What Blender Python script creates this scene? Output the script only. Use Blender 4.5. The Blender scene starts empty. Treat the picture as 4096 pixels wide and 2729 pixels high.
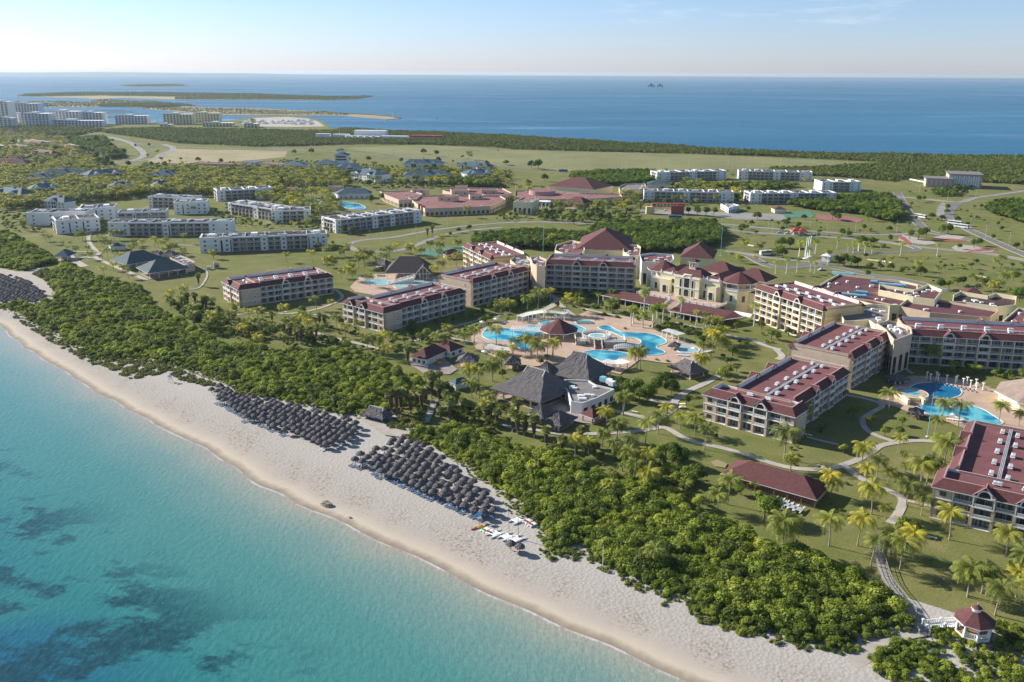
import bpy, math, random
import numpy as np
from mathutils import Matrix, Vector
random.seed(7); rng = np.random.default_rng(7)
R = math.radians; PI = math.pi
S = bpy.context.scene
C = S.collection

# ------------------------------------------------------------------ camera, sky, sun, exposure
F, CX, CY, H = 3600.0, 2048.0, 1364.5, 120.0
PITCH = math.atan(1074.5 / 3600); ROLL = R(.315)
cd = bpy.data.cameras.new('camera'); cam = bpy.data.objects.new('camera', cd); C.objects.link(cam)
cd.sensor_width = 36; cd.lens = 36 * F / 4096; cd.clip_start = 1; cd.clip_end = 90000
cam.matrix_world = Matrix.Translation((0, 0, H)) @ Matrix.Rotation(PI / 2 - PITCH, 4, 'X') @ Matrix.Rotation(ROLL, 4, 'Z')
S.camera = cam
SUN_EL = R(27); SUN_AZ = math.atan2(-14.2, 7.4)       # clockwise from +Y
w = bpy.data.worlds.new('World'); S.world = w; w.use_nodes = True
nt = w.node_tree; bg = nt.nodes['Background']
sky = nt.nodes.new('ShaderNodeTexSky'); sky.sky_type = 'NISHITA'; sky.sun_disc = False
sky.sun_elevation = SUN_EL; sky.sun_rotation = SUN_AZ; sky.air_density = 1.0; sky.dust_density = .25; sky.ozone_density = 2.0
# thin cirrus high in the sky
tc = nt.nodes.new('ShaderNodeTexCoord'); mp = nt.nodes.new('ShaderNodeMapping'); mp.inputs['Scale'].default_value = (5, 2, 38)
mp.inputs['Rotation'].default_value = (0, R(-3), 0)
nz = nt.nodes.new('ShaderNodeTexNoise'); nz.inputs['Scale'].default_value = 1.9; nz.inputs['Detail'].default_value = 8; nz.inputs['Roughness'].default_value = .62; nz.inputs['Distortion'].default_value = .5
rp = nt.nodes.new('ShaderNodeValToRGB'); rp.color_ramp.elements[0].position = .53; rp.color_ramp.elements[1].position = .8
rp.color_ramp.elements[1].color = (.55, .55, .55, 1)
sx = nt.nodes.new('ShaderNodeSeparateXYZ')
def mr(nt, a, b, c, d, src):
    n = nt.nodes.new('ShaderNodeMapRange'); n.inputs[1].default_value = a; n.inputs[2].default_value = b; n.inputs[3].default_value = c; n.inputs[4].default_value = d
    n.interpolation_type = 'SMOOTHSTEP'; nt.links.new(src, n.inputs[0]); return n.outputs[0]
def mul(nt, a, b):
    n = nt.nodes.new('ShaderNodeMath'); n.operation = 'MULTIPLY'; nt.links.new(a, n.inputs[0])
    if isinstance(b, (int, float)): n.inputs[1].default_value = b
    else: nt.links.new(b, n.inputs[1])
    return n.outputs[0]
L = nt.links.new
L(tc.outputs['Generated'], mp.inputs[0]); L(mp.outputs[0], nz.inputs[0]); L(nz.outputs[0], rp.inputs[0]); L(tc.outputs['Generated'], sx.inputs[0])
m1 = mul(nt, mr(nt, .022, .04, 0, 1, sx.outputs[2]), mr(nt, .2, .07, 0, 1, sx.outputs[2]))
m2 = mul(nt, mr(nt, .02, .14, 0, 1, sx.outputs[0]), m1)
m3 = mul(nt, m2, rp.outputs[0])
mx = nt.nodes.new('ShaderNodeMix'); mx.data_type = 'RGBA'; L(m3, mx.inputs[0]); L(sky.outputs[0], mx.inputs[6]); mx.inputs[7].default_value = (7.5, 8.3, 9.2, 1)
tint = nt.nodes.new('ShaderNodeValToRGB'); tint.color_ramp.elements[0].color = (.88, 1.0, 1.62, 1); tint.color_ramp.elements[1].color = (.95, 1, 1.0, 1); tint.color_ramp.elements[1].position = .35
e_ = tint.color_ramp.elements.new(.12); e_.color = (.84, 1.0, 1.28, 1)
L(sx.outputs[2], tint.inputs[0]); tm_ = nt.nodes.new('ShaderNodeMix'); tm_.data_type = 'RGBA'; tm_.blend_type = 'MULTIPLY'; tm_.inputs[0].default_value = 1; L(sky.outputs[0], tm_.inputs[6]); L(tint.outputs[0], tm_.inputs[7]); L(tm_.outputs[2], mx.inputs[6])
L(mx.outputs[2], bg.inputs[0]); bg.inputs[1].default_value = .068
sd = bpy.data.lights.new('sun', 'SUN'); sd.energy = 5.0; sd.angle = R(.6); sd.color = (1, .93, .82)
sun = bpy.data.objects.new('sun', sd); C.objects.link(sun)
to_sun = Vector((math.sin(SUN_AZ) * math.cos(SUN_EL), math.cos(SUN_AZ) * math.cos(SUN_EL), math.sin(SUN_EL)))
sun.rotation_euler = to_sun.to_track_quat('Z', 'Y').to_euler(); sun.location = (0, 0, 300)
S.view_settings.view_transform = 'Standard'; S.view_settings.look = 'None'; S.view_settings.gamma = 1; S.view_settings.exposure = .75
S.cycles.max_bounces = 6; S.cycles.transparent_max_bounces = 12; S.cycles.volume_bounces = 0

# ------------------------------------------------------------------ helpers
def G(x, y, z=0.0):
    """where the sight line of photo pixel (x, y) of 4096 x 2729 meets the level z"""
    u = (x - CX) / F; v = (y - CY) / F; c, s = math.cos(ROLL), math.sin(ROLL)
    u, v = u * c + v * s, -u * s + v * c
    k = (H - z) / (math.sin(PITCH) + v * math.cos(PITCH))
    return Vector((u * k, (math.cos(PITCH) - v * math.sin(PITCH)) * k, z))
def P(X, Y, Z=0.0):
    dz = H - Z; f = Y * math.cos(PITCH) + dz * math.sin(PITCH); dn = -Y * math.sin(PITCH) + dz * math.cos(PITCH)
    if f < 1: return (-9999, -9999)
    u = X / f; v = dn / f; c, s = math.cos(ROLL), math.sin(ROLL)
    return (CX + (u * c - v * s) * F, CY + (u * s + v * c) * F)
K = .4356
def at(ox, oy, pts, z=0.0, k=K): return [G(ox + a * k, oy + b * k, z) for a, b in pts]
def spx(ox, oy, pts, k=K): return [(ox + a * k, oy + b * k) for a, b in pts]
def px(pts, z=0.0): return [G(a, b, z) for a, b in pts]

def tag(o, label=None, cat=None, group=None, kind=None):
    if label: o['label'] = label
    if cat: o['category'] = cat
    if group: o['group'] = group
    if kind: o['kind'] = kind
    return o
def empty(name, loc, rz=0.0, parent=None):
    o = bpy.data.objects.new(name, None); C.objects.link(o); o.location = loc; o.rotation_euler = (0, 0, rz); o.empty_display_size = .5
    if parent: o.parent = parent
    return o
class MB:
    def __init__(s): s.v = []; s.f = []; s.m = []; s.cur = 0
    def add(s, vs, fs, m=None):
        o = len(s.v); s.v += [tuple(q) for q in vs]; s.f += [tuple(i + o for i in q) for q in fs]; s.m += [s.cur if m is None else m] * len(fs); return s
    def box(s, x0, x1, y0, y1, z0, z1, m=None):
        return s.add([(x0, y0, z0), (x1, y0, z0), (x1, y1, z0), (x0, y1, z0), (x0, y0, z1), (x1, y0, z1), (x1, y1, z1), (x0, y1, z1)],
                     [(0, 3, 2, 1), (4, 5, 6, 7), (0, 1, 5, 4), (1, 2, 6, 5), (2, 3, 7, 6), (3, 0, 4, 7)], m)
    def prism(s, poly, z0, z1, m=None, mt=None):
        n = len(poly); a = sum(poly[i][0] * poly[(i + 1) % n][1] - poly[(i + 1) % n][0] * poly[i][1] for i in range(n))
        if a < 0: poly = poly[::-1]
        vs = [(p[0], p[1], z0) for p in poly] + [(p[0], p[1], z1) for p in poly]
        s.add(vs, [(i, (i + 1) % n, n + (i + 1) % n, n + i) for i in range(n)] + [tuple(range(n - 1, -1, -1))], m)
        return s.add([(p[0], p[1], z1) for p in poly], [tuple(range(n))], m if mt is None else mt)
    def sheet(s, poly, z, m=None):
        n = len(poly); a = sum(poly[i][0] * poly[(i + 1) % n][1] - poly[(i + 1) % n][0] * poly[i][1] for i in range(n))
        if a < 0: poly = poly[::-1]
        return s.add([(p[0], p[1], z) for p in poly], [tuple(range(n))], m)
    def cyl(s, a, b, r0, r1=None, n=8, cap=True, m=None):
        r1 = r0 if r1 is None else r1; a = Vector(a); b = Vector(b); d = (b - a)
        if d.length < 1e-6: return s
        d.normalize(); u = d.orthogonal().normalized(); v = d.cross(u)
        vs = []
        for q, r in ((a, r0), (b, r1)):
            for i in range(n):
                t = 2 * PI * i / n; vs.append(q + u * (r * math.cos(t)) + v * (r * math.sin(t)))
        fs = [(i, (i + 1) % n, n + (i + 1) % n, n + i) for i in range(n)]
        if cap: fs += [tuple(range(n - 1, -1, -1)), tuple(range(n, 2 * n))]
        return s.add(vs, fs, m)
    def hip(s, x0, x1, y0, y1, z0, z1, rid=None, t=.22, m=None, mt=None):
        """hip roof with a fascia: ridge along the longer side; rid = how far the ridge is set in at the ends"""
        L_, W_ = x1 - x0, y1 - y0
        if rid is None: rid = min(L_, W_) / 2
        if L_ >= W_: r = [(x0 + rid, (y0 + y1) / 2, z1), (x1 - rid, (y0 + y1) / 2, z1)]
        else: r = [((x0 + x1) / 2, y0 + rid, z1), ((x0 + x1) / 2, y1 - rid, z1)]
        s.box(x0, x1, y0, y1, z0 - t, z0, mt)
        e = .002
        b = [(x0, y0, z0 + e), (x1, y0, z0 + e), (x1, y1, z0 + e), (x0, y1, z0 + e)]
        if L_ >= W_: fs = [(0, 1, 5, 4), (1, 2, 5), (2, 3, 4, 5), (3, 0, 4)]
        else: fs = [(0, 1, 4), (1, 2, 5, 4), (2, 3, 5), (3, 0, 4, 5)]
        return s.add(b + r, fs, m)
    def mesh(s, name, mats, smooth=False):
        me = bpy.data.meshes.new(name); me.from_pydata(s.v, [], s.f)
        for q in (mats if isinstance(mats, (list, tuple)) else [mats]): me.materials.append(q)
        if any(s.m): me.polygons.foreach_set('material_index', s.m)
        if smooth: me.polygons.foreach_set('use_smooth', [True] * len(s.f))
        me.update(); return me
    def build(s, name, mats, parent=None, loc=(0, 0, 0), rz=0.0, smooth=False, T=None):
        return place(s.mesh(name, mats, smooth), name, parent, loc, rz, T)
def place(me, name, parent=None, loc=(0, 0, 0), rz=0.0, T=None):
    o = bpy.data.objects.new(name, me); C.objects.link(o)
    if parent: o.parent = parent
    if T is not None: o.matrix_basis = T @ Matrix.Translation(loc) @ Matrix.Rotation(rz, 4, 'Z')
    else: o.location = loc; o.rotation_euler = (0, 0, rz)
    return o
def copy_tree(o, parent=None):
    c = o.copy(); C.objects.link(c)
    if parent: c.parent = parent
    for ch in o.children: copy_tree(ch, c)
    return c
def ordn(i): return {1: 'first', 2: 'second', 3: 'third', 4: 'fourth', 5: 'fifth', 6: 'sixth', 7: 'seventh', 8: 'eighth', 9: 'ninth', 10: 'tenth'}.get(i) or ('%d%s' % (i, 'th' if 10 < i % 100 < 14 else {1: 'st', 2: 'nd', 3: 'rd'}.get(i % 10, 'th')))

# ------------------------------------------------------------------ materials
def newmat(name):
    m = bpy.data.materials.new(name); m.use_nodes = True; return m, m.node_tree, m.node_tree.nodes['Principled BSDF']
def noise(nt, scale, detail=3, rough=.55, coord='Object', vec=None, scl=None):
    n = nt.nodes.new('ShaderNodeTexNoise'); n.inputs['Scale'].default_value = scale; n.inputs['Detail'].default_value = detail; n.inputs['Roughness'].default_value = rough
    if vec is None:
        t = nt.nodes.new('ShaderNodeTexCoord') if coord != 'Pos' else nt.nodes.new('ShaderNodeNewGeometry')
        vec = t.outputs['Object' if coord == 'Object' else 'Position']
    if scl:
        q = nt.nodes.new('ShaderNodeMapping'); q.inputs['Scale'].default_value = scl; q.inputs['Rotation'].default_value = (0, 0, R(40)); nt.links.new(vec, q.inputs[0]); vec = q.outputs[0]
    nt.links.new(vec, n.inputs[0]); return n.outputs[0]
def ramp(nt, src, stops):
    r = nt.nodes.new('ShaderNodeValToRGB'); e = r.color_ramp.elements
    while len(e) < len(stops): e.new(.5)
    for q, (p, c) in zip(e, stops): q.position = p; q.color = (*c, 1) if len(c) == 3 else c
    nt.links.new(src, r.inputs[0]); return r.outputs[0]
def mixc(nt, fac, a, b, mode='MIX'):
    n = nt.nodes.new('ShaderNodeMix'); n.data_type = 'RGBA'; n.blend_type = mode
    for s_, i in ((fac, 0), (a, 6), (b, 7)):
        if isinstance(s_, (int, float)): n.inputs[i].default_value = s_
        elif isinstance(s_, tuple): n.inputs[i].default_value = (*s_, 1)
        else: nt.links.new(s_, n.inputs[i])
    return n.outputs[2]
def bump(nt, b, h, strength=.3, dist=.1):
    n = nt.nodes.new('ShaderNodeBump'); n.inputs['Strength'].default_value = strength; n.inputs['Distance'].default_value = dist
    nt.links.new(h, n.inputs['Height']); nt.links.new(n.outputs[0], b.inputs['Normal'])
def plain(name, col, rough=.8, var=.18, scale=.35, metal=0.0, spec=.3, fine=0.0):
    m, nt, b = newmat(name)
    lo = tuple(c * (1 - var) for c in col); hi = tuple(min(1, c * (1 + var * .7)) for c in col)
    c = ramp(nt, noise(nt, scale, 6, .65, 'Pos'), [(.32, lo), (.68, hi)])
    if fine: c = mixc(nt, 1.0, c, ramp(nt, noise(nt, 4, 3, .7, 'Pos'), [(.3, (1 - fine,) * 3), (.7, (1, 1, 1))]), 'MULTIPLY')
    nt.links.new(c, b.inputs['Base Color']); b.inputs['Roughness'].default_value = rough; b.inputs['Metallic'].default_value = metal
    b.inputs['Specular IOR Level'].default_value = spec
    return m
M = {}
M['peach'] = plain('peach_render', (.62, .49, .38), var=.1, fine=.1)
M['peachlit'] = plain('sunlit_peach_render', (.72, .55, .30), var=.08, fine=.08)  # yellower copy of the peach render, warm sunlight painted into its colour
M['cream'] = plain('cream_render', (.80, .73, .50), var=.07, fine=.06)
M['white'] = plain('white_paint', (.76, .77, .78), var=.08, fine=.08)
M['trim'] = plain('white_trim', (.80, .80, .79), var=.05)
M['beige'] = plain('beige_render', (.47, .40, .37), var=.08)
M['roofflat'] = plain('red_roof_felt', (.20, .082, .088), var=.22, scale=.12, fine=.15, rough=.95)
M['tile'] = plain('red_roof_tile', (.15, .058, .060), var=.2, scale=.9, fine=.35, rough=.85)
M['tiledark'] = plain('slate_roof_tile', (.085, .068, .072), var=.25, scale=.8, fine=.3)
M['tileblue'] = plain('blue_roof_tile', (.075, .14, .19), var=.2, scale=.5, fine=.25)
M['tilegreen'] = plain('teal_roof_tile', (.05, .10, .125), var=.2, scale=.5, fine=.25)
M['parapet'] = plain('pink_coping', (.50, .30, .30), var=.12)
M['roofdark'] = plain('dark_roof_felt', (.10, .060, .060), var=.5, scale=.25, fine=.3)
M['roofpurple'] = plain('purple_roof_felt', (.145, .060, .068), var=.25, scale=.15, fine=.2)
M['roofpink'] = plain('pink_roof_felt', (.30, .14, .135), var=.25, scale=.12, fine=.2)
M['roofgrey'] = plain('grey_roof_felt', (.24, .22, .215), var=.25, scale=.3, fine=.2)
M['dark'] = plain('dark_opening', (.028, .026, .03), rough=.5)
M['darkwood'] = plain('dark_wood', (.07, .04, .035), rough=.8)
M['brownwood'] = plain('brown_wood', (.26, .14, .10), rough=.85, var=.25, scale=2)
M['greywood'] = plain('weathered_boards', (.42, .40, .38), var=.2, scale=1.2, fine=.25)
M['metal'] = plain('galvanised_metal', (.62, .65, .68), rough=.4, metal=.4)
M['aircon'] = plain('aircon_housing', (.78, .79, .80), var=.1)
M['bluepaint'] = plain('blue_paint', (.02, .13, .36))
M['ductblue'] = plain('blue_duct', (.22, .52, .68), var=.15)
M['red'] = plain('red_paint', (.42, .05, .04))
M['brick'] = plain('brick_red_render', (.36, .10, .085), var=.2)
M['stone'] = plain('stone_cladding', (.50, .46, .40), var=.3, scale=1.2, fine=.3)
M['road'] = plain('road_concrete', (.30, .285, .275), var=.18, scale=.06, fine=.12, rough=.95)
M['asph'] = plain('road_asphalt', (.185, .18, .18), var=.2, scale=.05, fine=.12, rough=.95)
M['path'] = plain('path_concrete', (.47, .43, .39), var=.18, scale=.2, fine=.15, rough=.95)
M['pave'] = plain('peach_paving', (.52, .38, .29), var=.15, scale=.15, fine=.15, rough=.9)
M['paveg'] = plain('grey_paving', (.36, .31, .29), var=.2, scale=.2, fine=.2, rough=.9)
M['trunkg'] = plain('palm_trunk_grey', (.36, .32, .27), var=.3, scale=3)
M['trunkd'] = plain('palm_skirt_brown', (.12, .085, .06), var=.4, scale=3)
M['bark'] = plain('tree_bark', (.20, .16, .12), var=.3, scale=2)
M['rock'] = plain('limestone_rock', (.36, .31, .25), var=.35, scale=1.5, fine=.4)
M['loungerblue'] = plain('blue_sling', (.015, .10, .24))
M['loungerwhite'] = plain('white_sling', (.70, .70, .70))
M['yellow'] = plain('yellow_plastic', (.7, .35, .02)); M['green'] = plain('green_plastic', (.1, .45, .03))
M['skin'] = plain('skin', (.35, .2, .13)); M['cloth'] = plain('cloth_red', (.35, .06, .06)); M['court'] = plain('court_green', (.09, .22, .15)); M['courtr'] = plain('court_red', (.32, .13, .13))
M['poolwall'] = plain('pool_coping', (.72, .70, .66))
M['busw'] = plain('bus_white', (.75, .77, .78), rough=.3); M['busb'] = plain('bus_blue', (.10, .30, .42), rough=.3); M['tyre'] = plain('tyre_rubber', (.02, .02, .02))
M['carb'] = plain('car_blue', (.12, .42, .62), rough=.25); M['carg'] = plain('car_green', (.10, .36, .27), rough=.25); M['cars'] = plain('car_silver', (.5, .5, .52), rough=.25)
# glass of the hotel doors: dark with pale curtains seen in it
def glassmat():
    m, nt, b = newmat('window_glass')
    o = nt.nodes.new('ShaderNodeObjectInfo')
    n = noise(nt, .9, 1, .5, 'Pos', scl=(1, 1, .05))
    c = ramp(nt, n, [(.42, (.03, .04, .05)), (.5, (.10, .13, .15)), (.6, (.30, .33, .34)), (.66, (.05, .06, .07))])
    nt.links.new(c, b.inputs['Base Color']); b.inputs['Roughness'].default_value = .12; b.inputs['Specular IOR Level'].default_value = .6
    return m
M['glass'] = glassmat()
M['glassdark'] = plain('dark_glass', (.035, .04, .045), rough=.12, spec=.6)
def thatchmat():
    m, nt, b = newmat('thatch')
    n = noise(nt, .5, 5, .7, 'Object'); n2 = noise(nt, 2.6, 6, .85, 'Object')
    c = mixc(nt, .65, ramp(nt, n, [(.3, (.11, .10, .11)), (.7, (.21, .195, .20))]), ramp(nt, n2, [(.38, (.045, .04, .045)), (.62, (.33, .31, .31))]))
    nt.links.new(c, b.inputs['Base Color']); b.inputs['Roughness'].default_value = 1; b.inputs['Specular IOR Level'].default_value = .05
    bump(nt, b, n2, 1.0, .5); return m
M['thatch'] = thatchmat()
def leafmat(name, c1, c2, c3, trans=.3, big=.08, fine=2.5):
    m, nt, b = newmat(name)
    o = nt.nodes.new('ShaderNodeObjectInfo')
    cr = ramp(nt, o.outputs['Random'], [(0, c1), (.55, c2), (1, c3)])
    n = noise(nt, big, 3, .5, 'Pos'); c = mixc(nt, 1.0, cr, ramp(nt, n, [(.35, (.72, .78, .8)), (.65, (1.2, 1.15, 1.0))]), 'MULTIPLY')
    c = mixc(nt, 1.0, c, ramp(nt, noise(nt, fine, 2, .6, 'Pos'), [(.3, (.6, .66, .6)), (.7, (1.3, 1.25, 1.1))]), 'MULTIPLY')
    nt.links.new(c, b.inputs['Base Color']); b.inputs['Roughness'].default_value = .65; b.inputs['Specular IOR Level'].default_value = .25
    t = nt.nodes.new('ShaderNodeBsdfTranslucent'); nt.links.new(mixc(nt, 1.0, c, (1.3, 1.35, .6), 'MULTIPLY'), t.inputs[0])
    mixn = nt.nodes.new('ShaderNodeMixShader'); mixn.inputs[0].default_value = trans
    out = nt.nodes['Material Output']; nt.links.new(b.outputs[0], mixn.inputs[1]); nt.links.new(t.outputs[0], mixn.inputs[2]); nt.links.new(mixn.outputs[0], out.inputs[0])
    return m
M['bush'] = leafmat('coastal_leaves', (.09, .125, .025), (.22, .28, .04), (.38, .42, .08), .32, .05, 1.2)
M['forest'] = leafmat('mangrove_leaves', (.09, .12, .03), (.15, .19, .04), (.23, .25, .065))
M['tree'] = leafmat('tree_leaves', (.06, .11, .02), (.13, .20, .028), (.25, .31, .045))
M['palm'] = leafmat('palm_leaves', (.17, .20, .05), (.30, .32, .07), (.52, .46, .06), .3)
M['royal'] = leafmat('royal_palm_leaves', (.22, .30, .05), (.32, .40, .06), (.42, .46, .08), .3)
M['fan'] = leafmat('fan_palm_leaves', (.20, .22, .09), (.28, .30, .13), (.36, .38, .18), .2)
M['grasscover'] = leafmat('beach_creeper', (.14, .17, .04), (.18, .20, .05), (.22, .23, .07), .15)
def grassmat():
    m, nt, b = newmat('lawn')
    n = noise(nt, .012, 5, .6, 'Pos'); n2 = noise(nt, .09, 5, .65, 'Pos'); n3 = noise(nt, 1.6, 4, .7, 'Pos')
    c = ramp(nt, n, [(.35, (.125, .155, .042)), (.52, (.18, .185, .065)), (.68, (.25, .215, .11))])
    c = mixc(nt, .55, c, ramp(nt, n2, [(.32, (.10, .14, .035)), (.55, (.19, .19, .065)), (.75, (.30, .25, .14))]))
    c = mixc(nt, 1.0, c, ramp(nt, n3, [(.3, (.7, .72, .7)), (.7, (1.2, 1.2, 1.2))]), 'MULTIPLY')
    nt.links.new(c, b.inputs['Base Color']); b.inputs['Roughness'].default_value = 1; b.inputs['Specular IOR Level'].default_value = .1
    bump(nt, b, n3, .5, .25); return m
M['lawn'] = grassmat()
def drymat():
    m, nt, b = newmat('dry_field')
    n = noise(nt, .02, 5, .6, 'Pos'); c = ramp(nt, n, [(.3, (.22, .20, .09)), (.6, (.33, .27, .15))])
    nt.links.new(c, b.inputs['Base Color']); b.inputs['Roughness'].default_value = 1; return m
M['dry'] = drymat()
M['meadow'] = plain('meadow_grass', (.21, .215, .085), var=.22, scale=.012, fine=.15, rough=1)
def sandmat():
    m, nt, b = newmat('beach_sand')
    a = nt.nodes.new('ShaderNodeAttribute'); a.attribute_name = 'shore'; sh = a.outputs['Fac']
    n = noise(nt, .25, 5, .6, 'Pos'); n2 = noise(nt, 1.3, 5, .75, 'Pos')
    add = nt.nodes.new('ShaderNodeMath'); add.operation = 'MULTIPLY_ADD'; nt.links.new(n, add.inputs[0]); add.inputs[1].default_value = 3.0; nt.links.new(sh, add.inputs[2])
    base = ramp(nt, mul(nt, add.outputs[0], 1 / 60.), [(.02, (.23, .19, .155)), (.045, (.33, .28, .22)), (.075, (.52, .45, .37)), (.13, (.44, .39, .34)), (.2, (.40, .37, .34)), (.5, (.43, .405, .38))])
    # band of dried seaweed thrown up above the wet sand
    k1 = mr(nt, 6, 11, 0, 1, add.outputs[0]); k2 = mr(nt, 26, 15, 0, 1, add.outputs[0])
    deb = mul(nt, mul(nt, k1, k2), ramp(nt, n2, [(.5, (0, 0, 0)), (.62, (1, 1, 1))]))
    deb = mul(nt, deb, ramp(nt, noise(nt, .1, 4, .6, 'Pos', scl=(1, .25, 1)), [(.42, (.15,) * 3), (.6, (.95,) * 3)]))
    c = mixc(nt, deb, base, (.20, .14, .09))
    v = nt.nodes.new('ShaderNodeTexVoronoi'); v.inputs['Scale'].default_value = 1.1
    g = nt.nodes.new('ShaderNodeNewGeometry'); nt.links.new(g.outputs['Position'], v.inputs['Vector'])
    nt.links.new(c, b.inputs['Base Color']); b.inputs['Roughness'].default_value = .95; b.inputs['Specular IOR Level'].default_value = .15
    hgt = mul(nt, v.outputs['Distance'], mr(nt, 8, 14, 0.1, 1, add.outputs[0]))
    bump(nt, b, hgt, .45, .2); return m
M['sand'] = sandmat()
M['sandp'] = plain('dune_sand', (.45, .41, .375), var=.12, scale=.3, fine=.2, rough=1)
def ripple(nt, scale, scl=None, detail=4):
    return noise(nt, scale, detail, .6, 'Pos', scl=scl)
def shallowmat():
    m, nt, b = newmat('shallow_sea')
    a = nt.nodes.new('ShaderNodeAttribute'); a.attribute_name = 'shore'; sh = a.outputs['Fac']
    wob = noise(nt, .035, 4, .6, 'Pos')
    add = nt.nodes.new('ShaderNodeMath'); add.operation = 'MULTIPLY_ADD'; nt.links.new(wob, add.inputs[0]); add.inputs[1].default_value = 8.0; nt.links.new(sh, add.inputs[2])
    s_ = mul(nt, add.outputs[0], 1 / 160.)
    c = ramp(nt, s_, [(.018, (.36, .32, .27)), (.05, (.27, .31, .27)), (.10, (.16, .27, .25)), (.2, (.075, .23, .225)), (.42, (.032, .19, .195)), (.8, (.015, .13, .17))])
    # darker, deeper band far from shore and beds of seagrass
    x = nt.nodes.new('ShaderNodeNewGeometry')
    big = noise(nt, .016, 3, .5, 'Pos', scl=(1, 2.0, 1)); deep = mul(nt, mr(nt, .38, .56, 0, 1, big), mr(nt, 55, 95, 0, 1, sh))
    c = mixc(nt, deep, c, (.012, .10, .20))
    gr = noise(nt, .042, 9, .68, 'Pos', scl=(.8, 1.35, 1)); fac = mul(nt, ramp(nt, gr, [(.495, (0, 0, 0)), (.55, (1, 1, 1))]), mr(nt, 34, 62, 0, 1, sh))
    fac = mul(nt, fac, ramp(nt, noise(nt, .4, 5, .7, 'Pos'), [(.3, (.45,) * 3), (.55, (.95,) * 3)]))
    c = mixc(nt, fac, c, (.012, .055, .075))
    # caustic mottling
    c = mixc(nt, 1.0, c, ramp(nt, noise(nt, .9, 5, .75, 'Pos'), [(.3, (.84, .88, .88)), (.7, (1.16, 1.12, 1.1))]), 'MULTIPLY')
    # foam along the edge
    fo = mul(nt, mr(nt, 1.1, .2, 0, 1, sh), ramp(nt, noise(nt, .12, 4, .6, 'Pos'), [(.42, (0, 0, 0)), (.6, (.55,) * 3)]))
    c = mixc(nt, fo, c, (.7, .7, .7))
    nt.links.new(c, b.inputs['Base Color']); b.inputs['Roughness'].default_value = .12; b.inputs['IOR'].default_value = 1.33
    bump(nt, b, ripple(nt, .8, (1, .5, 1), 6), .6, .35); return m
M['shallow'] = shallowmat()
def baymat():
    m, nt, b = newmat('bay_water')
    n = noise(nt, .0012, 5, .6, 'Pos', scl=(.35, 1, 1)); n2 = noise(nt, .004, 6, .65, 'Pos', scl=(.25, 1, 1))
    c = ramp(nt, n, [(.35, (.018, .12, .235)), (.65, (.045, .18, .31))])
    nt.links.new(c, b.inputs['Base Color'])
    nt.links.new(ramp(nt, n2, [(.42, (.75,) * 3), (.56, (.5,) * 3), (.66, (.22,) * 3)]), b.inputs['Roughness'])
    b.inputs['IOR'].default_value = 1.33; b.inputs['Specular IOR Level'].default_value = .4
    bump(nt, b, ripple(nt, .35, None, 3), 1.0, .5); return m
M['bay'] = baymat()
def poolmat():
    m, nt, b = newmat('pool_water')
    n = noise(nt, .12, 2, .4, 'Pos')
    c = ramp(nt, n, [(.40, (.012, .20, .36)), (.47, (.03, .33, .47)), (.56, (.14, .50, .58))])
    c = mixc(nt, 1.0, c, ramp(nt, noise(nt, 1.5, 3, .7, 'Pos'), [(.3, (.85,) * 3), (.7, (1.15,) * 3)]), 'MULTIPLY')
    nt.links.new(c, b.inputs['Base Color']); b.inputs['Roughness'].default_value = .08; b.inputs['IOR'].default_value = 1.33
    bump(nt, b, noise(nt, 2.0, 3, .6, 'Pos'), .15, .1); return m
M['pool'] = poolmat()
M['poolpale'] = plain('wading_pool_water', (.30, .50, .50), rough=.1, var=.1)
M['pooldeep'] = plain('deep_pool_water', (.01, .17, .34), rough=.1, var=.2)
M['hill'] = plain('far_hills', (.07, .09, .06), var=.2, scale=.001)

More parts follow.
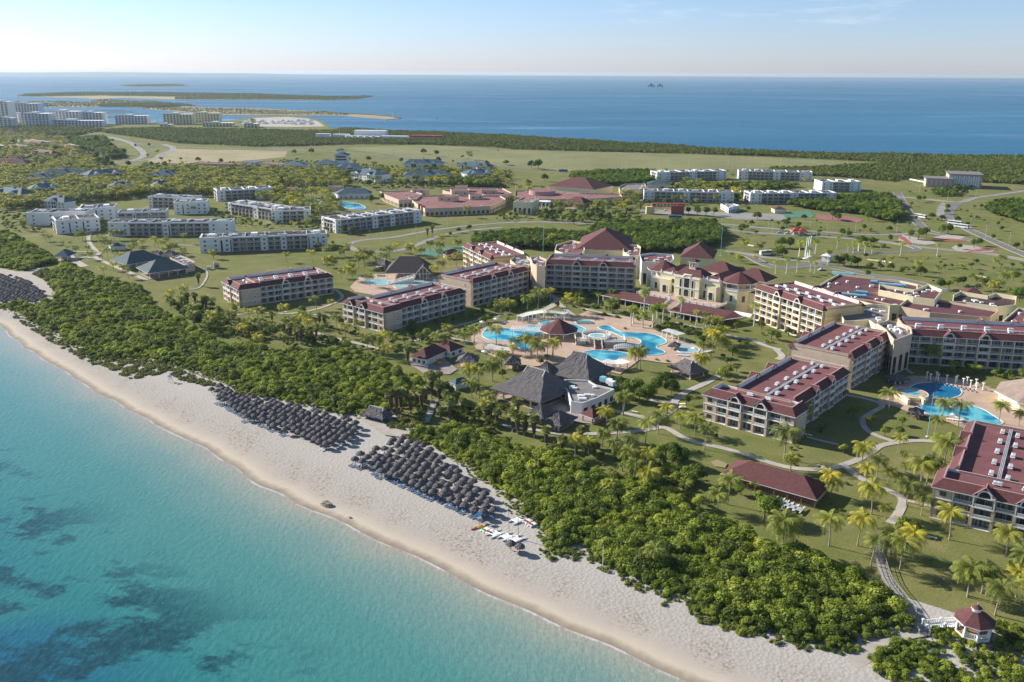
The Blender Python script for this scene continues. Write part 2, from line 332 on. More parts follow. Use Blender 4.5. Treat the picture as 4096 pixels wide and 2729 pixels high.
# ------------------------------------------------------------------ plants: prototypes
def lumps(n, r, h, card, seed, lobes=7, droop=.2, base=.12):
    """leafy mass: many small leaf faces over several rounded lobes"""
    g = np.random.default_rng(seed)
    cs = []
    for i in range(lobes):
        a = g.uniform(0, 2 * PI); d = r * .62 * math.sqrt(g.uniform(0, 1)) if i else 0
        lr = r * g.uniform(.38, .6); cs.append((d * math.cos(a), d * math.sin(a), max(h * base + lr * .5, h - lr * .9 - (d / r) ** 2 * h * .45 - g.uniform(0, .2) * h), lr))
    cs = np.array(cs); k = g.integers(0, lobes, n)
    v = g.normal(size=(n, 3)); v[:, 2] = np.abs(v[:, 2]) * 1.15 - .35; v /= np.linalg.norm(v, axis=1)[:, None]
    rad = cs[k, 3] * g.uniform(.72, 1.08, n)
    p = cs[k, :3] + v * rad[:, None] * np.array([1, 1, .85])
    p[:, 2] = np.maximum(p[:, 2], .12 * h * g.uniform(.3, 1, n))
    nrm = v + g.normal(size=(n, 3)) * .45; nrm[:, 2] += .35; nrm /= np.linalg.norm(nrm, axis=1)[:, None]
    t = np.cross(nrm, g.normal(size=(n, 3))); t /= np.linalg.norm(t, axis=1)[:, None]; bt = np.cross(nrm, t)
    s1 = card * g.uniform(.6, 1.25, n)[:, None]; s2 = s1 * g.uniform(.45, .8, n)[:, None]
    q = np.stack([p - t * s1 * .5, p + bt * s2 * .5, p + t * s1 * .5 + nrm * s1 * .12, p - bt * s2 * .5], 1).reshape(-1, 3)
    vs = q.tolist(); fs = [(4 * i, 4 * i + 1, 4 * i + 2, 4 * i + 3) for i in range(n)]
    m = MB(); m.add(vs, fs)
    for c in cs:   # small solid hearts so that the mass is not see-through
        rr = c[3] * .62; o = len(m.v)
        for zz, q_ in ((-.8, .5), (0, 1), (.8, .5)):
            for j in range(6):
                a = j * PI / 3 + zz; m.v.append((c[0] + rr * q_ * math.cos(a), c[1] + rr * q_ * math.sin(a), max(.05, c[2] + zz * rr * .8)))
        for L_ in (0, 1):
            for j in range(6): m.f.append((o + L_ * 6 + j, o + L_ * 6 + (j + 1) % 6, o + L_ * 6 + 6 + (j + 1) % 6, o + L_ * 6 + 6 + j)); m.m.append(0)
        m.f.append(tuple(o + 12 + j for j in range(6))); m.m.append(0)
    return m
def palm_crown(seed, n=22, length=3.6, wid=.85, droop=1.0, lf=13, up=.9):
    g = random.Random(seed); m = MB()
    for i in range(n):
        az = 2 * PI * i * .381966 + g.uniform(-.2, .2); t = i / (n - 1.0)
        el = up * (1 - t * 1.15) + g.uniform(-.12, .12); Ln = length * g.uniform(.82, 1.08); sw = g.uniform(-.25, .25)
        p = Vector((0, 0, 0)); pts = [p.copy()]; e = el; a = az
        for k in range(lf):
            e -= droop * (.055 + .11 * k / lf); a += sw / lf
            p = p + Vector((math.cos(a) * math.cos(e), math.sin(a) * math.cos(e), math.sin(e))) * (Ln / lf); pts.append(p.copy())
        for k in range(1, lf + 1):
            q = pts[k]; d = (pts[k] - pts[k - 1]).normalized(); s_ = d.cross(Vector((0, 0, 1)))
            if s_.length < .05: s_ = Vector((1, 0, 0))
            s_.normalize(); upv = s_.cross(d); f = math.sin(PI * min(1, (k + 1.2) / (lf + 1.5))) ** .6; wd = Ln / lf * .62
            for sg in (-1, 1):
                tip = q + s_ * sg * wid * f * g.uniform(.8, 1.1) + d * .35 * f + upv * (-.42 * wid * f) + Vector((0, 0, -.1))
                b = len(m.v); m.v += [tuple(q - d * wd * .5), tuple(q + d * wd * .5), tuple(tip + d * wd * .22), tuple(tip - d * wd * .22)]; m.f.append((b, b + 1, b + 2, b + 3)); m.m.append(0)
    return m
def fan_crown(seed, n=34, r=1.6):
    g = random.Random(seed); m = MB()
    for i in range(n):
        az = 2 * PI * i * .381966; el = 1.25 - 1.75 * i / n + g.uniform(-.1, .1); rr = r * g.uniform(.8, 1.1)
        d = Vector((math.cos(az) * math.cos(el), math.sin(az) * math.cos(el), math.sin(el))); q = d * rr * .55
        s_ = d.cross(Vector((0, 0, 1))).normalized(); u = s_.cross(d)
        for k in range(7):
            t = (k - 3) / 3 * 1.15; e = q + (d * math.cos(t) + s_ * math.sin(t)) * rr * .72 - u * .0 + Vector((0, 0, -.22 * abs(t)))
            w_ = (s_ * math.cos(t) - d * math.sin(t)) * rr * .13; b = len(m.v)
            m.v += [tuple(q), tuple(e * .8 + q * .2 - w_), tuple(e), tuple(e * .8 + q * .2 + w_)]; m.f.append((b, b + 1, b + 2, b + 3)); m.m.append(0)
        m.cyl((0, 0, -.1), q, .03, .02, 3, False)
    return m
def trunk_mesh(h, r0, r1, lean=.06, n=7, seg=5, bulge=0.0, seed=0):
    g = random.Random(seed); a = g.uniform(0, 6.28); m = MB(); pv = Vector((0, 0, -.3)); pr_ = r0 * 1.35
    for i in range(1, seg + 1):
        t = i / seg; q = Vector((math.cos(a) * lean * h * t ** 1.6, math.sin(a) * lean * h * t ** 1.6, h * t)); r = r0 + (r1 - r0) * t + bulge * math.sin(PI * t)
        m.cyl(pv, q, pr_, r, n, i == seg); pv = q; pr_ = r
    return m, pv
class Kind: pass
def palm_kind(kind, seed):
    k = Kind(); g = random.Random(seed)
    if kind == 'coconut':
        h = g.uniform(5.6, 7.6); tm, top = trunk_mesh(h, .17, .11, g.uniform(.02, .12), seed=seed); cm = palm_crown(seed, 23 + seed % 5, g.uniform(3.9, 4.7), 1.0, g.uniform(.95, 1.25)); mat = M['palm']; tmat = M['trunkg']; tn = 'coconut palm'
    elif kind == 'royal':
        h = g.uniform(7.6, 8.8); tm, top = trunk_mesh(h, .27, .15, .02, bulge=.05, seed=seed); tm.cyl(top - Vector((0, 0, .1)), top + Vector((0, 0, 1.1)), .16, .1, 7, False, 1); top = top + Vector((0, 0, 1)); cm = palm_crown(seed, 16, 3.2, .85, 1.35, up=1.0); mat = M['royal']; tmat = [M['poolwall'], M['royal']]; tn = 'royal palm'
    else:
        h = g.uniform(5.2, 7.2); tm, top = trunk_mesh(h, .2, .16, .03, seed=seed); tm.cyl((0, 0, h * .25), (top.x, top.y, h * .99), .42, .95, 9, True, 1); cm = fan_crown(seed); mat = M['fan']; tmat = [M['trunkg'], M['trunkd']]; tn = 'fan palm'
    k.trunk = tm.mesh('trunk', tmat); k.crown = cm.mesh('crown', mat); k.top = top; k.h = h; k.kind = tn
    return k
PK = {'coconut': [palm_kind('coconut', s) for s in range(7)], 'royal': [palm_kind('royal', s + 20) for s in range(4)], 'fan': [palm_kind('fan', s + 40) for s in range(4)]}
def tree_kind(seed, r, h, card=.55, n=900, mat='tree', th=.3):
    k = Kind(); k.h = h; tm, top = trunk_mesh(h * .55, .22, .13, .05, seed=seed)
    g = random.Random(seed)
    for i in range(5):
        a = g.uniform(0, 6.28); tm.cyl(top * .8, (r * .55 * math.cos(a), r * .55 * math.sin(a), h * .72), .1, .04, 5, False)
    cm = lumps(n, r, h, card, seed, 9, base=th); k.trunk = tm.mesh('trunk', M['bark']); k.crown = cm.mesh('crown', M[mat]); k.top = Vector((0, 0, 0)); k.kind = 'tree'
    return k
TK = {'broad': [tree_kind(s + 60, 3.3, 6.2, n=1500, card=.5) for s in range(4)], 'small': [tree_kind(s + 70, 1.6, 3.2, .32, 520) for s in range(3)], 'bright': [tree_kind(s + 80, 2.2, 4.2, .42, 900, 'bush', .15) for s in range(3)],
      'shrub': [tree_kind(s + 90, 1.2, 1.5, .28, 350, 'bush', .05) for s in range(3)]}
PLANTS = []
def plant(kind, x, y, sc=1.0, rz=None, lift=0.0, rnd=random):
    pool = PK.get(kind) or TK[kind]; k = pool[rnd.randrange(len(pool))]
    nm = {'coconut': 'coconut_palm', 'royal': 'royal_palm', 'fan': 'fan_palm', 'broad': 'broadleaf_tree', 'small': 'small_tree', 'bright': 'leafy_tree', 'shrub': 'shrub'}[kind]
    o = empty(nm, (x, y, lift), rnd.uniform(0, 6.28) if rz is None else rz); o.scale = (sc, sc, sc * rnd.uniform(.92, 1.1))
    place(k.trunk, 'trunk', o); place(k.crown, 'crown', o, tuple(k.top), rnd.uniform(-.5, .5) if kind in PK else 0)
    PLANTS.append((o, kind, x, y, sc)); return o

# ------------------------------------------------------------------ scatter of foliage masses (geometry nodes)
PROTO = {}
def protos(name, meshes):
    c = bpy.data.collections.new(name)
    for i, me in enumerate(meshes):
        o = bpy.data.objects.new('%s_source' % name, me); c.objects.link(o)
    PROTO[name] = (c, len(meshes))
protos('bushes', [lumps(620, 1.75, 2.7, .40, 100 + i, 7).mesh('bush', M['bush']) for i in range(6)])
protos('mangroves', [lumps(170, 3.2, 4.6, 1.15, 120 + i, 6).mesh('mangrove', M['forest']) for i in range(5)])
protos('woods', [lumps(520, 3.0, 5.6, .62, 140 + i, 7).mesh('wood', M['tree']) for i in range(5)])
protos('creepers', [lumps(70, .9, .32, .3, 160 + i, 5).mesh('creeper', M['grasscover']) for i in range(4)])
def inside(poly, x, y):
    n = len(poly); r = np.zeros(len(x), bool); j = n - 1
    for i in range(n):
        xi, yi = poly[i][0], poly[i][1]; xj, yj = poly[j][0], poly[j][1]
        r ^= ((yi > y) != (yj > y)) & (x < (xj - xi) * (y - yi) / (yj - yi + 1e-12) + xi); j = i
    return r
def edge_dist(line, x, y):
    d = np.full(len(x), 1e9)
    for a, b in zip(line[:-1], line[1:]):
        ax, ay, bx, by = a[0], a[1], b[0], b[1]; L2 = (bx - ax) ** 2 + (by - ay) ** 2 + 1e-9
        t = np.clip(((x - ax) * (bx - ax) + (y - ay) * (by - ay)) / L2, 0, 1); d = np.minimum(d, np.hypot(x - ax - t * (bx - ax), y - ay - t * (by - ay)))
    return d
def grid_pts(poly, sp, jit=.45):
    xs = [p[0] for p in poly]; ys = [p[1] for p in poly]
    gx, gy = np.meshgrid(np.arange(min(xs), max(xs), sp), np.arange(min(ys), max(ys), sp)); gx = gx.ravel() + rng.uniform(-jit, jit, gx.size) * sp; gy = gy.ravel() + rng.uniform(-jit, jit, gy.size) * sp
    m = inside(poly, gx, gy); return gx[m], gy[m]
def scatter(name, proto, pts, sc, z, label, cat):
    me = bpy.data.meshes.new(name); n = len(pts[0]); me.vertices.add(n)
    co = np.stack([pts[0], pts[1], np.broadcast_to(z, n)], 1); me.vertices.foreach_set('co', co.ravel())
    cnt = PROTO[proto][1]
    a = me.attributes.new('sc', 'FLOAT', 'POINT'); a.data.foreach_set('value', np.asarray(sc, float))
    a = me.attributes.new('rz', 'FLOAT', 'POINT'); a.data.foreach_set('value', rng.uniform(0, 6.28, n))
    a = me.attributes.new('id', 'INT', 'POINT'); a.data.foreach_set('value', rng.integers(0, cnt, n).astype(np.int32))
    o = bpy.data.objects.new(name, me); C.objects.link(o)
    ng = bpy.data.node_groups.new(name, 'GeometryNodeTree'); ng.interface.new_socket('Geometry', in_out='INPUT', socket_type='NodeSocketGeometry'); ng.interface.new_socket('Geometry', in_out='OUTPUT', socket_type='NodeSocketGeometry')
    N = ng.nodes; gi = N.new('NodeGroupInput'); go = N.new('NodeGroupOutput'); ip = N.new('GeometryNodeInstanceOnPoints'); ci = N.new('GeometryNodeCollectionInfo')
    ci.inputs['Collection'].default_value = PROTO[proto][0]; ci.inputs['Separate Children'].default_value = True; ci.inputs['Reset Children'].default_value = True
    def at_(nm, ty):
        q = N.new('GeometryNodeInputNamedAttribute'); q.data_type = ty; q.inputs['Name'].default_value = nm; return q.outputs['Attribute']
    cx_ = N.new('ShaderNodeCombineXYZ'); lk = ng.links.new
    lk(at_('rz', 'FLOAT'), cx_.inputs[2]); lk(gi.outputs[0], ip.inputs['Points']); lk(ci.outputs[0], ip.inputs['Instance']); ip.inputs['Pick Instance'].default_value = True
    lk(at_('id', 'INT'), ip.inputs['Instance Index']); lk(cx_.outputs[0], ip.inputs['Rotation']); lk(at_('sc', 'FLOAT'), ip.inputs['Scale']); lk(ip.outputs[0], go.inputs[0])
    md = o.modifiers.new('plants', 'NODES'); md.node_group = ng
    tag(o, label, cat, kind='stuff'); return o

# ------------------------------------------------------------------ land, beach, sea
def struct(name, mb, mats): return tag(mb.build(name, mats), kind='structure')
water_px = [(0, 1301), (99, 1389), (252, 1480), (351, 1545), (427, 1587), (534, 1648), (602, 1682), (700, 1736), (814, 1788), (952, 1877), (1051, 1946), (1112, 1972), (1196, 2018), (1300, 2058), (1399, 2102), (1529, 2168), (1666, 2225), (1773, 2283), (1864, 2332), (2080, 2430), (2300, 2522), (2529, 2628), (2757, 2728)]
wl = [(-1600, 1380), (-900, 900), (-560, 640), (-380, 510)] + [tuple(G(a, b, -.25)[:2]) for a, b in water_px] + [(60, 141), (130, 90), (260, 5), (600, -190)]
def dense(pl, step=3.0):
    o = []
    for a, b in zip(pl[:-1], pl[1:]):
        n = max(1, int(math.hypot(b[0] - a[0], b[1] - a[1]) / step))
        for i in range(n): t = i / n; o.append((a[0] + (b[0] - a[0]) * t, a[1] + (b[1] - a[1]) * t))
    return o + [pl[-1]]
wl = dense(wl); wl = [(a[0] + .35 * math.sin(i * .9) + .3 * math.sin(i * .37), a[1] + .3 * math.sin(i * .71)) for i, a in enumerate(wl)]
SEA = Vector((-.70, -.714))
def strip(name, offs, zs, mat, side):
    me = MB(); n = len(wl); sh = []
    for d, z in zip(offs, zs):
        for (x, y) in wl: me.v.append((x + side * SEA.x * d, y + side * SEA.y * d, z)); sh.append(d)
    for j in range(len(offs) - 1):
        for i in range(n - 1):
            q = (j * n + i, j * n + i + 1, (j + 1) * n + i + 1, (j + 1) * n + i); me.f.append(q if side > 0 else q[::-1]); me.m.append(0)
    o = me.build(name, mat); a = o.data.attributes.new('shore', 'FLOAT', 'POINT'); a.data.foreach_set('value', sh)
    bm_flip(o); return tag(o, kind='structure')
def bm_flip(o):
    me = o.data; me.update()
    if me.polygons[0].normal.z < 0: me.flip_normals()
strip('sea', [-6, 0, 3, 8, 16, 30, 60, 120, 250, 700], [-.25] * 10, M['shallow'], 1)
strip('beach', [-4, 0, 1.5, 4, 9, 16, 26, 40, 60], [-.9, -.25, -.12, .05, .25, .4, .45, .2, .012], M['sand'], -1)
back_px = [(-900, 415), (60, 418), (165, 445), (165, 470), (400, 503), (420, 500), (465, 490), (590, 488), (650, 495), (880, 488), (960, 476), (1024, 466), (1150, 463), (1230, 470), (1280, 480), (1310, 500), (1320, 512), (1372, 512), (1590, 525), (2048, 543), (2960, 602), (4300, 632)]
front = [(x - SEA.x * 30, y - SEA.y * 30) for x, y in wl[::4]]
land_poly = front + [(2500, -300), (2600, 900)] + [tuple(G(a, b)[:2]) for a, b in back_px[::-1]] + [(-5000, 2600), (-3000, 1400)]
m = MB(); m.sheet(land_poly, 0); struct('ground', m, M['lawn'])
m = MB(); m.sheet([(-44000, 1400), (44000, 1400), (44000, 44000), (-44000, 44000)], -.4); struct('bay', m, M['bay'])
def isle(name, pts): m = MB(); p = px(pts); m.prism([(q[0], q[1]) for q in p], -1, .3); struct(name, m, M['dry']); return p
i1 = isle('island', [(481, 343), (560, 338), (700, 337), (758, 343), (700, 347), (520, 348)])
i2 = isle('island', [(67, 386), (100, 378), (300, 370), (600, 370), (1024, 376), (1300, 386), (1444, 397), (1300, 401), (1024, 400), (700, 399), (500, 392), (400, 397), (300, 392), (200, 390)])
i3 = isle('peninsula', [(-300, 414), (200, 406), (330, 411), (400, 399), (620, 406), (760, 419), (790, 426), (640, 430), (400, 428), (160, 431), (-300, 432)])
i4 = isle('peninsula', [(530, 430), (690, 426), (860, 431), (1024, 434), (1280, 446), (1420, 456), (1560, 466), (1600, 475), (1545, 478), (1380, 464), (1100, 462), (880, 461), (700, 446)])
m = MB(); xs = np.linspace(-33000, 30000, 90); hs = 30 + 40 * np.abs(np.sin(xs / 9000 + .6)) + 18 * np.sin(xs / 2100) + 8 * np.sin(xs / 700)
hs = np.where(xs < -1500, np.clip(hs, 20, 110), np.clip(hs * .35, 12, 40))
for x, h in zip(xs, hs):
    y = 23200 + .02 * x; m.v += [(x, y, -1), (x, y + 150, h * .35), (x, y + 4500, h), (x, y + 7500, -1)]
for i in range(len(xs) - 1):
    for j in range(3): a = i * 4 + j; m.f.append((a, a + 4, a + 5, a + 1)); m.m.append(0)
struct('hills', m, M['hill'])

# air of the coast
hz = MB().box(-44500, 44500, -2500, 44500, -2.5, 131).build('haze', []); tag(hz, 'pale sea haze over the whole coast', 'haze', kind='stuff')
hm = bpy.data.materials.new('haze_air'); hm.use_nodes = True; hn = hm.node_tree; hn.nodes.clear(); vo = hn.nodes.new('ShaderNodeVolumePrincipled'); ho = hn.nodes.new('ShaderNodeOutputMaterial')
vo.inputs['Color'].default_value = (.70, .84, 1, 1); vo.inputs['Density'].default_value = 3.4e-5; vo.inputs['Anisotropy'].default_value = .25; hn.links.new(vo.outputs[0], ho.inputs['Volume']); hz.data.materials.append(hm)

# fields, roads, paths, paving
LAY = [.02]
def flat(name, pts, mat, z=None):
    if z is None: LAY[0] += .0045; z = LAY[0]
    m = MB(); m.sheet([(p[0], p[1]) for p in pts], z); return struct(name, m, M[mat])
def smooth(pl, k=5):
    pl = [Vector((p[0], p[1], 0)) for p in pl]; o = []; n = len(pl)
    for i in range(n - 1):
        p0, p1, p2, p3 = pl[max(0, i - 1)], pl[i], pl[i + 1], pl[min(n - 1, i + 2)]
        for j in range(k):
            t = j / k; o.append(.5 * ((2 * p1) + (p2 - p0) * t + (2 * p0 - 5 * p1 + 4 * p2 - p3) * t * t + (3 * p1 - p0 - 3 * p2 + p3) * t ** 3))
    return o + [pl[-1]]
def ribbon(name, pts, wd, mat, kerb=None, z=None):
    if z is None: LAY[0] += .0045; z = LAY[0]
    c = smooth(pts); m = MB(); n = len(c)
    for i, p in enumerate(c):
        d = (c[min(n - 1, i + 1)] - c[max(0, i - 1)]).normalized(); s_ = Vector((-d.y, d.x, 0)) * wd / 2
        m.v += [tuple(p - s_)[:2] + (z,), tuple(p + s_)[:2] + (z,)]
    for i in range(n - 1): m.f.append((2 * i, 2 * i + 2, 2 * i + 3, 2 * i + 1)); m.m.append(0)
    if kerb:
        for sg in (-1, 1):
            o = len(m.v)
            for i, p in enumerate(c):
                d = (c[min(n - 1, i + 1)] - c[max(0, i - 1)]).normalized(); s_ = Vector((-d.y, d.x, 0)) * sg
                for dd, zz in ((wd / 2, z - .01), (wd / 2, z + .12), (wd / 2 + kerb, z + .12), (wd / 2 + kerb, -.01)): q = p + s_ * dd; m.v.append((q.x, q.y, zz))
            for i in range(n - 1):
                for j in range(3): a = o + i * 4 + j; m.f.append((a, a + 4, a + 5, a + 1)); m.m.append(1)
    o = m.build(name, [M[mat], M['path']]); bm_flip(o); return tag(o, kind='structure')
flat('meadow', px([(1370, 592), (1700, 580), (2048, 600), (2560, 612), (3072, 630), (3500, 652), (3470, 668), (3072, 668), (2700, 690), (2280, 685), (1930, 660), (1750, 645), (1500, 612)]), 'meadow')
flat('field', px([(640, 612), (700, 596), (1024, 602), (1150, 606), (1140, 628), (1020, 640), (860, 652), (640, 655), (590, 645)]), 'dry')
flat('boatyard', px([(960, 487), (1024, 472), (1150, 468), (1225, 474), (1270, 485), (1300, 506), (1160, 508), (980, 505)]), 'path')
ribbon('highway', px([(330, 528), (420, 545), (510, 568), (620, 582), (760, 590), (1024, 597), (1351, 607), (1612, 632), (1900, 656), (2250, 684), (2600, 690), (3072, 676), (3500, 664), (4200, 662)]), 9, 'asph')
ribbon('road', px([(436, 548), (510, 567), (556, 595), (575, 620), (540, 640), (462, 650), (330, 655)]), 8, 'road', .4)
ribbon('road', px([(462, 650), (610, 636), (680, 606), (690, 590), (655, 578)]), 8, 'road', .4)
ribbon('road', px([(1155, 605), (1090, 585), (1180, 565), (1260, 556)]), 6, 'asph')
ribbon('road', px([(1995, 893), (1860, 905), (1765, 917), (1695, 927), (1569, 950), (1460, 960), (1407, 971), (1394, 986), (1429, 1001), (1516, 1008), (1590, 1003), (1656, 984), (1721, 958), (1786, 938), (1895, 921), (2010, 910)]), 5, 'road', .3)
ribbon('road', px([(2500, 903), (2300, 893), (2150, 888), (1990, 893)]), 6, 'road', .3)
ribbon('road', px([(2830, 893), (2960, 903), (3072, 914), (3246, 925), (3420, 937), (3573, 939), (3717, 927)]), 6, 'road', .3)
ribbon('road', px([(2860, 914), (2962, 925), (3072, 935), (3246, 945), (3420, 957), (3551, 970), (3638, 984), (3812, 1002), (3987, 1020), (4200, 1062)]), 6, 'road', .3)
flat('car_park', px([(2560, 838), (2780, 842), (2870, 848), (3150, 858), (3150, 882), (2950, 878), (2800, 860), (2560, 856)]), 'road')
ribbon('road', px([(3590, 770), (3604, 800), (3634, 850), (3680, 900), (3710, 925), (3800, 945), (3900, 965)]), 8, 'asph', .3)
ribbon('road', px([(3585, 787), (3704, 797), (3834, 809), (3900, 792), (4000, 778), (4200, 750)]), 7, 'road', .3)
ribbon('road', px([(3834, 809), (3800, 840), (3795, 879), (3850, 905), (3900, 931), (4030, 990), (4200, 1060)]), 8, 'asph', .3)
ribbon('road', px([(3780, 812), (3765, 835), (3760, 866)]), 6, 'road', .3)
ribbon('road', px([(3345, 1012), (3399, 1009), (3508, 1012), (3638, 1005), (3672, 998), (3640, 985)]), 5, 'asph', .3)
ribbon('driveway', px([(2990, 1020), (3060, 1058), (3130, 1072), (3203, 1066), (3281, 1053), (3310, 1035)]), 7, 'asph', .3)
ribbon('driveway', px([(3203, 1066), (3290, 1066), (3377, 1079), (3486, 1101), (3600, 1118), (3682, 1135), (3790, 1168)]), 7, 'asph', .3)
ribbon('driveway', px([(2900, 1005), (2980, 1015), (3060, 1030), (3200, 1045), (3281, 1050)]), 5, 'road', .3)
for q in ([(3590, 962), (3610, 940), (3660, 950), (3720, 962), (3750, 975), (3700, 980), (3640, 972)], [(3730, 950), (3800, 938), (3860, 948), (3840, 958), (3770, 958)], [(3805, 992), (3830, 978), (3900, 985), (3980, 1000), (3970, 1008), (3880, 1010), (3830, 1005)]): flat('plaza', px(q), 'sandp')
for q in ([(3590, 940), (3620, 950), (3650, 975), (3635, 978), (3600, 955)], [(3720, 958), (3800, 955), (3870, 962), (3860, 966), (3760, 966)], [(3860, 1008), (3900, 998), (4000, 995), (3960, 1004), (3880, 1010)]): flat('plaza_walk', px(q), 'brick')
PTH = [([(2300, 1737), (2400, 1735), (2552, 1725), (2609, 1716), (2661, 1712), (2727, 1748), (2792, 1772), (2901, 1796), (3010, 1829), (3097, 1857), (3184, 1875), (3271, 1879), (3337, 1872), (3424, 1842), (3486, 1809), (3529, 1782), (3638, 1765), (3725, 1766), (3850, 1780)], 2.6),
       ([(3377, 1866), (3442, 1913), (3508, 1948), (3573, 1972), (3610, 2000), (3596, 2050), (3560, 2095)], 2.6), ([(3610, 2000), (3700, 2020), (3800, 2048)], 1.8),
       ([(2440, 1640), (2509, 1657), (2574, 1672), (2609, 1690), (2628, 1712)], 2.8), ([(2610, 1690), (2690, 1640), (2700, 1605), (2748, 1568), (2820, 1535), (2880, 1500)], 3), ([(2600, 1600), (2660, 1608), (2714, 1613)], 3),
       ([(945, 1262), (961, 1258), (1027, 1248), (1092, 1253), (1157, 1255), (1200, 1250), (1240, 1244), (1310, 1224), (1370, 1190), (1330, 1150)], 2), ([(1223, 1322), (1288, 1340), (1353, 1357), (1440, 1377), (1520, 1398)], 2.4), ([(1157, 1255), (1300, 1262), (1420, 1268)], 1.6),
       ([(1640, 1372), (1687, 1353), (1752, 1327), (1861, 1296), (1940, 1275), (2040, 1258)], 2), ([(1700, 1330), (1809, 1355), (1905, 1374), (1990, 1400)], 2), ([(2130, 1255), (2200, 1230), (2230, 1200), (2200, 1180), (2160, 1150)], 4),
       ([(3340, 1570), (3390, 1583), (3464, 1597), (3529, 1623), (3486, 1653), (3451, 1681), (3464, 1718), (3508, 1745), (3575, 1768)], 2.2), ([(3560, 1442), (3600, 1464), (3650, 1496)], 2), ([(3225, 1750), (3355, 1782)], 1.6),
       ([(2700, 1292), (2761, 1307), (2827, 1320), (2936, 1349), (3001, 1359), (3066, 1386), (3123, 1401)], 3), ([(3100, 1395), (3128, 1425), (3110, 1440)], 3), ([(2230, 1210), (2290, 1260), (2340, 1275)], 2.6), ([(2330, 1235), (2420, 1255), (2600, 1290)], 2.6),
       ([(372, 905), (366, 922), (353, 957), (379, 998), (418, 1010)], 3), ([(261, 1007), (340, 1008), (418, 1010)], 2.2), ([(270, 1020), (305, 1048), (340, 1068)], 5), ([(379, 1031), (436, 1057), (523, 1094), (584, 1122)], 3.2), ([(300, 1040), (340, 1030), (379, 1031), (400, 1010)], 3), ([(688, 981), (780, 983), (871, 981)], 2),
       ([(2000, 1700), (2060, 1716), (2140, 1722), (2240, 1738), (2350, 1737)], 2.0), ([(740, 1160), (800, 1150), (830, 1095), (790, 1068)], 1.2)]
for q, wd in PTH: ribbon('path', px(q), wd, 'path')
flat('sand_patch', px([(-80, 1060), (0, 1075), (70, 1088), (109, 1088), (148, 1072), (165, 1075), (126, 1098), (174, 1122), (215, 1162), (200, 1195), (140, 1215), (0, 1222), (-80, 1222)]), 'sandp')
flat('sand_patch', px([(1420, 1660), (1470, 1640), (1570, 1650), (1600, 1690), (1700, 1735), (1620, 1755), (1540, 1745)]), 'sandp', .47)
flat('sand_path', px([(3385, 2640), (3453, 2585), (3560, 2555), (3650, 2530), (3660, 2440), (3700, 2480), (3716, 2549), (3606, 2570), (3529, 2597), (3484, 2655), (3430, 2690)]), 'sandp', .46)
for q in ([(2840, 1850), (2870, 1842), (2910, 1858), (2900, 1875), (2860, 1868)], [(3085, 2030), (3120, 2026), (3160, 2035), (3120, 2044)]): flat('bare_ground', px(q), 'dry')
flat('pool_terrace', px([(1880, 1352), (1915, 1322), (1990, 1290), (2080, 1276), (2230, 1262), (2300, 1268), (2350, 1245), (2390, 1262), (2560, 1290), (2640, 1332), (2740, 1360), (2800, 1392), (2840, 1425), (2770, 1462), (2660, 1455), (2560, 1440), (2480, 1500), (2300, 1450), (2120, 1470), (2000, 1440), (1905, 1398)]), 'pave')
flat('pool_terrace', px([(1400, 1150), (1440, 1105), (1500, 1098), (1700, 1100), (1770, 1112), (1760, 1160), (1620, 1200), (1480, 1180), (1420, 1170)]), 'pave')
flat('pool_terrace', px([(3580, 1518), (3650, 1505), (3812, 1514), (3965, 1552), (4030, 1592), (4200, 1650), (4200, 1740), (3870, 1722), (3769, 1684), (3638, 1653), (3586, 1631), (3534, 1620), (3508, 1605), (3570, 1560)]), 'pave')
flat('play_yard', px([(1640, 1430), (1760, 1420), (1830, 1480), (1800, 1500), (1700, 1500), (1640, 1460)]), 'paveg')
flat('restaurant_yard', px([(2180, 1600), (2400, 1580), (2460, 1650), (2380, 1700), (2200, 1680)]), 'paveg')
flat('forecourt', px([(2350, 1330), (2500, 1270), (2620, 1290), (2580, 1320), (2420, 1345)]), 'pave')
def pool(name, pts, mat='pool', z=.36):
    c = smooth(pts + [pts[0]], 5)[:-1]; ctr = sum(c, Vector()) / len(c); n = len(c)
    a = sum(c[i].x * c[(i + 1) % n].y - c[(i + 1) % n].x * c[i].y for i in range(n))
    if a < 0: c = c[::-1]
    m = MB(); m.add([(p.x, p.y, z) for p in c], [tuple(range(n))], 0)
    for i, p in enumerate(c):
        d = (c[(i + 1) % n] - c[i - 1]).normalized(); o = Vector((d.y, -d.x, 0)) * .42
        m.v += [(p.x, p.y, z - .02), (p.x, p.y, z + .1), (p.x + o.x, p.y + o.y, z + .1), (p.x + o.x, p.y + o.y, -.01)]
    for i in range(n):
        j = (i + 1) % n
        for k in range(3): m.f.append((n + i * 4 + k, n + i * 4 + k + 1, n + j * 4 + k + 1, n + j * 4 + k)); m.m.append(1)
    return struct(name, m, [M[mat], M['poolwall']])
k2 = .4464
pool('swimming_pool', at(1900, 1200, [(105, 265), (160, 250), (250, 258), (350, 268), (430, 262), (470, 238), (560, 240), (640, 262), (640, 300), (540, 330), (500, 400), (480, 445), (430, 450), (390, 430), (340, 390), (260, 372), (180, 372), (110, 355), (70, 330), (75, 300)], k=k2))
pool('swimming_pool', at(1900, 1200, [(820, 215), (900, 230), (985, 262), (975, 282), (900, 292), (820, 280), (760, 250)], k=k2))
pool('plunge_pool', at(1900, 1200, [(565, 208), (620, 195), (700, 200), (690, 222), (600, 224)], k=k2))
pool('wading_pool', at(1900, 1200, [(888, 198), (930, 186), (1020, 186), (1062, 202), (1020, 216), (930, 216)], 0, k2), 'poolpale')
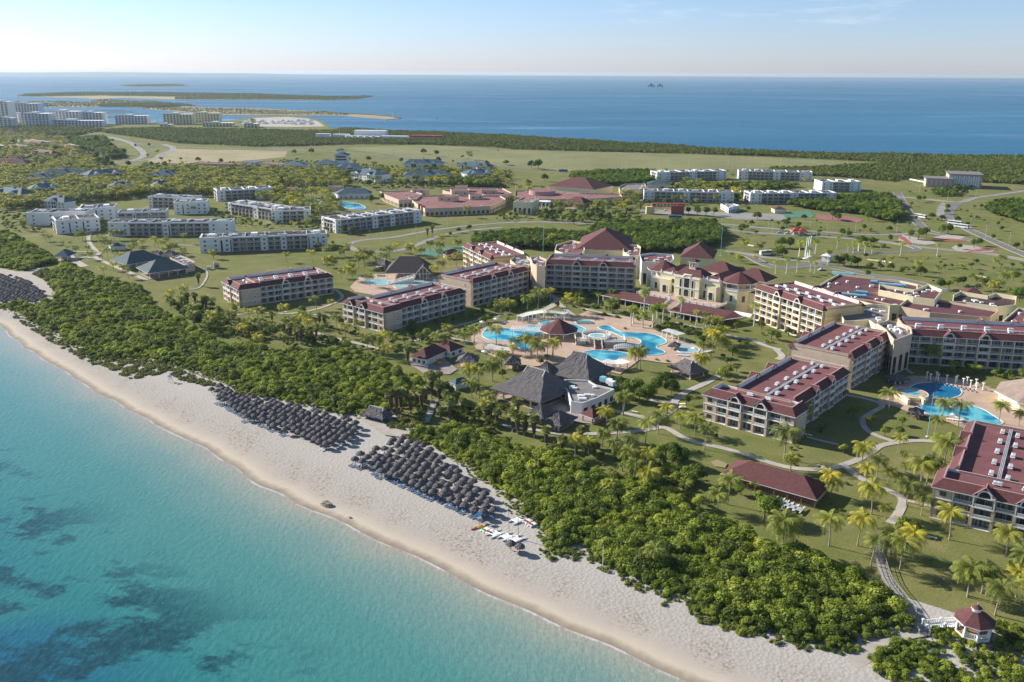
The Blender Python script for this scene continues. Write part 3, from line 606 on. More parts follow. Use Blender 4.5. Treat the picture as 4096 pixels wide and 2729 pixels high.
pool('swimming_pool', at(2300, 1250, [(205, 138), (250, 124), (310, 130), (380, 168), (430, 182), (520, 185), (620, 190), (700, 203), (780, 232), (818, 265), (790, 290), (730, 308), (735, 330), (790, 350), (800, 370), (750, 385), (650, 388), (600, 372), (540, 342), (470, 318), (440, 303), (500, 297), (575, 290), (597, 268), (575, 248), (530, 235), (430, 226), (330, 180), (240, 158)], k=k2))
pool('swimming_pool', at(2300, 1250, [(60, 368), (100, 355), (180, 346), (290, 350), (380, 358), (480, 378), (470, 398), (400, 412), (370, 440), (270, 446), (200, 430)], k=k2))
pool('wading_pool', at(2300, 1250, [(915, 320), (940, 304), (1000, 303), (1080, 318), (1112, 345), (1070, 365), (960, 366), (920, 348)], k=k2), 'poolpale')
pool('swimming_pool', at(700, 900, [(1730, 522), (1760, 506), (1850, 502), (1950, 506), (2000, 525), (1960, 555), (1860, 560), (1780, 548)]), 'poolpale')
pool('swimming_pool', at(700, 900, [(2010, 560), (2060, 545), (2180, 540), (2220, 510), (2300, 498), (2400, 505), (2400, 530), (2280, 540), (2150, 570), (2040, 585)]), 'poolpale')
pool('swimming_pool', [G(3743 + 104 * math.cos(t), 1566 + 32 * math.sin(t) + 6 * math.cos(t)) for t in np.linspace(0, 2 * PI, 13)[:-1]], 'pooldeep')
pool('swimming_pool', at(3072, 1100, [(1370, 1215), (1450, 1200), (1540, 1185), (1600, 1150), (1700, 1160), (1790, 1195), (1950, 1235), (2080, 1310), (2150, 1372), (1980, 1382), (1850, 1368), (1700, 1300), (1560, 1305), (1440, 1270)]))
pool('swimming_pool', at(1024, 400, [(730, 940), (800, 935), (930, 955), (1000, 985), (980, 1010), (850, 1000), (760, 965)]))
pool('swimming_pool', at(1024, 400, [(420, 925), (500, 910), (600, 930), (640, 960), (560, 975), (450, 950)]), 'poolpale')
flat('tennis_court', px([(3130, 852), (3230, 842), (3260, 860), (3245, 872), (3140, 872)]), 'court', .2)
flat('tennis_court', px([(3262, 858), (3400, 868), (3455, 880), (3440, 892), (3270, 878)]), 'courtr', .21)
flat('court_surround', px([(1660, 1000), (1860, 985), (1860, 1020), (1690, 1028)]), 'court', .19)

# ------------------------------------------------------------------ masses of vegetation
shore_line = wl[::3]
def scale_edge(pts, lo=.45, d0=42, d1=62):
    return None
seaside = px([(0, 1240), (76, 1267), (122, 1305), (198, 1351), (305, 1412), (396, 1457), (520, 1452), (640, 1462), (720, 1492), (780, 1500), (869, 1536), (921, 1580), (1028, 1602), (1127, 1610), (1234, 1633), (1333, 1663), (1428, 1676)])
inland1 = px([(1475, 1665), (1530, 1655), (1600, 1640), (1640, 1600), (1610, 1540), (1571, 1480), (1484, 1438), (1353, 1410), (1240, 1420), (1092, 1412), (896, 1385), (822, 1360), (740, 1305), (653, 1262), (597, 1205), (545, 1150), (460, 1135), (392, 1125), (348, 1095), (279, 1060), (240, 1075), (205, 1105), (215, 1150), (240, 1180), (205, 1215), (120, 1232), (0, 1225), (-120, 1190), (-120, 1200)])
thick1 = seaside + inland1
thick0 = px([(-150, 900), (0, 930), (91, 965), (150, 1000), (200, 1030), (225, 1055), (175, 1060), (120, 1086), (70, 1082), (0, 1068), (-150, 1050)])
seaside2 = px([(1612, 1752), (1727, 1787), (1788, 1833), (1849, 1871), (1902, 1940), (1956, 1955), (2001, 2008), (2032, 2054), (2100, 2077), (2146, 2110), (2150, 2150), (2160, 2225), (2200, 2258), (2260, 2235), (2330, 2205), (2346, 2255), (2437, 2285), (2552, 2350), (2643, 2400), (2727, 2420), (2795, 2480), (2910, 2530), (3024, 2568), (3200, 2598), (3291, 2615), (3407, 2628), (3453, 2582), (3560, 2552)])
thick2 = seaside2 + px([(3634, 2540), (3640, 2510), (3560, 2425), (3495, 2372), (3450, 2325), (3330, 2290), (3203, 2232), (3072, 2222), (2960, 2140), (2879, 2100), (2760, 2080), (2715, 1990), (2618, 1948), (2500, 1925), (2371, 1898), (2284, 1835), (2153, 1812), (2040, 1785), (1960, 1748), (1890, 1708), (1830, 1720), (1740, 1730), (1670, 1735)])
thick3 = px([(3500, 2705), (3484, 2655), (3530, 2604), (3606, 2580), (3716, 2560), (3760, 2520), (3900, 2545), (4010, 2490), (4250, 2560), (4250, 2900), (3700, 2900), (3606, 2740)])
xs_, ys_, sc_ = [], [], []
for poly, sea_e, sp in ((thick1, seaside, 1.75), (thick0, None, 2.3), (thick2, seaside2, 1.6), (thick3, None, 1.5)):
    gx, gy = grid_pts(poly, sp)
    nse = np.sin(gx * .13 + 1) * np.cos(gy * .17) + .5 * np.sin(gx * .41 + gy * .29)
    s_ = .98 + .30 * nse + rng.choice([-.25, 0, .1, .45], len(gx), p=[.3, .35, .2, .15])
    if poly is thick3: s_ *= .62
    if poly is thick0: s_ *= 1.15
    if sea_e is not None:
        d = edge_dist(sea_e, gx, gy); s_ *= np.clip(.30 + d / 11, .3, 1)
        if poly is thick2: s_ *= 1.12
    keep = rng.uniform(size=len(gx)) > np.where(s_ < .5, .25, .02)
    xs_.append(gx[keep]); ys_.append(gy[keep]); sc_.append(s_[keep])
scatter('coastal_thicket', 'bushes', (np.concatenate(xs_), np.concatenate(ys_)), np.concatenate(sc_), .1, 'dense yellow green coastal scrub between the white beach and the lawns', 'scrub')
# creeping plants on the sand before the scrub
cx_, cy_ = [], []
for poly, sp, kp in ((px([(390, 1452), (520, 1440), (640, 1455), (760, 1500), (869, 1545), (835, 1552), (732, 1526), (668, 1494), (600, 1512), (520, 1520), (430, 1478)]), .9, .8), (px([(2180, 2250), (2346, 2268), (2437, 2296), (2560, 2372), (2650, 2416), (2727, 2430), (2800, 2494), (2910, 2538), (3200, 2606), (3300, 2622), (3280, 2600), (2900, 2500), (2700, 2400), (2500, 2320), (2300, 2200)]), .9, .55),
                    (px([(2540, 2366), (2600, 2390), (2700, 2440), (2640, 2430), (2560, 2400)]), 1.2, .4), (px([(60, 1262), (200, 1345), (390, 1450), (380, 1466), (190, 1366), (60, 1278)]), 1.0, .5), (px([(165, 1078), (240, 1080), (260, 1110), (240, 1170), (212, 1165), (176, 1122), (130, 1098)]), 1.1, .8),
                    (px([(1640, 1660), (1700, 1655), (1690, 1700), (1610, 1722), (1560, 1715), (1530, 1690)]), .8, .9), (px([(1612, 1725), (1700, 1725), (1730, 1775), (1700, 1785), (1612, 1752)]), .8, .9)):
    gx, gy = grid_pts(poly, sp); k = (rng.uniform(size=len(gx)) < kp) & ((np.sin(gx * .9) + np.cos(gy * .7 + gx * .3) + rng.uniform(-.8, .8, len(gx))) > -.5); cx_.append(gx[k]); cy_.append(gy[k])
cx_ = np.concatenate(cx_); cy_ = np.concatenate(cy_)
scatter('beach_creeper', 'creepers', (cx_, cy_), rng.uniform(.7, 1.7, len(cx_)), .25, 'low creeping plants spreading over the sand in front of the scrub', 'ground cover')
# woods behind the hotel and at the right
xs_, ys_, sc_ = [], [], []
for poly, sp, h in ((px([(1890, 990), (1900, 965), (2050, 940), (2330, 950), (2380, 920), (2484, 905), (2658, 900), (2862, 905), (2895, 940), (2880, 975), (2788, 1002), (2658, 1014), (2440, 1010), (2222, 1004), (2048, 996)]), 3.1, 1.12),
                    (px([(3150, 826), (3180, 800), (3300, 793), (3560, 795), (3600, 830), (3612, 872), (3565, 892), (3500, 880), (3430, 858), (3300, 848)]), 3.4, 1.1),
                    (px([(2280, 722), (2290, 700), (2400, 694), (2590, 694), (2640, 700), (2600, 738), (2450, 745), (2330, 742)]), 3.6, 1.15), (px([(2745, 742), (2900, 742), (2920, 756), (2745, 764), (2700, 758)]), 3.6, 1.0), (px([(2915, 748), (3080, 738), (3200, 748), (3090, 765), (2930, 762)]), 3.6, 1.0),
                    (px([(1755, 675), (1860, 700), (1990, 735), (2000, 752), (1900, 750), (1790, 745)]), 3.6, 1.1), (px([(3940, 850), (3955, 822), (4050, 810), (4200, 815), (4200, 930), (4100, 900), (4050, 885)]), 3.2, 1), (px([(3820, 745), (3900, 738), (3920, 750), (3870, 760), (3800, 762)]), 3.4, .8), (px([(3720, 770), (3780, 760), (3835, 772), (3820, 788), (3740, 786)]), 3.4, .8),
                    (px([(260, 562), (420, 555), (435, 590), (480, 610), (500, 632), (440, 640), (380, 610), (280, 590)]), 4.2, 1.3)):
    gx, gy = grid_pts(poly, sp); s_ = h * (1 + .2 * np.sin(gx * .09) * np.cos(gy * .11) + rng.uniform(-.2, .2, len(gx))); xs_.append(gx); ys_.append(gy); sc_.append(s_)
scatter('wood', 'woods', (np.concatenate(xs_), np.concatenate(ys_)), np.concatenate(sc_), 0, 'thick green woodland behind the long red roofed hotel and beside the roads', 'woodland')
xs_, ys_, sc_ = [], [], []
for poly, sp, h in ((px([(240, 515), (380, 522), (610, 514), (1024, 522), (1330, 527), (1372, 514), (1590, 527), (2048, 545), (2960, 604), (3520, 622), (3508, 648), (3072, 626), (2767, 617), (2048, 598), (1982, 590), (1677, 579), (1416, 579), (1155, 586), (1024, 588), (714, 574), (560, 552), (440, 535), (330, 520), (240, 530)]), 5.2, .95),
                    (px([(3290, 672), (3500, 664), (3520, 620), (4200, 632), (4200, 745), (3640, 715), (3560, 728), (3460, 716), (3300, 705), (3080, 700), (3080, 676)]), 4.4, .95), (i1, 16, 1.1), (i2[:6] + i2[6:8] + px([(1024, 392), (700, 388), (400, 384), (150, 388)]), 12, 1.0), (px([(1500, 385)] * 1 + [(1444, 397), (1300, 401), (1024, 400), (700, 399), (700, 390), (1024, 388)]), 12, .9),
                    (i3, 14, .8), (px([(400, 418), (620, 412), (780, 424), (640, 430), (400, 428)]), 7, 1), (px([(530, 432), (690, 430), (860, 434), (1024, 438), (1280, 449), (1420, 458), (1380, 462), (1100, 460), (880, 459), (700, 445)]), 11, .62), (px([(0, 505), (160, 500), (420, 520), (300, 545), (100, 540), (0, 530), (-100, 520)]), 6, 1.1)):
    gx, gy = grid_pts(poly, sp); s_ = h * (1 + .2 * np.sin(gx * .03) * np.cos(gy * .02) + rng.uniform(-.25, .25, len(gx))); xs_.append(gx); ys_.append(gy); sc_.append(s_)
scatter('mangrove', 'mangroves', (np.concatenate(xs_), np.concatenate(ys_)), np.concatenate(sc_), 0, 'low dark mangrove belt along the bay and on the far islands', 'mangrove')

# ------------------------------------------------------------------ hotel wings with red roofs
def part(m, name, mats, root, T=None, loc=(0, 0, 0), rz=0.0): return m.build(name, mats, root, loc, rz, T=T)
_cache = {}
def cached(key, fn):
    if key not in _cache: _cache[key] = fn()
    return _cache[key]
def railing_mesh(w, solid):
    def f():
        m = MB(); m.box(0, w, -.06, .06, .92, 1.02); m.box(0, w, -.07, .07, .08, .2)
        n = max(3, int(w / (.22 if solid else .34)))
        for i in range(n + 1):
            x = w * i / n; r = .07 if solid else .025; m.box(max(0, x - r), min(w, x + r), -.045, .045, .2, .92)
        return m.mesh('balcony_railing', M['trim'])
    return cached(('rail', round(w, 2), solid), f)
def door_mesh(w, h):
    def f():
        m = MB(); m.box(0, w, 0, .05, 0, h, 0)
        for x in (0, w / 2, w): m.box(x - .05, x + .05, -.05, -.002, 0, h, 1)
        m.box(-.05, w + .05, -.06, -.004, h - .02, h + .1, 1); return m.mesh('window', [M['glass'], M['darkwood']])
    return cached(('door', round(w, 2), round(h, 2)), f)
def ac_mesh():
    def f():
        m = MB(); m.box(-1.1, 1.1, -.55, .55, .45, 1.15); m.box(-1.25, 1.25, -.65, .65, .38, .45)
        for sx_ in (-.9, .9):
            for sy_ in (-.4, .4): m.box(sx_ - .06, sx_ + .06, sy_ - .06, sy_ + .06, 0, .38)
        m.cyl((-.45, 0, 1.15), (-.45, 0, 1.22), .4, .4, 10, True, 1); m.cyl((.55, 0, 1.15), (.55, 0, 1.22), .4, .4, 10, True, 1); return m.mesh('air_conditioner', [M['aircon'], M['metal']])
    return cached('ac', f)
def porthole_mesh():
    def f():
        m = MB(); n = 16; vs = []
        for r, y in ((.45, -.02), (.45, -.1), (.72, -.1), (.72, 0)):
            for i in range(n): t = 2 * PI * i / n; vs.append((r * math.cos(t), y, r * math.sin(t)))
        fs = [(k * n + i, k * n + (i + 1) % n, (k + 1) * n + (i + 1) % n, (k + 1) * n + i) for k in range(3) for i in range(n)]
        m.add(vs, fs, 0); m.add([(.47 * math.cos(2 * PI * i / n), -.03, .47 * math.sin(2 * PI * i / n)) for i in range(n)], [tuple(range(n))], 1); return m.mesh('porthole', [M['trim'], M['glassdark']])
    return cached('port', f)
def facade(root, T, L_, st, bays, wall, h=3.1, gables=(3, 6), he=None, rec=1.5, plainbay=(), parts=True):
    """balcony front along local x, facing -y, its outer face at y = 0; bays of balconies, two of them projecting under arched gables"""
    bw = L_ / bays; he = he or st * h + .3; tr = {k: MB() for k in range(st + 1)}; COL = []
    pr_ = {i: (-.55 if i in gables else 0) for i in range(-1, bays + 1)}
    for i in range(bays + 1):
        y0 = min(pr_.get(i - 1, 0), pr_.get(i, 0)); x = i * bw; cw = .42 if (i in gables or i - 1 in gables) else .3
        x0 = max(0, x - cw); x1 = min(L_, x + cw)
        cols = MB(); COL.append(cols); cols.box(x0, x1, y0, rec, 0, (st - 1) * h + .3); q = .12
        pst = MB(); pst.box(max(0, x - q * 1.5), min(L_, x + q * 1.5), y0 + .02, y0 + .38, (st - 1) * h + .303, he)
        cols.box(max(0, x - .12), min(L_, x + .12), y0 + .4, rec, (st - 1) * h + .301, he); part(pst, 'post', [M['trim']], root, T)
    for i in range(bays):
        y0 = pr_[i]; a, b = i * bw, (i + 1) * bw
        for s_ in range(0, st + 1):
            z = s_ * h if s_ < st else he - .32
            tr[s_].box(a, b, y0 - .1, rec - .01, z + .02, z + (.3 if s_ in (1, st - 1, st) else .2))
        if i in plainbay: q_ = MB(); q_.box(a + .3, b - .3, y0 + .05, rec, .1, he - .35); part(q_, 'wall_panel', [M[wall]], root, T)
    for q_ in COL: part(q_, 'column', [M[wall]], root, T)
    for q_ in tr.values(): part(q_, 'floor_edge', [M['trim']], root, T)
    stuffw = MB()
    for i in range(bays):
        y0 = pr_[i]; a = i * bw
        for s_ in range(st):
            z = s_ * h + .24; cw = .42
            if i in plainbay:
                if parts: place(door_mesh(1.6, 1.3), 'window', root, (a + bw / 2 - .8, y0 - .01, z + .9), 0, T)
                continue
            ww = bw - 1.5
            if parts:
                place(door_mesh(ww, 2.2), 'window', root, (a + .75, rec - .07, z), 0, T)
                if s_ > 0 or not parts: place(railing_mesh(bw - .8, i in gables), 'balcony_railing', root, (a + .4, y0 + .06, z), 0, T)
            else:
                stuffw.box(a + .75, a + .75 + ww, rec - .06, rec - .01, z, z + 2.2, 0)
                if s_: stuffw.box(a + .3, a + bw - .3, y0 + .02, y0 + .1, z, z + .95, 1)
            if s_ in (0, 1) and i not in gables and st > 2:   # shallow arch under the slab
                ar = MB(); zt = z + h - .3; n = 8
                for k in range(n):
                    t0, t1 = k / n, (k + 1) / n; x0 = a + .35 + (bw - .7) * t0; x1 = a + .35 + (bw - .7) * t1; dd = lambda t: .55 * (1 - math.sin(PI * t) ** .6)
                    ar.add([(x0, y0 + .1, zt), (x1, y0 + .1, zt), (x1, y0 + .1, zt - dd(t1) - .02), (x0, y0 + .1, zt - dd(t0) - .02)], [(0, 3, 2, 1)])
                if parts and s_ == 0: stuffarch(root, ar, T, wall)
    if not parts: part(stuffw, 'window', [M['glassdark'], M['trim']], root, T)
    for i in gables:   # arch ring over the bay and its little gable roof
        xc = (i + .5) * bw; r = bw * .34; n = 10; ar = MB(); vs = []
        for rr, yy in ((r - .28, -.62), (r + .12, -.62), (r + .12, -.1), (r - .28, -.1)):
            for k in range(n + 1): t = PI * k / n; vs.append((xc + rr * math.cos(t), yy, he + .35 + (rr) * math.sin(t)))
        q = n + 1
        for u in range(4):
            for k in range(n): ar.f.append((u * q + k, u * q + k + 1, ((u + 1) % 4) * q + k + 1, ((u + 1) % 4) * q + k)); ar.m.append(0)
        ar.v = vs; ar.box(xc - bw / 2, xc - r + .25, -.7, -.1, he - .02, he + .35); ar.box(xc + r - .25, xc + bw / 2, -.7, -.1, he - .02, he + .35)
        part(ar, 'arch', [M['trim']], root, T)
        d = MB(); d.add([(xc + (r - .25) * math.cos(PI * k / n), -.16, he + .3 + (r - .25) * math.sin(PI * k / n)) for k in range(n + 1)], [tuple(range(n + 1))]); part(d, 'arch_window', [M['dark']], root, T)
        g = MB(); zz = he + .35; top = zz + r + 1.0; w_ = bw * .5 + .3
        g.add([(xc - w_, -.75, zz), (xc, -.55, top), (xc + w_, -.75, zz), (xc - w_ * .8, 2.4, zz + .6), (xc, 2.8, top), (xc + w_ * .8, 2.4, zz + .6)], [(0, 1, 4, 3), (1, 2, 5, 4)]); part(g, 'gable_roof', [M['tile']], root, T)
        g = MB(); g.cyl((xc - w_, -.78, zz + .02), (xc, -.58, top), .11, .11, 4, True); g.cyl((xc, -.58, top), (xc + w_, -.78, zz + .02), .11, .11, 4, True)
        g.cyl((xc, -.6, top + .03), (xc, 2.8, top + .03), .13, .13, 4, True); part(g, 'gable_coping', [M['parapet']], root, T)
def stuffarch(root, ar, T, wall): ARCH.setdefault((root.name, id(T)), (MB(), root, T, wall))[0].add(ar.v, ar.f)
ARCH = {}
def wing(name, label, p, ang, L_, W_, st, wall='peach', bays=10, back=False, endw=3, head=None, acs=5, group='red roofed hotel wings', ridge_front=True, ext=0, h=3.1, hipl=True, hipr=True, port=(True, True)):
    he = st * h + .3 + (.4 if st > 4 else 0); root = empty(name, (p[0], p[1], 0), R(ang)); tag(root, label, 'hotel building', group); T = Matrix.Identity(4); rec = 1.5
    b = MB(); b.box(0, L_, rec, W_ - rec, 0, he + .4); b.box(0, .35, .02, rec, 0, he - .33); b.box(L_ - .35, L_, .02, rec, 0, he - .33)
    b.box(0, .35, W_ - rec, W_ - .02, 0, he - .33); b.box(L_ - .35, L_, W_ - rec, W_ - .02, 0, he - .33)
    b.box(-.06, 0, rec + .5, W_ - rec - .5, h * (st - 2) + 2.7, h * (st - 2) + 3.0, 1); b.box(L_, L_ + .06, rec + .5, W_ - rec - .5, h * (st - 2) + 2.7, h * (st - 2) + 3.0, 1)
    part(b, 'wall', [M[wall], M['trim']], root)
    facade(root, T, L_, st, bays, wall, h, he=he)
    Tb = Matrix.Translation((L_, W_, 0)) @ Matrix.Rotation(PI, 4, 'Z')
    facade(root, Tb, L_, st, bays, wall, h, he=he, parts=back)
    # roof: flat felt between two tiled slopes
    f = MB(); mh = 2.3; i0, i1 = 1.9, W_ - 1.9
    f.box(0.0, L_, i0 + .3, i1 - .3, he + .4, he + .75, 0); part(f, 'roof', [M['roofflat']], root)
    for sd_ in (0, 1):
        g = MB(); hp0 = 1.9 if hipl else 0; hp1 = 1.9 if hipr else 0; o0 = -.6 if hipl else 0; o1 = L_ + (.6 if hipr else 0)
        Y = (lambda y: y) if sd_ == 0 else (lambda y: W_ - y)
        vs = [(o0, Y(-.6), he), (o1, Y(-.6), he), (L_ - hp1, Y(i0), he + mh), (hp0, Y(i0), he + mh), (o0, Y(i0 + .3), he), (o1, Y(i0 + .3), he)]
        fs = [(0, 1, 2, 3), (0, 3, 4), (1, 5, 2)]
        if sd_: fs = [q[::-1] for q in fs]
        g.add(vs, fs, 0); part(g, 'tiled_slope', [M['tile']], root)
        g = MB(); a, c = sorted((Y(i0 - .05), Y(i0 + .35))); g.box(hp0, L_ - hp1, a, c, he + mh - .02, he + mh + .16, 0)
        a, c = sorted((Y(i0 + .05), Y(i0 + .3))); g.box(hp0, L_ - hp1, a, c, he + .75, he + mh - .02, 1)
        a, c = sorted((Y(-.62), Y(-.5))); g.box(o0, o1, a, c, he - .2, he + .02, 1); part(g, 'parapet', [M['parapet'], M['trim']], root)
    for x0, x1 in ((0, .3), (L_ - .3, L_)): g = MB(); g.box(x0, x1, i0 + .36, i1 - .36, he + .4, he + 1.5, 0); g.box(x0 - .08, x1 + .08, i0 + .36, i1 - .36, he + 1.5, he + 1.62, 1); part(g, 'end_parapet', [M[wall], M['parapet']], root)
    for side, ok in zip((0, 1), port):
        if ok:
            for s_ in range(st):
                if side == 0: place(porthole_mesh(), 'porthole', root, (-.01, W_ * .24, s_ * h + 1.9), -PI / 2)
                else: place(porthole_mesh(), 'porthole', root, (L_ + .01, W_ * .24, s_ * h + 1.9), PI / 2)
    if acs:
        g = MB(); yc = W_ * .46
        for dy in (-.35, .05, .45): g.box(1.5, L_ - 1, yc + dy, yc + dy + .22, he + 1.15, he + 1.33)
        for i in range(int(L_ / 2.4)): g.box(2 + i * 2.4, 2.12 + i * 2.4, yc - .3, yc + .6, he + .75, he + 1.15)
        part(g, 'pipework', [M['metal']], root)
        for i in range(acs):
            x = L_ * (i + .6) / acs
            for dy in (-2.0, 2.3): place(ac_mesh(), 'air_conditioner', root, (x + (1.2 if dy > 0 else 0), yc + dy, he + .75), 0)
    if head:
        HL, HW, off, hb, gb, pl = head[:6]      # block across the end of the wing, its balcony front facing -x of the wing
        Th = Matrix.Translation((off, HL + head_y(head, W_), 0)) @ Matrix.Rotation(-PI / 2, 4, 'Z')
        if len(head) > 7: Th = Matrix.Translation((L_ + off, head[6], 0)) @ Matrix.Rotation(PI / 2, 4, 'Z')
        b = MB(); b.box(0, HL, rec, HW, 0, he + .4); b.box(0, .35, .02, rec, 0, he - .33); b.box(HL - .35, HL, .02, rec, 0, he - .33); b.box(HL, HL + .08, .8, HW, 3.0, 3.3, 1); part(b, 'head_wall', [M[wall], M['trim']], root, Th)
        facade(root, Th, HL, st, hb, wall, h, gables=gb, he=he, plainbay=pl)
        o = .6; mh = 2.3; i = 1.9
        vs = [(-o, -o, he), (HL + o, -o, he), (HL + o, HW, he), (-o, HW, he), (i, i, he + mh), (HL - i, i, he + mh), (HL - i, HW, he + mh), (i, HW, he + mh)]
        g = MB(); g.add(vs, [(0, 1, 5, 4), (1, 2, 6, 5), (3, 0, 4, 7)]); part(g, 'tiled_slope', [M['tile']], root, Th)
        g = MB(); g.box(i, HL - i, i - .05, i + .3, he + mh - .02, he + mh + .15); g.box(i - .05, i + .3, i + .31, HW, he + mh - .02, he + mh + .15); g.box(HL - i - .3, HL - i + .05, i + .31, HW, he + mh - .02, he + mh + .15)
        g.box(i + .05, HL - i - .05, i + .02, i + .25, he + .75, he + mh - .02, 1); g.box(i, i + .25, i + .26, HW, he + .75, he + mh - .02, 1); g.box(HL - i - .25, HL - i, i + .26, HW, he + .75, he + mh - .02, 1)
        g.box(-o, HL + o, -o - .02, -o + .1, he - .2, he + .02, 1); g.box(HL + o - .1, HL + o + .02, -o + .11, HW, he - .2, he + .02, 1); g.box(-o - .02, -o + .1, -o + .11, HW, he - .2, he + .02, 1)
        part(g, 'parapet', [M['parapet'], M['trim']], root, Th)
        g = MB(); g.box(i + .3, HL - i - .3, i + .3, HW, he + .4, he + .76); g.box(i + .3, HL - i - .3, HW - .3, HW, he + .77, he + 1.5, 1); part(g, 'roof', [M['roofflat'], M['trim']], root, Th)
        for s_ in range(st): place(porthole_mesh(), 'porthole', root, (HL + .01, HW * .72, s_ * h + 1.9), PI / 2, Th)
        for k in (0, 1): place(ac_mesh(), 'air_conditioner', root, (HL * (.42 + .2 * k), HW * .7, he + .77), 0, Th)
    return root, he
def head_y(head, W_): return -1.2 if len(head) < 7 else head[6]
def P2(x, y, z): q = G(x, y, z); return (q.x, q.y)
# head frame: local (0,0) of the head is at the far (left) end, x runs toward the camera side
wing('hotel_wing', 'three storey red roofed hotel wing nearest the woods at left, below the white blocks', P2(1035, 1148, 9.6), 36, 43, 25, 3, head=(25, 12, -11.5, 6, (2,), (0, 5)), port=(False, True))
wing('hotel_wing', 'three storey red roofed hotel wing left of the big pool, round portholes in its end', P2(1599, 1235, 9.6), 49, 46, 25, 3, head=(31, 12, -11.5, 7, (1, 3), (0, 6)), port=(False, False))
wing('hotel_wing', 'four storey red roofed wing joining the left pool wing to the main front', P2(1892, 1135.5, 12.7), 49, 46, 26, 4, port=(True, False), hipr=True)
wing('hotel_wing', 'five storey hotel front in shade behind the pool, two white arches on its roof', P2(2183, 1057, 16.1), -10, 50, 22, 5, port=(False, True), acs=5)
wing('hotel_wing', 'sunlit yellow four storey wing between the thatched pool bar and the woods', P2(1852, 985, 12.7), -66, 46, 25, 4, wall='peachlit', port=(False, False))
wing('hotel_wing', 'sunlit yellow five storey wing right of the cream entrance palace', P2(3022, 1154, 16.1), -67, 49, 25, 5, wall='peachlit', port=(False, False), acs=6)
wing('hotel_wing', 'four storey red roofed wing behind the nearest one, plain peach end wall', P2(3415, 1437, 12.7), 49, 44, 27, 4, port=(False, False), acs=6)
wing('hotel_wing', 'nearest red roofed hotel wing, sunlit end with two white arches over balconies', P2(3188, 1626.5, 9.6), 50, 49, 25, 3, head=(34, 10.5, -10, 7, (2, 4), (0, 6), -3.5), port=(False, False), acs=6)
wing('hotel_wing', 'long shaded hotel wing behind the oval pool at the right edge', P2(3634, 1341, 12.7), -11, 66, 25, 4, bays=14, port=(True, False), acs=7)
wing('hotel_wing', 'red roofed hotel wing cut by the right edge above the beach gazebo', P2(3872, 1695, 9.6), -122, 46, 27, 3, port=(False, False), acs=5, head=(36, 12, 11.5, 7, (2, 4), (0,), -2.5, 'R'))
for m_, r_, T_, w_ in ARCH.values(): part(m_, 'archway', [M[w_]], r_, T_)

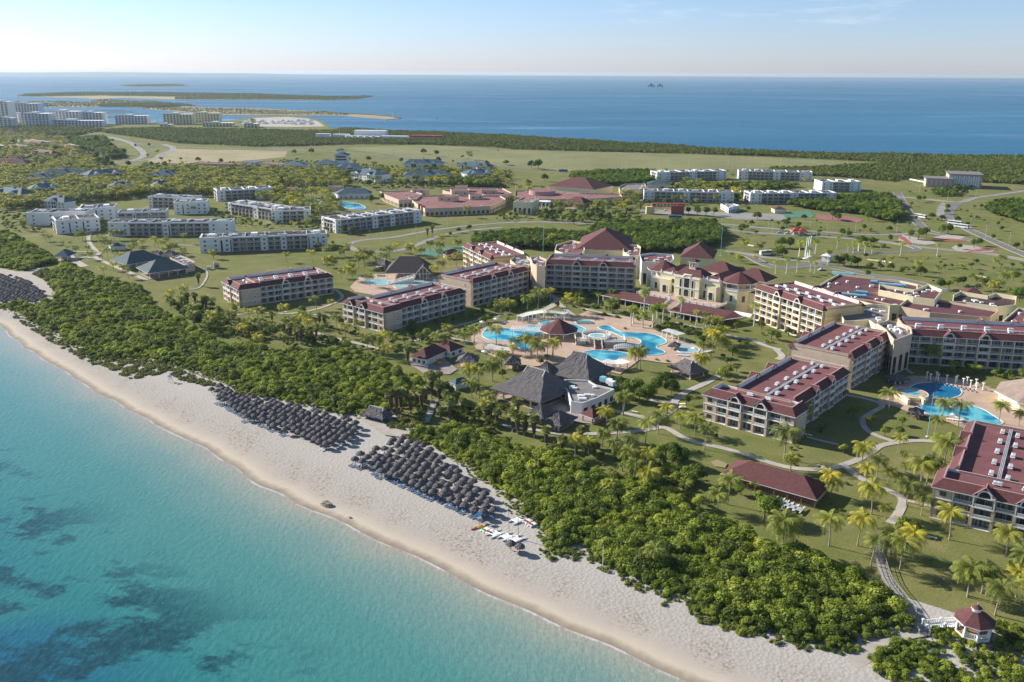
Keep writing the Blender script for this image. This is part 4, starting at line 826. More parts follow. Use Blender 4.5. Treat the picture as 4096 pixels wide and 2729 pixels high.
# ------------------------------------------------------------------ white flat-roofed blocks
def small_window(w=1.3, h=1.2):
    def f():
        m = MB(); m.box(0, w, -.03, .03, 0, h, 0); m.box(-.08, w + .08, -.07, -.031, -.1, 0, 1); m.box(w / 2 - .04, w / 2 + .04, -.06, -.031, 0, h, 1); return m.mesh('window', [M['glassdark'], M['beige']])
    return cached(('sw', w, h), f)
def bay_window(w, h):
    def f():
        m = MB(); m.box(0, w, 0, .04, 0, h, 0)
        for x in (0, w * .33, w * .66, w): m.box(x - .05, x + .05, -.05, -.002, 0, h, 1)
        m.box(.1, w - .1, -.3, -.24, .75, .85, 2); return m.mesh('window', [M['glass'], M['darkwood'], M['trim']])
    return cached(('bw', round(w, 2), h), f)
def block(label, p, ang, L_, W_, segs, side=None, h=10.4, st=3, seed=1):
    """white cube-like block; segs = list of (kind, width): w wall, s slot, g framed bays under a dark pergola; side = same for the left end"""
    g = random.Random(seed); root = empty('white_block', (p[0], p[1], 0), R(ang)); tag(root, label, 'hotel building', 'white flat roofed hotel blocks'); sh = 3.05
    b = MB(); b.box(0, L_, .9, W_ - .05, 0, h - 1.1)
    for (x0, x1, y0, y1) in ((0, L_, W_ - .35, W_), (0, .35, .9, W_ - .36), (L_ - .35, L_, .9, W_ - .36)): b.box(x0, x1, y0, y1, 0 if False else h - 1.098, h)
    def run(segs, T, Lr):
        tot = sum(s_[1] for s_ in segs); k = Lr / tot; x = 0
        for j, (kd, wd) in enumerate(segs):
            wd *= k; a, c = x, x + wd; x = c; up = h + (.0, .45, .2, .7)[j % 4] * (kd != 'g')
            q = MB()
            if kd == 'g':
                q.box(a, c, .2, .9, sh * 2 + 2.6, h - .2); part(q, 'wall_band', M['white'], root, T)
                n = max(1, round(wd / 5.2)); bw = wd / n; q = MB()
                for i in range(n + 1): xx = a + i * bw; q.box(max(a, xx - .55), min(c, xx + .55), -.15, .899, 0, sh * 2 + .25)
                for i in range(n): q.box(a + i * bw + .5501, a + (i + 1) * bw - .5501, .3, .899, sh * 2 - .15, sh * 2 + .2); q.box(a + i * bw + .5501, a + (i + 1) * bw - .5501, -.1, .899, sh - .15, sh + .15)
                q.box(a, c, -.18, .1, sh * 2 + .251, sh * 2 + .95)
                part(q, 'balcony_frame', M['beige'], root, T)
                q = MB(); q.box(a - .3, c + .3, -1.0, .19, sh * 2 + 2.75, sh * 2 + 2.9)
                for i in range(int(wd / 1.2)): q.box(a + i * 1.2, a + i * 1.2 + .15, -1.1, .15, sh * 2 + 2.91, sh * 2 + 3.05)
                part(q, 'pergola', M['darkwood'], root, T)
                for i in range(n):
                    for s_ in range(3): place(bay_window(bw - 1.3, 2.3 if s_ < 2 else 2.0), 'window', root, (a + i * bw + .65, .84, s_ * sh + (.3 if s_ < 2 else .4)), 0, T)
            else:
                q.box(a, c, 0, .899, 0, up)
                if kd == 's':
                    part(q, 'wall_panel', M['white'], root, T); q = MB(); q.box(a + wd * .3, a + wd * .7, -.02, .5, .2, h - 2.2); part(q, 'window_slot', M['dark'], root, T); continue
                part(q, 'wall_panel', M['white'], root, T)
                if wd > 2.5:
                    for s_ in range(3):
                        for f_ in ((.5,) if wd < 9 else (.2, .8)): place(small_window(), 'window', root, (a + wd * f_ - .6, -.04, s_ * sh + 1.1), 0, T)
    run(segs, Matrix.Identity(4), L_)
    part(b, 'wall', M['white'], root)
    if side: run(side, Matrix.Translation((-.9, W_, 0)) @ Matrix.Rotation(-PI / 2, 4, 'Z'), W_)
    r = MB(); r.box(.36, L_ - .36, 1.0, W_ - .36, h - 1.097, h - .95); part(r, 'roof', M['roofdark'], root)
    r = MB()
    nseg = max(2, int(L_ / 13))
    for i in range(1, nseg): x = L_ * i / nseg + g.uniform(-1, 1); r.box(x - .15, x + .15, 1.2, W_ - .5, h - .9, h - .05 + g.uniform(0, .3))
    for i in range(nseg):
        x = L_ * (i + .5) / nseg
        if g.random() < .55: r.box(x - 3.4, x + 3.0, W_ * .5, W_ * .62, h - .9, h + .25)
        if g.random() < .4: r.box(x - 2.2, x + 2.2, W_ * .25, W_ * .55, h - .9, h + 1.3)
    part(r, 'roof_wall', M['white'], root)
    r = MB()
    for i in range(int(L_ / 4)):
        x = 2 + i * 4 + g.uniform(-.8, .8); y = g.choice((W_ * .25, W_ * .72)) + g.uniform(-1, 1); z = h - .94; dx = g.uniform(.8, 1.8)
        r.box(x - dx, x + dx, y - 1, y + 1, z + .55, z + .62); r.box(x - dx + .1, x - dx + .2, y - .9, y - .8, z, z + .55); r.box(x + dx - .2, x + dx - .1, y + .8, y + .9, z, z + .55)
    part(r, 'solar_heater', M['dark'], root)
    r = MB()
    for i in range(int(L_ / 6)):
        x = 3 + i * 6 + g.uniform(-1, 1); y = g.choice((W_ * .35, W_ * .8)); r.cyl((x - .9, y, h - .3), (x + .9, y, h - .3), .3, .3, 8); r.box(x - .5, x + .5, y + .7, y + 1.5, h - .93, h - .1)
    part(r, 'roof_tank', M['aircon'], root); return root
Z = 10.4
def B(x, y): return P2(x, y, Z)
gL = [('w', 5), ('g', 15), ('s', 2), ('w', 4), ('g', 15), ('s', 2), ('w', 6)]; endb = [('w', 4), ('g', 10), ('w', 4)]
block('white block with a blank end wall, leftmost beside the coastal woods', B(107, 852), 8, 44, 24, [('w', 20), ('w', 20)], endb, seed=1)
block('white block seen end on in front of the leftmost one, tree shade on its wall', B(226, 883), 32, 30, 25, [('w', 7), ('s', 2), ('w', 7), ('s', 2), ('w', 10)], endb, seed=2)
block('small white block behind the pair at the left edge', B(314, 835), 18, 27, 26, [('w', 11), ('s', 2), ('w', 6), ('w', 6)], endb, seed=3)
block('white block low behind the long one, two balcony groups in its front', B(468, 850), 14, 37, 18, [('g', 12), ('s', 2), ('g', 10), ('s', 2), ('g', 12)], seed=4)
block('left half of the stepped white block on the lawn at left', B(429, 889.5), 2, 45, 18, [('w', 17), ('g', 26), ('s', 2), ('w', 3)], seed=5)
block('right half of the stepped white block on the lawn at left', B(650, 890), 6, 50, 17, [('w', 3), ('s', 2), ('g', 26), ('w', 15)], seed=6)
block('white block at the back left of the hotel group, palms before it', B(590, 785), -12, 44, 18, [('w', 4), ('g', 18), ('w', 4), ('s', 2), ('w', 10)], seed=7)
block('short white block with a plain end wall beside the back left one', B(693, 811), 12, 27, 24, [('w', 6), ('s', 2), ('w', 14), ('w', 3)], seed=8)
block('rearmost white block of the left group, upper roof box on it', B(870, 762), 25, 52, 22, [('w', 6), ('g', 24), ('w', 6), ('w', 8)], endb, seed=9)
block('angled white block with beige frames left of the turquoise pool, left wing', B(910, 809), -37, 64, 20, [('w', 4), ('g', 26), ('w', 6), ('g', 16), ('w', 4)], seed=10)
block('angled white block left of the turquoise pool, right wing with blank corner', B(1083, 843), 13, 32, 20, [('w', 8), ('g', 15), ('w', 5)], seed=18)
block('long white block nearest the blue roofed restaurant', B(802, 952), 14, 85, 17, [('w', 13), ('s', 3.5), ('w', 4), ('s', 2), ('g', 21), ('w', 5), ('g', 10), ('w', 4), ('g', 16), ('s', 2), ('w', 5), ('s', 2), ('w', 6)], [('w', 4), ('g', 9), ('w', 4)], seed=11)
block('long white block beside the turning loop of the road', B(1346, 879), 41, 80, 22, [('w', 4), ('g', 28), ('w', 5), ('g', 12), ('w', 4), ('g', 18), ('w', 8)], [('w', 4), ('g', 14), ('w', 5)], seed=12)
block('white block on the far side of the dark woods, farthest at centre right', B(2632, 689), 15, 88, 20, [('w', 14), ('g', 22), ('w', 8), ('g', 22), ('w', 12)], endb, seed=13)
block('long white block behind the red entrance arch and car park', B(2577, 763), -6, 86, 20, [('w', 10), ('g', 28), ('w', 6), ('g', 28), ('s', 2), ('w', 12)], seed=14)
block('white block partly hidden by woods right of the car park', B(3006, 772), 4, 84, 20, [('w', 9), ('g', 24), ('w', 7), ('g', 24), ('w', 8)], [('w', 3), ('g', 10), ('w', 3)], seed=15)
block('far white block right of the dark woods below the highway', B(2956, 683), -9, 84, 20, [('w', 9), ('g', 24), ('w', 7), ('g', 18), ('w', 12)], seed=16)
block('farthest right white block among trees with a broken roofline', B(3290, 727), 2, 42, 24, [('w', 8), ('g', 12), ('w', 8)], seed=17)

# ------------------------------------------------------------------ generic low buildings
def house(name, label, cat, p, ang, L_, W_, h, roof='hip', rh=3.0, wall='cream', tile='tile', over=.7, wins=0, group=None, posts=0, post_mat='trim', parapet=.7, win_rows=1, gab=0, fasc='trim', rid=None, z0=0.0, doors=0, sidew=0, wrec=.0):
    root = empty(name, (p[0], p[1], z0), R(ang)); tag(root, label, cat, group)
    b = MB()
    if posts:
        b.box(0, L_, 0, W_, 0, .18); part(b, 'floor', M['paveg'], root); n = max(2, posts)
        for i in range(n):
            for y in (.3, W_ - .3): q = MB(); q.box(.3 + (L_ - .6) * i / (n - 1) - .16, .3 + (L_ - .6) * i / (n - 1) + .16, y - .16, y + .16, .181, h - .2); part(q, 'post', M[post_mat], root)
        q = MB(); q.box(L_ * .25, L_ * .75, W_ * .4, W_ * .75, .182, h * .75); part(q, 'bar_counter', M['beige'], root)
    else: b.box(0, L_, 0, W_, 0, h - (.0 if roof == 'flat' else .25)); b.box(-.06, L_ + .06, -.06, W_ + .06, 0, .35, 1); part(b, 'wall', [M[wall], M['stone']], root)
    if roof == 'hip': r = MB(); r.hip(-over, L_ + over, -over, W_ + over, h, h + rh, rid, m=0, mt=1); part(r, 'roof', [M[tile], M[fasc]], root)
    elif roof == 'flat':
        r = MB(); r.box(.3, L_ - .3, .3, W_ - .3, h + .002, h + .1); part(r, 'roof', M[tile], root)
        r = MB(); t = .3
        for q in ((0, L_, 0, t), (0, L_, W_ - t, W_), (0, t, t, W_ - t), (L_ - t, L_, t, W_ - t)): r.box(*q, h + .001, h + parapet)
        part(r, 'parapet', M[wall], root)
    for i in range(wins):
        for s_ in range(win_rows):
            ww = min(1.6, L_ / wins * .5); place(small_window(round(ww, 1), 1.3), 'window', root, (L_ * (i + .5) / wins - ww / 2, -.05, 1.0 + s_ * 3.0))
    for i in range(sidew):
        for s_ in range(win_rows): place(small_window(1.2, 1.3), 'window', root, (-.05, W_ * (i + .5) / sidew + .6, 1.0 + s_ * 3.0), -PI / 2)
    if gab:
        for i in range(gab):
            x = L_ * (i + .5 + .0) / gab; w_ = min(4.5, L_ / gab * .38); g = MB(); top = h + rh * .62
            g.add([(x - w_, -over - .3, h), (x + w_, -over - .3, h), (x, -over - .3, top)], [(0, 1, 2)], 1)
            g.add([(x - w_ - .4, -over - .5, h - .1), (x, -over - .5, top + .25), (x + w_ + .4, -over - .5, h - .1), (x - w_ - .4, W_ * .25, h - .1), (x, W_ * .42, top + .25), (x + w_ + .4, W_ * .25, h - .1)], [(0, 1, 4, 3), (1, 2, 5, 4)], 0)
            part(g, 'gable', [M[tile], M['white']], root)
            q = MB(); q.box(x - w_ * .7, x + w_ * .7, -.12, -.02, .4, h - .6); part(q, 'balcony_opening', M['dark'], root)
            q = MB()
            for k in range(3): xx = x - w_ * .72 + w_ * .72 * k; q.box(xx - .2, xx + .2, -over - .2, -over + .2, 0, h - .26)
            part(q, 'porch_column', M['trim'], root)
            for s_ in range(1, int(h / 3)): q = MB(); q.box(x - w_ * .68, x + w_ * .68, -over, -over + .1, s_ * 3.0 + .1, s_ * 3.0 + 1.0); part(q, 'balcony_railing', M['trim'], root)
    return root
def villa(label, x0, y0, x1, y1, W_=15, h=8.6, cup=True, gab=2, wins=3, tile='tileblue', rh=4.6, z=None):
    a = G(x0, y0, h); b = G(x1, y1, h); d = b - a; L_ = d.length; ang = math.degrees(math.atan2(d.y, d.x))
    r = house('blue_roofed_villa' if 'blue' in tile else 'hipped_roof_house', label, 'villa' if 'blue' in tile else 'house', (a.x, a.y), ang, L_, W_, h, 'hip', rh, 'white', tile, .9, wins * 2, 'blue roofed villas' if 'blue' in tile else 'dark roofed houses at the far left', win_rows=max(1, int(h / 3)), gab=gab, sidew=2)
    if cup:
        q = MB(); q.box(L_ / 2 - 1, L_ / 2 + 1, W_ / 2 - 1, W_ / 2 + 1, h + rh * .8, h + rh + 1.2); q.hip(L_ / 2 - 1.4, L_ / 2 + 1.4, W_ / 2 - 1.4, W_ / 2 + 1.4, h + rh + 1.4, h + rh + 2.4, m=1, mt=0); part(q, 'cupola', [M['trim'], M[tile]], r)
    return r
villa('blue roofed villa nearest the green meadow, two white gables', 1614, 654, 1775, 654)
villa('large blue roofed villa facing front, columns under two white gables', 1614, 702, 1802, 702)
villa('blue roofed villa turned left, behind palms left of the large one', 1405, 690, 1500, 702, 22)
villa('blue roofed villa at the right end of the villa rows, farther one', 1826, 660, 1950, 668, 16)
villa('blue roofed villa at the right end of the villa rows, nearer one', 1870, 697, 1978, 692, 20)
villa('long blue roofed villa on the left among the palms', 159, 698, 345, 693, 18)
villa('long blue roofed villa right of the one at far left', 352, 701, 500, 690, 18)
villa('pale villa with sunlit blue gables at the left among palms', 98, 714, 205, 713, 16)
villa('blue roofed villa half hidden by palms below the long pair', 600, 702, 700, 702, 16)
villa('low blue roofed villa deep in the palm grove', 434, 750, 530, 746, 18, 7.5)
villa('narrow blue roofed villa right of the grove centre', 612, 744, 692, 740, 14, 7.5)
villa('blue roofed villa cut by the left edge of the photo', -30, 768, 83, 778, 16)
villa('sunlit villa right of the one at the left edge', 122, 757, 240, 750, 16)
villa('small blue roofed villa just above the white blocks', 174, 803, 257, 810, 12, 6.5, gab=1)
villa('low villa with a grey hip roof right of centre among trees', 1350, 775, 1480, 775, 14, 5, cup=False, gab=0, tile='tileblue', z=1)
villa('grey hipped clubhouse by the small turquoise pool', 1355, 778, 1470, 772, 16, 4.5, cup=False, gab=1)
villa('hipped lobby roof with a cupola left of the tall pavilion', 1125, 660, 1212, 662, 22, 6, gab=0)
villa('hipped roof without cupola left of the tall pavilion', 1262, 655, 1338, 655, 20, 6, cup=False, gab=0)
villa('low blue wing at the foot of the tall pavilion', 1350, 672, 1450, 670, 18, 6, cup=False, gab=1)
# tall blue-roofed pavilion
a = G(1340, 668); root = empty('pavilion_tower', (a.x, a.y, 0), 0); tag(root, 'tall white pavilion with two stacked blue hip roofs beside the highway', 'pavilion')
q = MB(); q.box(0, 17, 0, 14, 0, 15); part(q, 'wall', M['white'], root); q = MB(); q.box(2, 15, -.05, .0, 12, 14); q.box(1.5, 15.5, -.05, 0, 8.5, 10.5); part(q, 'window', M['glassdark'], root)
q = MB(); q.hip(-2, 19, -2, 16, 15, 19, m=0, mt=1); q.box(6, 11, 5, 9, 17.4, 21, 1); q.hip(5, 12, 4, 10, 21.2, 23.5, m=0, mt=1); part(q, 'roof', [M['tileblue'], M['trim']], root)
# purple and dark roofed houses on the far left
for i, (x0, y0, x1, y1, W_, h, rh, lb) in enumerate(((0, 640, 95, 640, 16, 6, 5, 'dark purple roofed house at the left edge, second row'), (118, 615, 205, 622, 18, 6, 6, 'large dark purple roofed house with white dormers at left'), (250, 618, 310, 622, 14, 5, 4, 'small dark roofed house right of the purple roofed ones'),
        (-40, 655, 105, 655, 16, 7, 5, 'long house with a nearly black roof at the left edge'), (95, 575, 160, 580, 20, 6, 5, 'purple roofed house with a pink front farther back at left'), (0, 535, 65, 535, 24, 7, 6, 'purple roofed hall below the far marina hotels'), (70, 625, 115, 628, 12, 5, 3, 'small purple roofed kiosk between larger roofs'))):
    villa(lb, x0, y0, x1, y1, W_, h, False, 2 if i in (1, 0) else 0, 2, 'roofpurple', rh)
FB = 'pale flat roofed service buildings'
for x0, y0, x1, y1, W_, h, lb in ((70, 560, 150, 572, 20, 8, 'pink white flat roofed building behind the purple roofs'), (155, 567, 250, 568, 25, 6, 'long pale flat roofed shopping building at left'), (228, 578, 280, 590, 18, 6, 'white flat roofed corner building left of the curving road'), (0, 580, 60, 590, 24, 6, 'flat pinkish building at the left edge behind dark roofs'),
        (765, 655, 960, 660, 18, 5, 'long low pink roofed store beside the tan field'), (975, 648, 1020, 650, 18, 6, 'low pink roofed store right of the long one'), (970, 712, 1060, 710, 14, 6, 'pale flat building hidden in palms left of the grey villa'), (1020, 652, 1130, 660, 18, 5, 'pinkish flat roof left of the hipped lobby'), (1120, 753, 1170, 757, 10, 4, 'low peach wall building left of the turquoise pool'), (1310, 748, 1360, 750, 10, 5, 'small peach building behind the grey clubhouse')):
    a = G(x0, y0, h); b = G(x1, y1, h); d = b - a
    house('flat_roofed_building', lb, 'building', (a.x, a.y), math.degrees(math.atan2(d.y, d.x)), d.length, W_, h, 'flat', wall='white' if h > 5 else 'peach', tile='roofpink', wins=max(2, int(d.length / 6)), win_rows=max(1, int(h / 3)), group=FB)

# ------------------------------------------------------------------ sprawling red flat-roofed complex in the middle
def flatpoly(name, label, pts, h, wall='peach', tile='roofpink', parapet=.8, cat='building', extra=None, z0=0):
    p = px(pts, h); c = sum(p, Vector()) / len(p); root = empty(name, (c.x, c.y, 0)); tag(root, label, cat); q = [(a.x - c.x, a.y - c.y) for a in p]; n = len(q)
    a_ = sum(q[i][0] * q[(i + 1) % n][1] - q[(i + 1) % n][0] * q[i][1] for i in range(n))
    if a_ < 0: q = q[::-1]
    m = MB(); m.prism(q, z0, h - .3); part(m, 'wall', M[wall], root)
    m = MB(); m.sheet(q, h - .28); part(m, 'roof', M[tile], root)
    m = MB()
    for i in range(n):
        a, b = Vector((*q[i], 0)), Vector((*q[(i + 1) % n], 0)); d = (b - a).normalized(); s_ = Vector((-d.y, d.x, 0)) * .35
        m.add([(a.x, a.y, h - .3), (b.x, b.y, h - .3), (b.x + s_.x, b.y + s_.y, h - .3), (a.x + s_.x, a.y + s_.y, h - .3), (a.x, a.y, h + parapet), (b.x, b.y, h + parapet), (b.x + s_.x, b.y + s_.y, h + parapet), (a.x + s_.x, a.y + s_.y, h + parapet)], [(4, 5, 6, 7), (0, 1, 5, 4), (2, 3, 7, 6)])
    part(m, 'parapet', M[wall], root)
    # a row of dark openings under the eaves on the sides that face the camera
    m = MB()
    for i in range(n):
        a, b = Vector((*q[i], 0)), Vector((*q[(i + 1) % n], 0)); d = b - a; L_ = d.length; d.normalize(); o = Vector((d.y, -d.x, 0))
        if L_ > 8 and o.y < .2:
            k = int(L_ / 4)
            for j in range(k):
                m = MB()
                u = a + d * (L_ * (j + .25) / k) + o * .03; v = a + d * (L_ * (j + .75) / k) + o * .03; m.add([(u.x, u.y, .5), (v.x, v.y, .5), (v.x, v.y, h * .55), (u.x, u.y, h * .55)], [(0, 1, 2, 3)]); part(m, 'window', M['glassdark'], root)
    g = random.Random(len(pts) + int(pts[0][0])); m = MB()
    xs = [a[0] for a in q]; ys = [a[1] for a in q]
    for i in range(60):
        x, y = g.uniform(min(xs), max(xs)), g.uniform(min(ys), max(ys))
        if inside(q, np.array([x]), np.array([y]))[0] and edge_dist(q + [q[0]], np.array([x]), np.array([y]))[0] > 2.2 and len(m.v) < 72: s_ = g.uniform(.4, 1.3); m.box(x - s_, x + s_, y - .6, y + .6, h - .27, h + g.uniform(.3, .9))
    if m.v: part(m, 'roof_plant', M['aircon'], root)
    return root, c
flatpoly('conference_building', 'flat red roofed building at the left end of the sprawling complex', [(1520, 768), (1640, 764), (1690, 778), (1665, 800), (1595, 803), (1540, 782)], 6.5)
flatpoly('conference_building', 'broad low red roofed building with a long shaded veranda', [(1632, 792), (1760, 782), (2000, 786), (2024, 800), (1960, 828), (1700, 838), (1672, 822)], 6)
flatpoly('conference_building', 'farther red roofed building with small pink towers behind the veranda one', [(1770, 764), (1850, 752), (2010, 756), (2048, 775), (2000, 784), (1830, 782)], 6.5)
for x0, y0, x1, y1, W_, h, lb in ((1650, 760, 1700, 762, 12, 9, 'small cream roof tower at the left of the red complex'), (1752, 786, 1810, 790, 12, 10, 'pinkish box tower on the veranda building'), (1806, 765, 1878, 764, 14, 10, 'pinkish box tower behind the first on the red complex'), (1925, 762, 1990, 762, 12, 9.5, 'low pinkish tower at the right of the red complex'), (1880, 785, 1935, 784, 10, 9, 'low roof box with metal ducts on the red complex'), (1820, 748, 1870, 748, 10, 11, 'topmost small pink tower of the red complex')):
    a = G(x0, y0, h); b = G(x1, y1, h); d = b - a; house('roof_tower', lb, 'building', (a.x, a.y), math.degrees(math.atan2(d.y, d.x)), d.length, W_, h, 'flat', wall='peach', tile='roofpink', wins=2, win_rows=3)
for x0, x1, y in ((1672, 1682, 822), (1684, 1698, 828)): a = G(x0, y, 7); house('brick_pier', 'tall brick red pier at the corner of the veranda building, %s one' % ('left' if x0 < 1680 else 'right'), 'pier', (a.x, a.y), 0, 3.2, 3.2, 7.5, 'flat', wall='brick', tile='roofpink', wins=0, parapet=.3)
def hippy(name, lb, cat, x0, y0, x1, y1, W_, h, rh, tile='tile', wall='cream', **kw):
    a = G(x0, y0, h); b = G(x1, y1, h); d = b - a; return house(name, lb, cat, (a.x, a.y), math.degrees(math.atan2(d.y, d.x)), d.length, W_, h, 'hip', rh, wall, tile, **kw)
hippy('theatre_hall', 'big hall with a dark red hipped roof before the far meadow', 'hall', 2190, 745, 2375, 760, 42, 8, 9, wins=8)
hippy('hipped_pavilion', 'red hipped open pavilion in front of the rotunda', 'pavilion', 2256, 808, 2335, 816, 16, 6, 5, posts=4, post_mat='peach')
flatpoly('entrance_building', 'low flat red building behind the rotunda with white parapets', [(2060, 765), (2180, 762), (2320, 775), (2480, 778), (2490, 790), (2330, 800), (2200, 800), (2060, 795)], 6)
flatpoly('long_building', 'four sided cream building with small square windows, palms at its right', spx(2048, 600, [(10, 485), (180, 490), (250, 450), (100, 440)]), 10, 'cream', 'roofpink')
a = G(2168, 800, 0); root = empty('rotunda', (a.x, a.y, 0)); tag(root, 'round pink rotunda with a flat red roof', 'rotunda'); q = MB(); q.cyl((0, 0, 0), (0, 0, 9.5), 13, 13, 28); part(q, 'wall', M['parapet'], root); q = MB(); q.cyl((0, 0, 9.501), (0, 0, 9.6), 12.2, 12.2, 28); part(q, 'roof', M['roofpink'], root)
q = MB()
for i in range(16): t = 2 * PI * i / 16; q.box(13.05 * math.cos(t) - .4, 13.05 * math.cos(t) + .4, 13.05 * math.sin(t) - .4, 13.05 * math.sin(t) + .4, 3, 5)
part(q, 'window', M['glassdark'], root)
a = G(2176, 838, 0); root = empty('round_porch', (a.x, a.y, 0)); tag(root, 'small round porch with white columns below the rotunda', 'porch'); q = MB(); q.cyl((0, 0, 6.6), (0, 0, 7.6), 6.5, 6.5, 20); part(q, 'roof', M['white'], root)
for i in range(10): t = 2 * PI * i / 10; q = MB(); q.cyl((5.8 * math.cos(t), 5.8 * math.sin(t), 0), (5.8 * math.cos(t), 5.8 * math.sin(t), 6.6), .35, .3, 8); part(q, 'column', M['trim'], root)
a = G(2585, 857, 0); root = empty('entrance_arch', (a.x, a.y, 0)); tag(root, 'brick red entrance arch with round holes over the car park drive', 'arch')
q = MB(); q.box(0, 7, 0, 5, 0, 6.5); part(q, 'pier', M['peachlit'], root); q = MB(); q.box(22, 33, -2, 6, 0, 8); part(q, 'gatehouse', M['brick'], root); q = MB(); q.box(5, 34, 1, 5, 6.6, 9.4); part(q, 'beam', M['brick'], root)
for i in range(7): q = MB(); q.cyl((9 + i * 3, .9, 8), (9 + i * 3, 1.02, 8), .8, .8, 12); part(q, 'round_hole', M['trim'], root)
hippy('grey_hall', 'grey green hipped hall between the far white blocks', 'hall', 2590, 738, 2680, 740, 20, 5, 4, tile='tilegreen')
flatpoly('entrance_building', 'pinkish building with a deep red doorway left of the car park', [(2475, 752), (2500, 738), (2580, 736), (2585, 752), (2560, 760), (2480, 762)], 8, 'peach', 'roofgrey')
hippy('red_kiosk', 'small red hipped kiosk beside the tennis courts', 'kiosk', 3100, 838, 3145, 838, 10, 3.5, 2.5)
hippy('red_kiosk', 'small red hipped kiosk between the two right white blocks', 'kiosk', 2965, 757, 2995, 757, 9, 3.5, 3)
flatpoly('service_building', 'small white box building with a metal door by the car park', spx(2048, 600, [(1915, 500), (2030, 500), (2090, 515), (1990, 540)]), 4, 'white', 'roofgrey')
# the two modern shops at the far right
for i, (x0, y0, x1, y1, W_, h, lb, wl_) in enumerate(((3706, 712, 3812, 716, 24, 10, 'pale building with red patterned panels at far right', 'beige'), (3798, 695, 3930, 700, 34, 15, 'tall grey roofed building with a slanting roof at far right', 'white'))):
    a = G(x0, y0, h); b = G(x1, y1, h); d = b - a; L_ = d.length; root = empty('modern_hall', (a.x, a.y, 0), math.atan2(d.y, d.x)); tag(root, lb, 'building')
    q = MB(); q.box(0, L_, 0, W_, 0, h - .5); part(q, 'wall', M['beige'], root); q = MB(); q.box(-1.5, L_ + 1.5, -1.5, W_ + 1, h - .4, h); part(q, 'roof', M['roofgrey'], root)
    n = int(L_ / 2.4)
    for j in range(n): q = MB(); q.box(j * 2.4 + .3, j * 2.4 + 1.9, -.35, -.02, 1.0 + (j % 3), h - 2 - (j % 2)); part(q, 'panel', M['parapet' if (j % 2 and i == 0) else ('peach' if i == 0 else 'white')], root)
a, b = G(3640, 720), G(3800, 752)
q = MB(); q.cyl((a.x, a.y, .9), (b.x, b.y, .9), .9, .9, 4); tag(q.build('boundary_wall', M['white']), 'long low white wall in front of the two far right buildings', 'wall')
# plant with white tanks beyond the highway
a = G(1262, 555, 0); root = empty('treatment_plant', (a.x, a.y, 0), R(-8)); tag(root, 'white industrial plant with low tanks in the mangrove belt', 'industrial plant')
for i, (x, y, w_, d_, h_) in enumerate(((0, 0, 26, 12, 9), (30, 8, 30, 14, 8), (70, 14, 60, 20, 15), (62, -6, 60, 14, 6), (126, -4, 50, 16, 7), (180, 2, 60, 16, 6))): q = MB(); q.box(x, x + w_, y, y + d_, 0, h_); part(q, 'shed', M['white' if i != 5 else 'peach'], root)
for i in range(5): q = MB(); q.cyl((66 + i * 12, -12, 0), (66 + i * 12, -12, 7.5), 4.4, 4.4, 14); part(q, 'tank', M['white'], root)
q = MB(); q.box(180, 240, 1, 17, 6.1, 8.5); part(q, 'red_roof', M['red'], root)

# ------------------------------------------------------------------ flat red-roofed service wings behind the right hotel wings
flatpoly('service_wing', 'big dark red flat roof with blue ducts at upper right', spx(3000, 1080, [(690, 105), (800, 45), (1344, 110), (1500, 140), (1500, 200), (1344, 330), (1100, 320), (800, 240), (600, 160)], k=k2), 8, 'cream', 'roofpurple')
flatpoly('service_wing', 'long dark red roof running right below the cream courtyard walls', spx(3496, 1080, [(-240, 200), (0, 215), (560, 275), (1120, 375), (1040, 440), (500, 395), (0, 290), (-200, 260)], k=k2), 7.5, 'peach', 'roofpurple')
flatpoly('courtyard_walls', 'cream walled roof court beside the parked lorries', spx(3496, 1080, [(45, 150), (360, 200), (480, 150), (610, 200), (545, 290), (350, 262), (40, 200)], k=k2), 9.5, 'cream', 'roofpurple', 1.4)
flatpoly('courtyard_walls', 'cream yard walls with a dark roof at the right edge', spx(3496, 1080, [(705, 250), (770, 220), (1020, 260), (1080, 235), (1275, 265), (1260, 345), (1110, 360), (800, 315), (700, 312)], k=k2), 6.5, 'cream', 'roofdark', 1.8)
hippy('gatehouse', 'little dark red hipped roof behind the cream yard walls', 'kiosk', 3860, 1176, 3930, 1180, 9, 4.5, 3)
flatpoly('service_wing', 'red roofed end building at the right edge above the oval pool', spx(3496, 1080, [(1150, 470), (1290, 350), (1500, 380), (1500, 520), (1240, 520)], k=k2), 8, 'cream', 'roofflat')
for (X, Y, s_, lb) in ((830, 45, 1, 'blue ventilation duct at the far corner of the dark red roof'), (1255, 145, 1, 'blue duct lying on the dark red roof'), (1000, 212, .5, 'short blue duct in the middle of the dark red roof'), (900, 235, 1.3, 'long grey blue duct beside the sunlit wing'), (1340, 150, .5, 'small blue duct right of the lying one'), (1110, 118, .3, 'tiny blue vent on the dark red roof')):
    a = at(3000, 1080, [(X, Y)], 8, k2)[0]; root = empty('air_duct', (a.x, a.y, 7.75), R(-25)); tag(root, lb, 'duct', 'blue roof ducts')
    q = MB(); q.cyl((-6 * s_, 0, 1.1), (6 * s_, 0, 1.1), .8, .8, 8); q.cyl((6 * s_, 0, 1.1), (6.2 * s_ + .6, 0, .1), .8, .7, 8); part(q, 'duct', M['ductblue'], root); q = MB(); q.box(-5 * s_, -4 * s_, -.3, .3, 0, .5); q.box(4 * s_, 5 * s_, -.3, .3, 0, .5); part(q, 'stand', M['metal'], root)
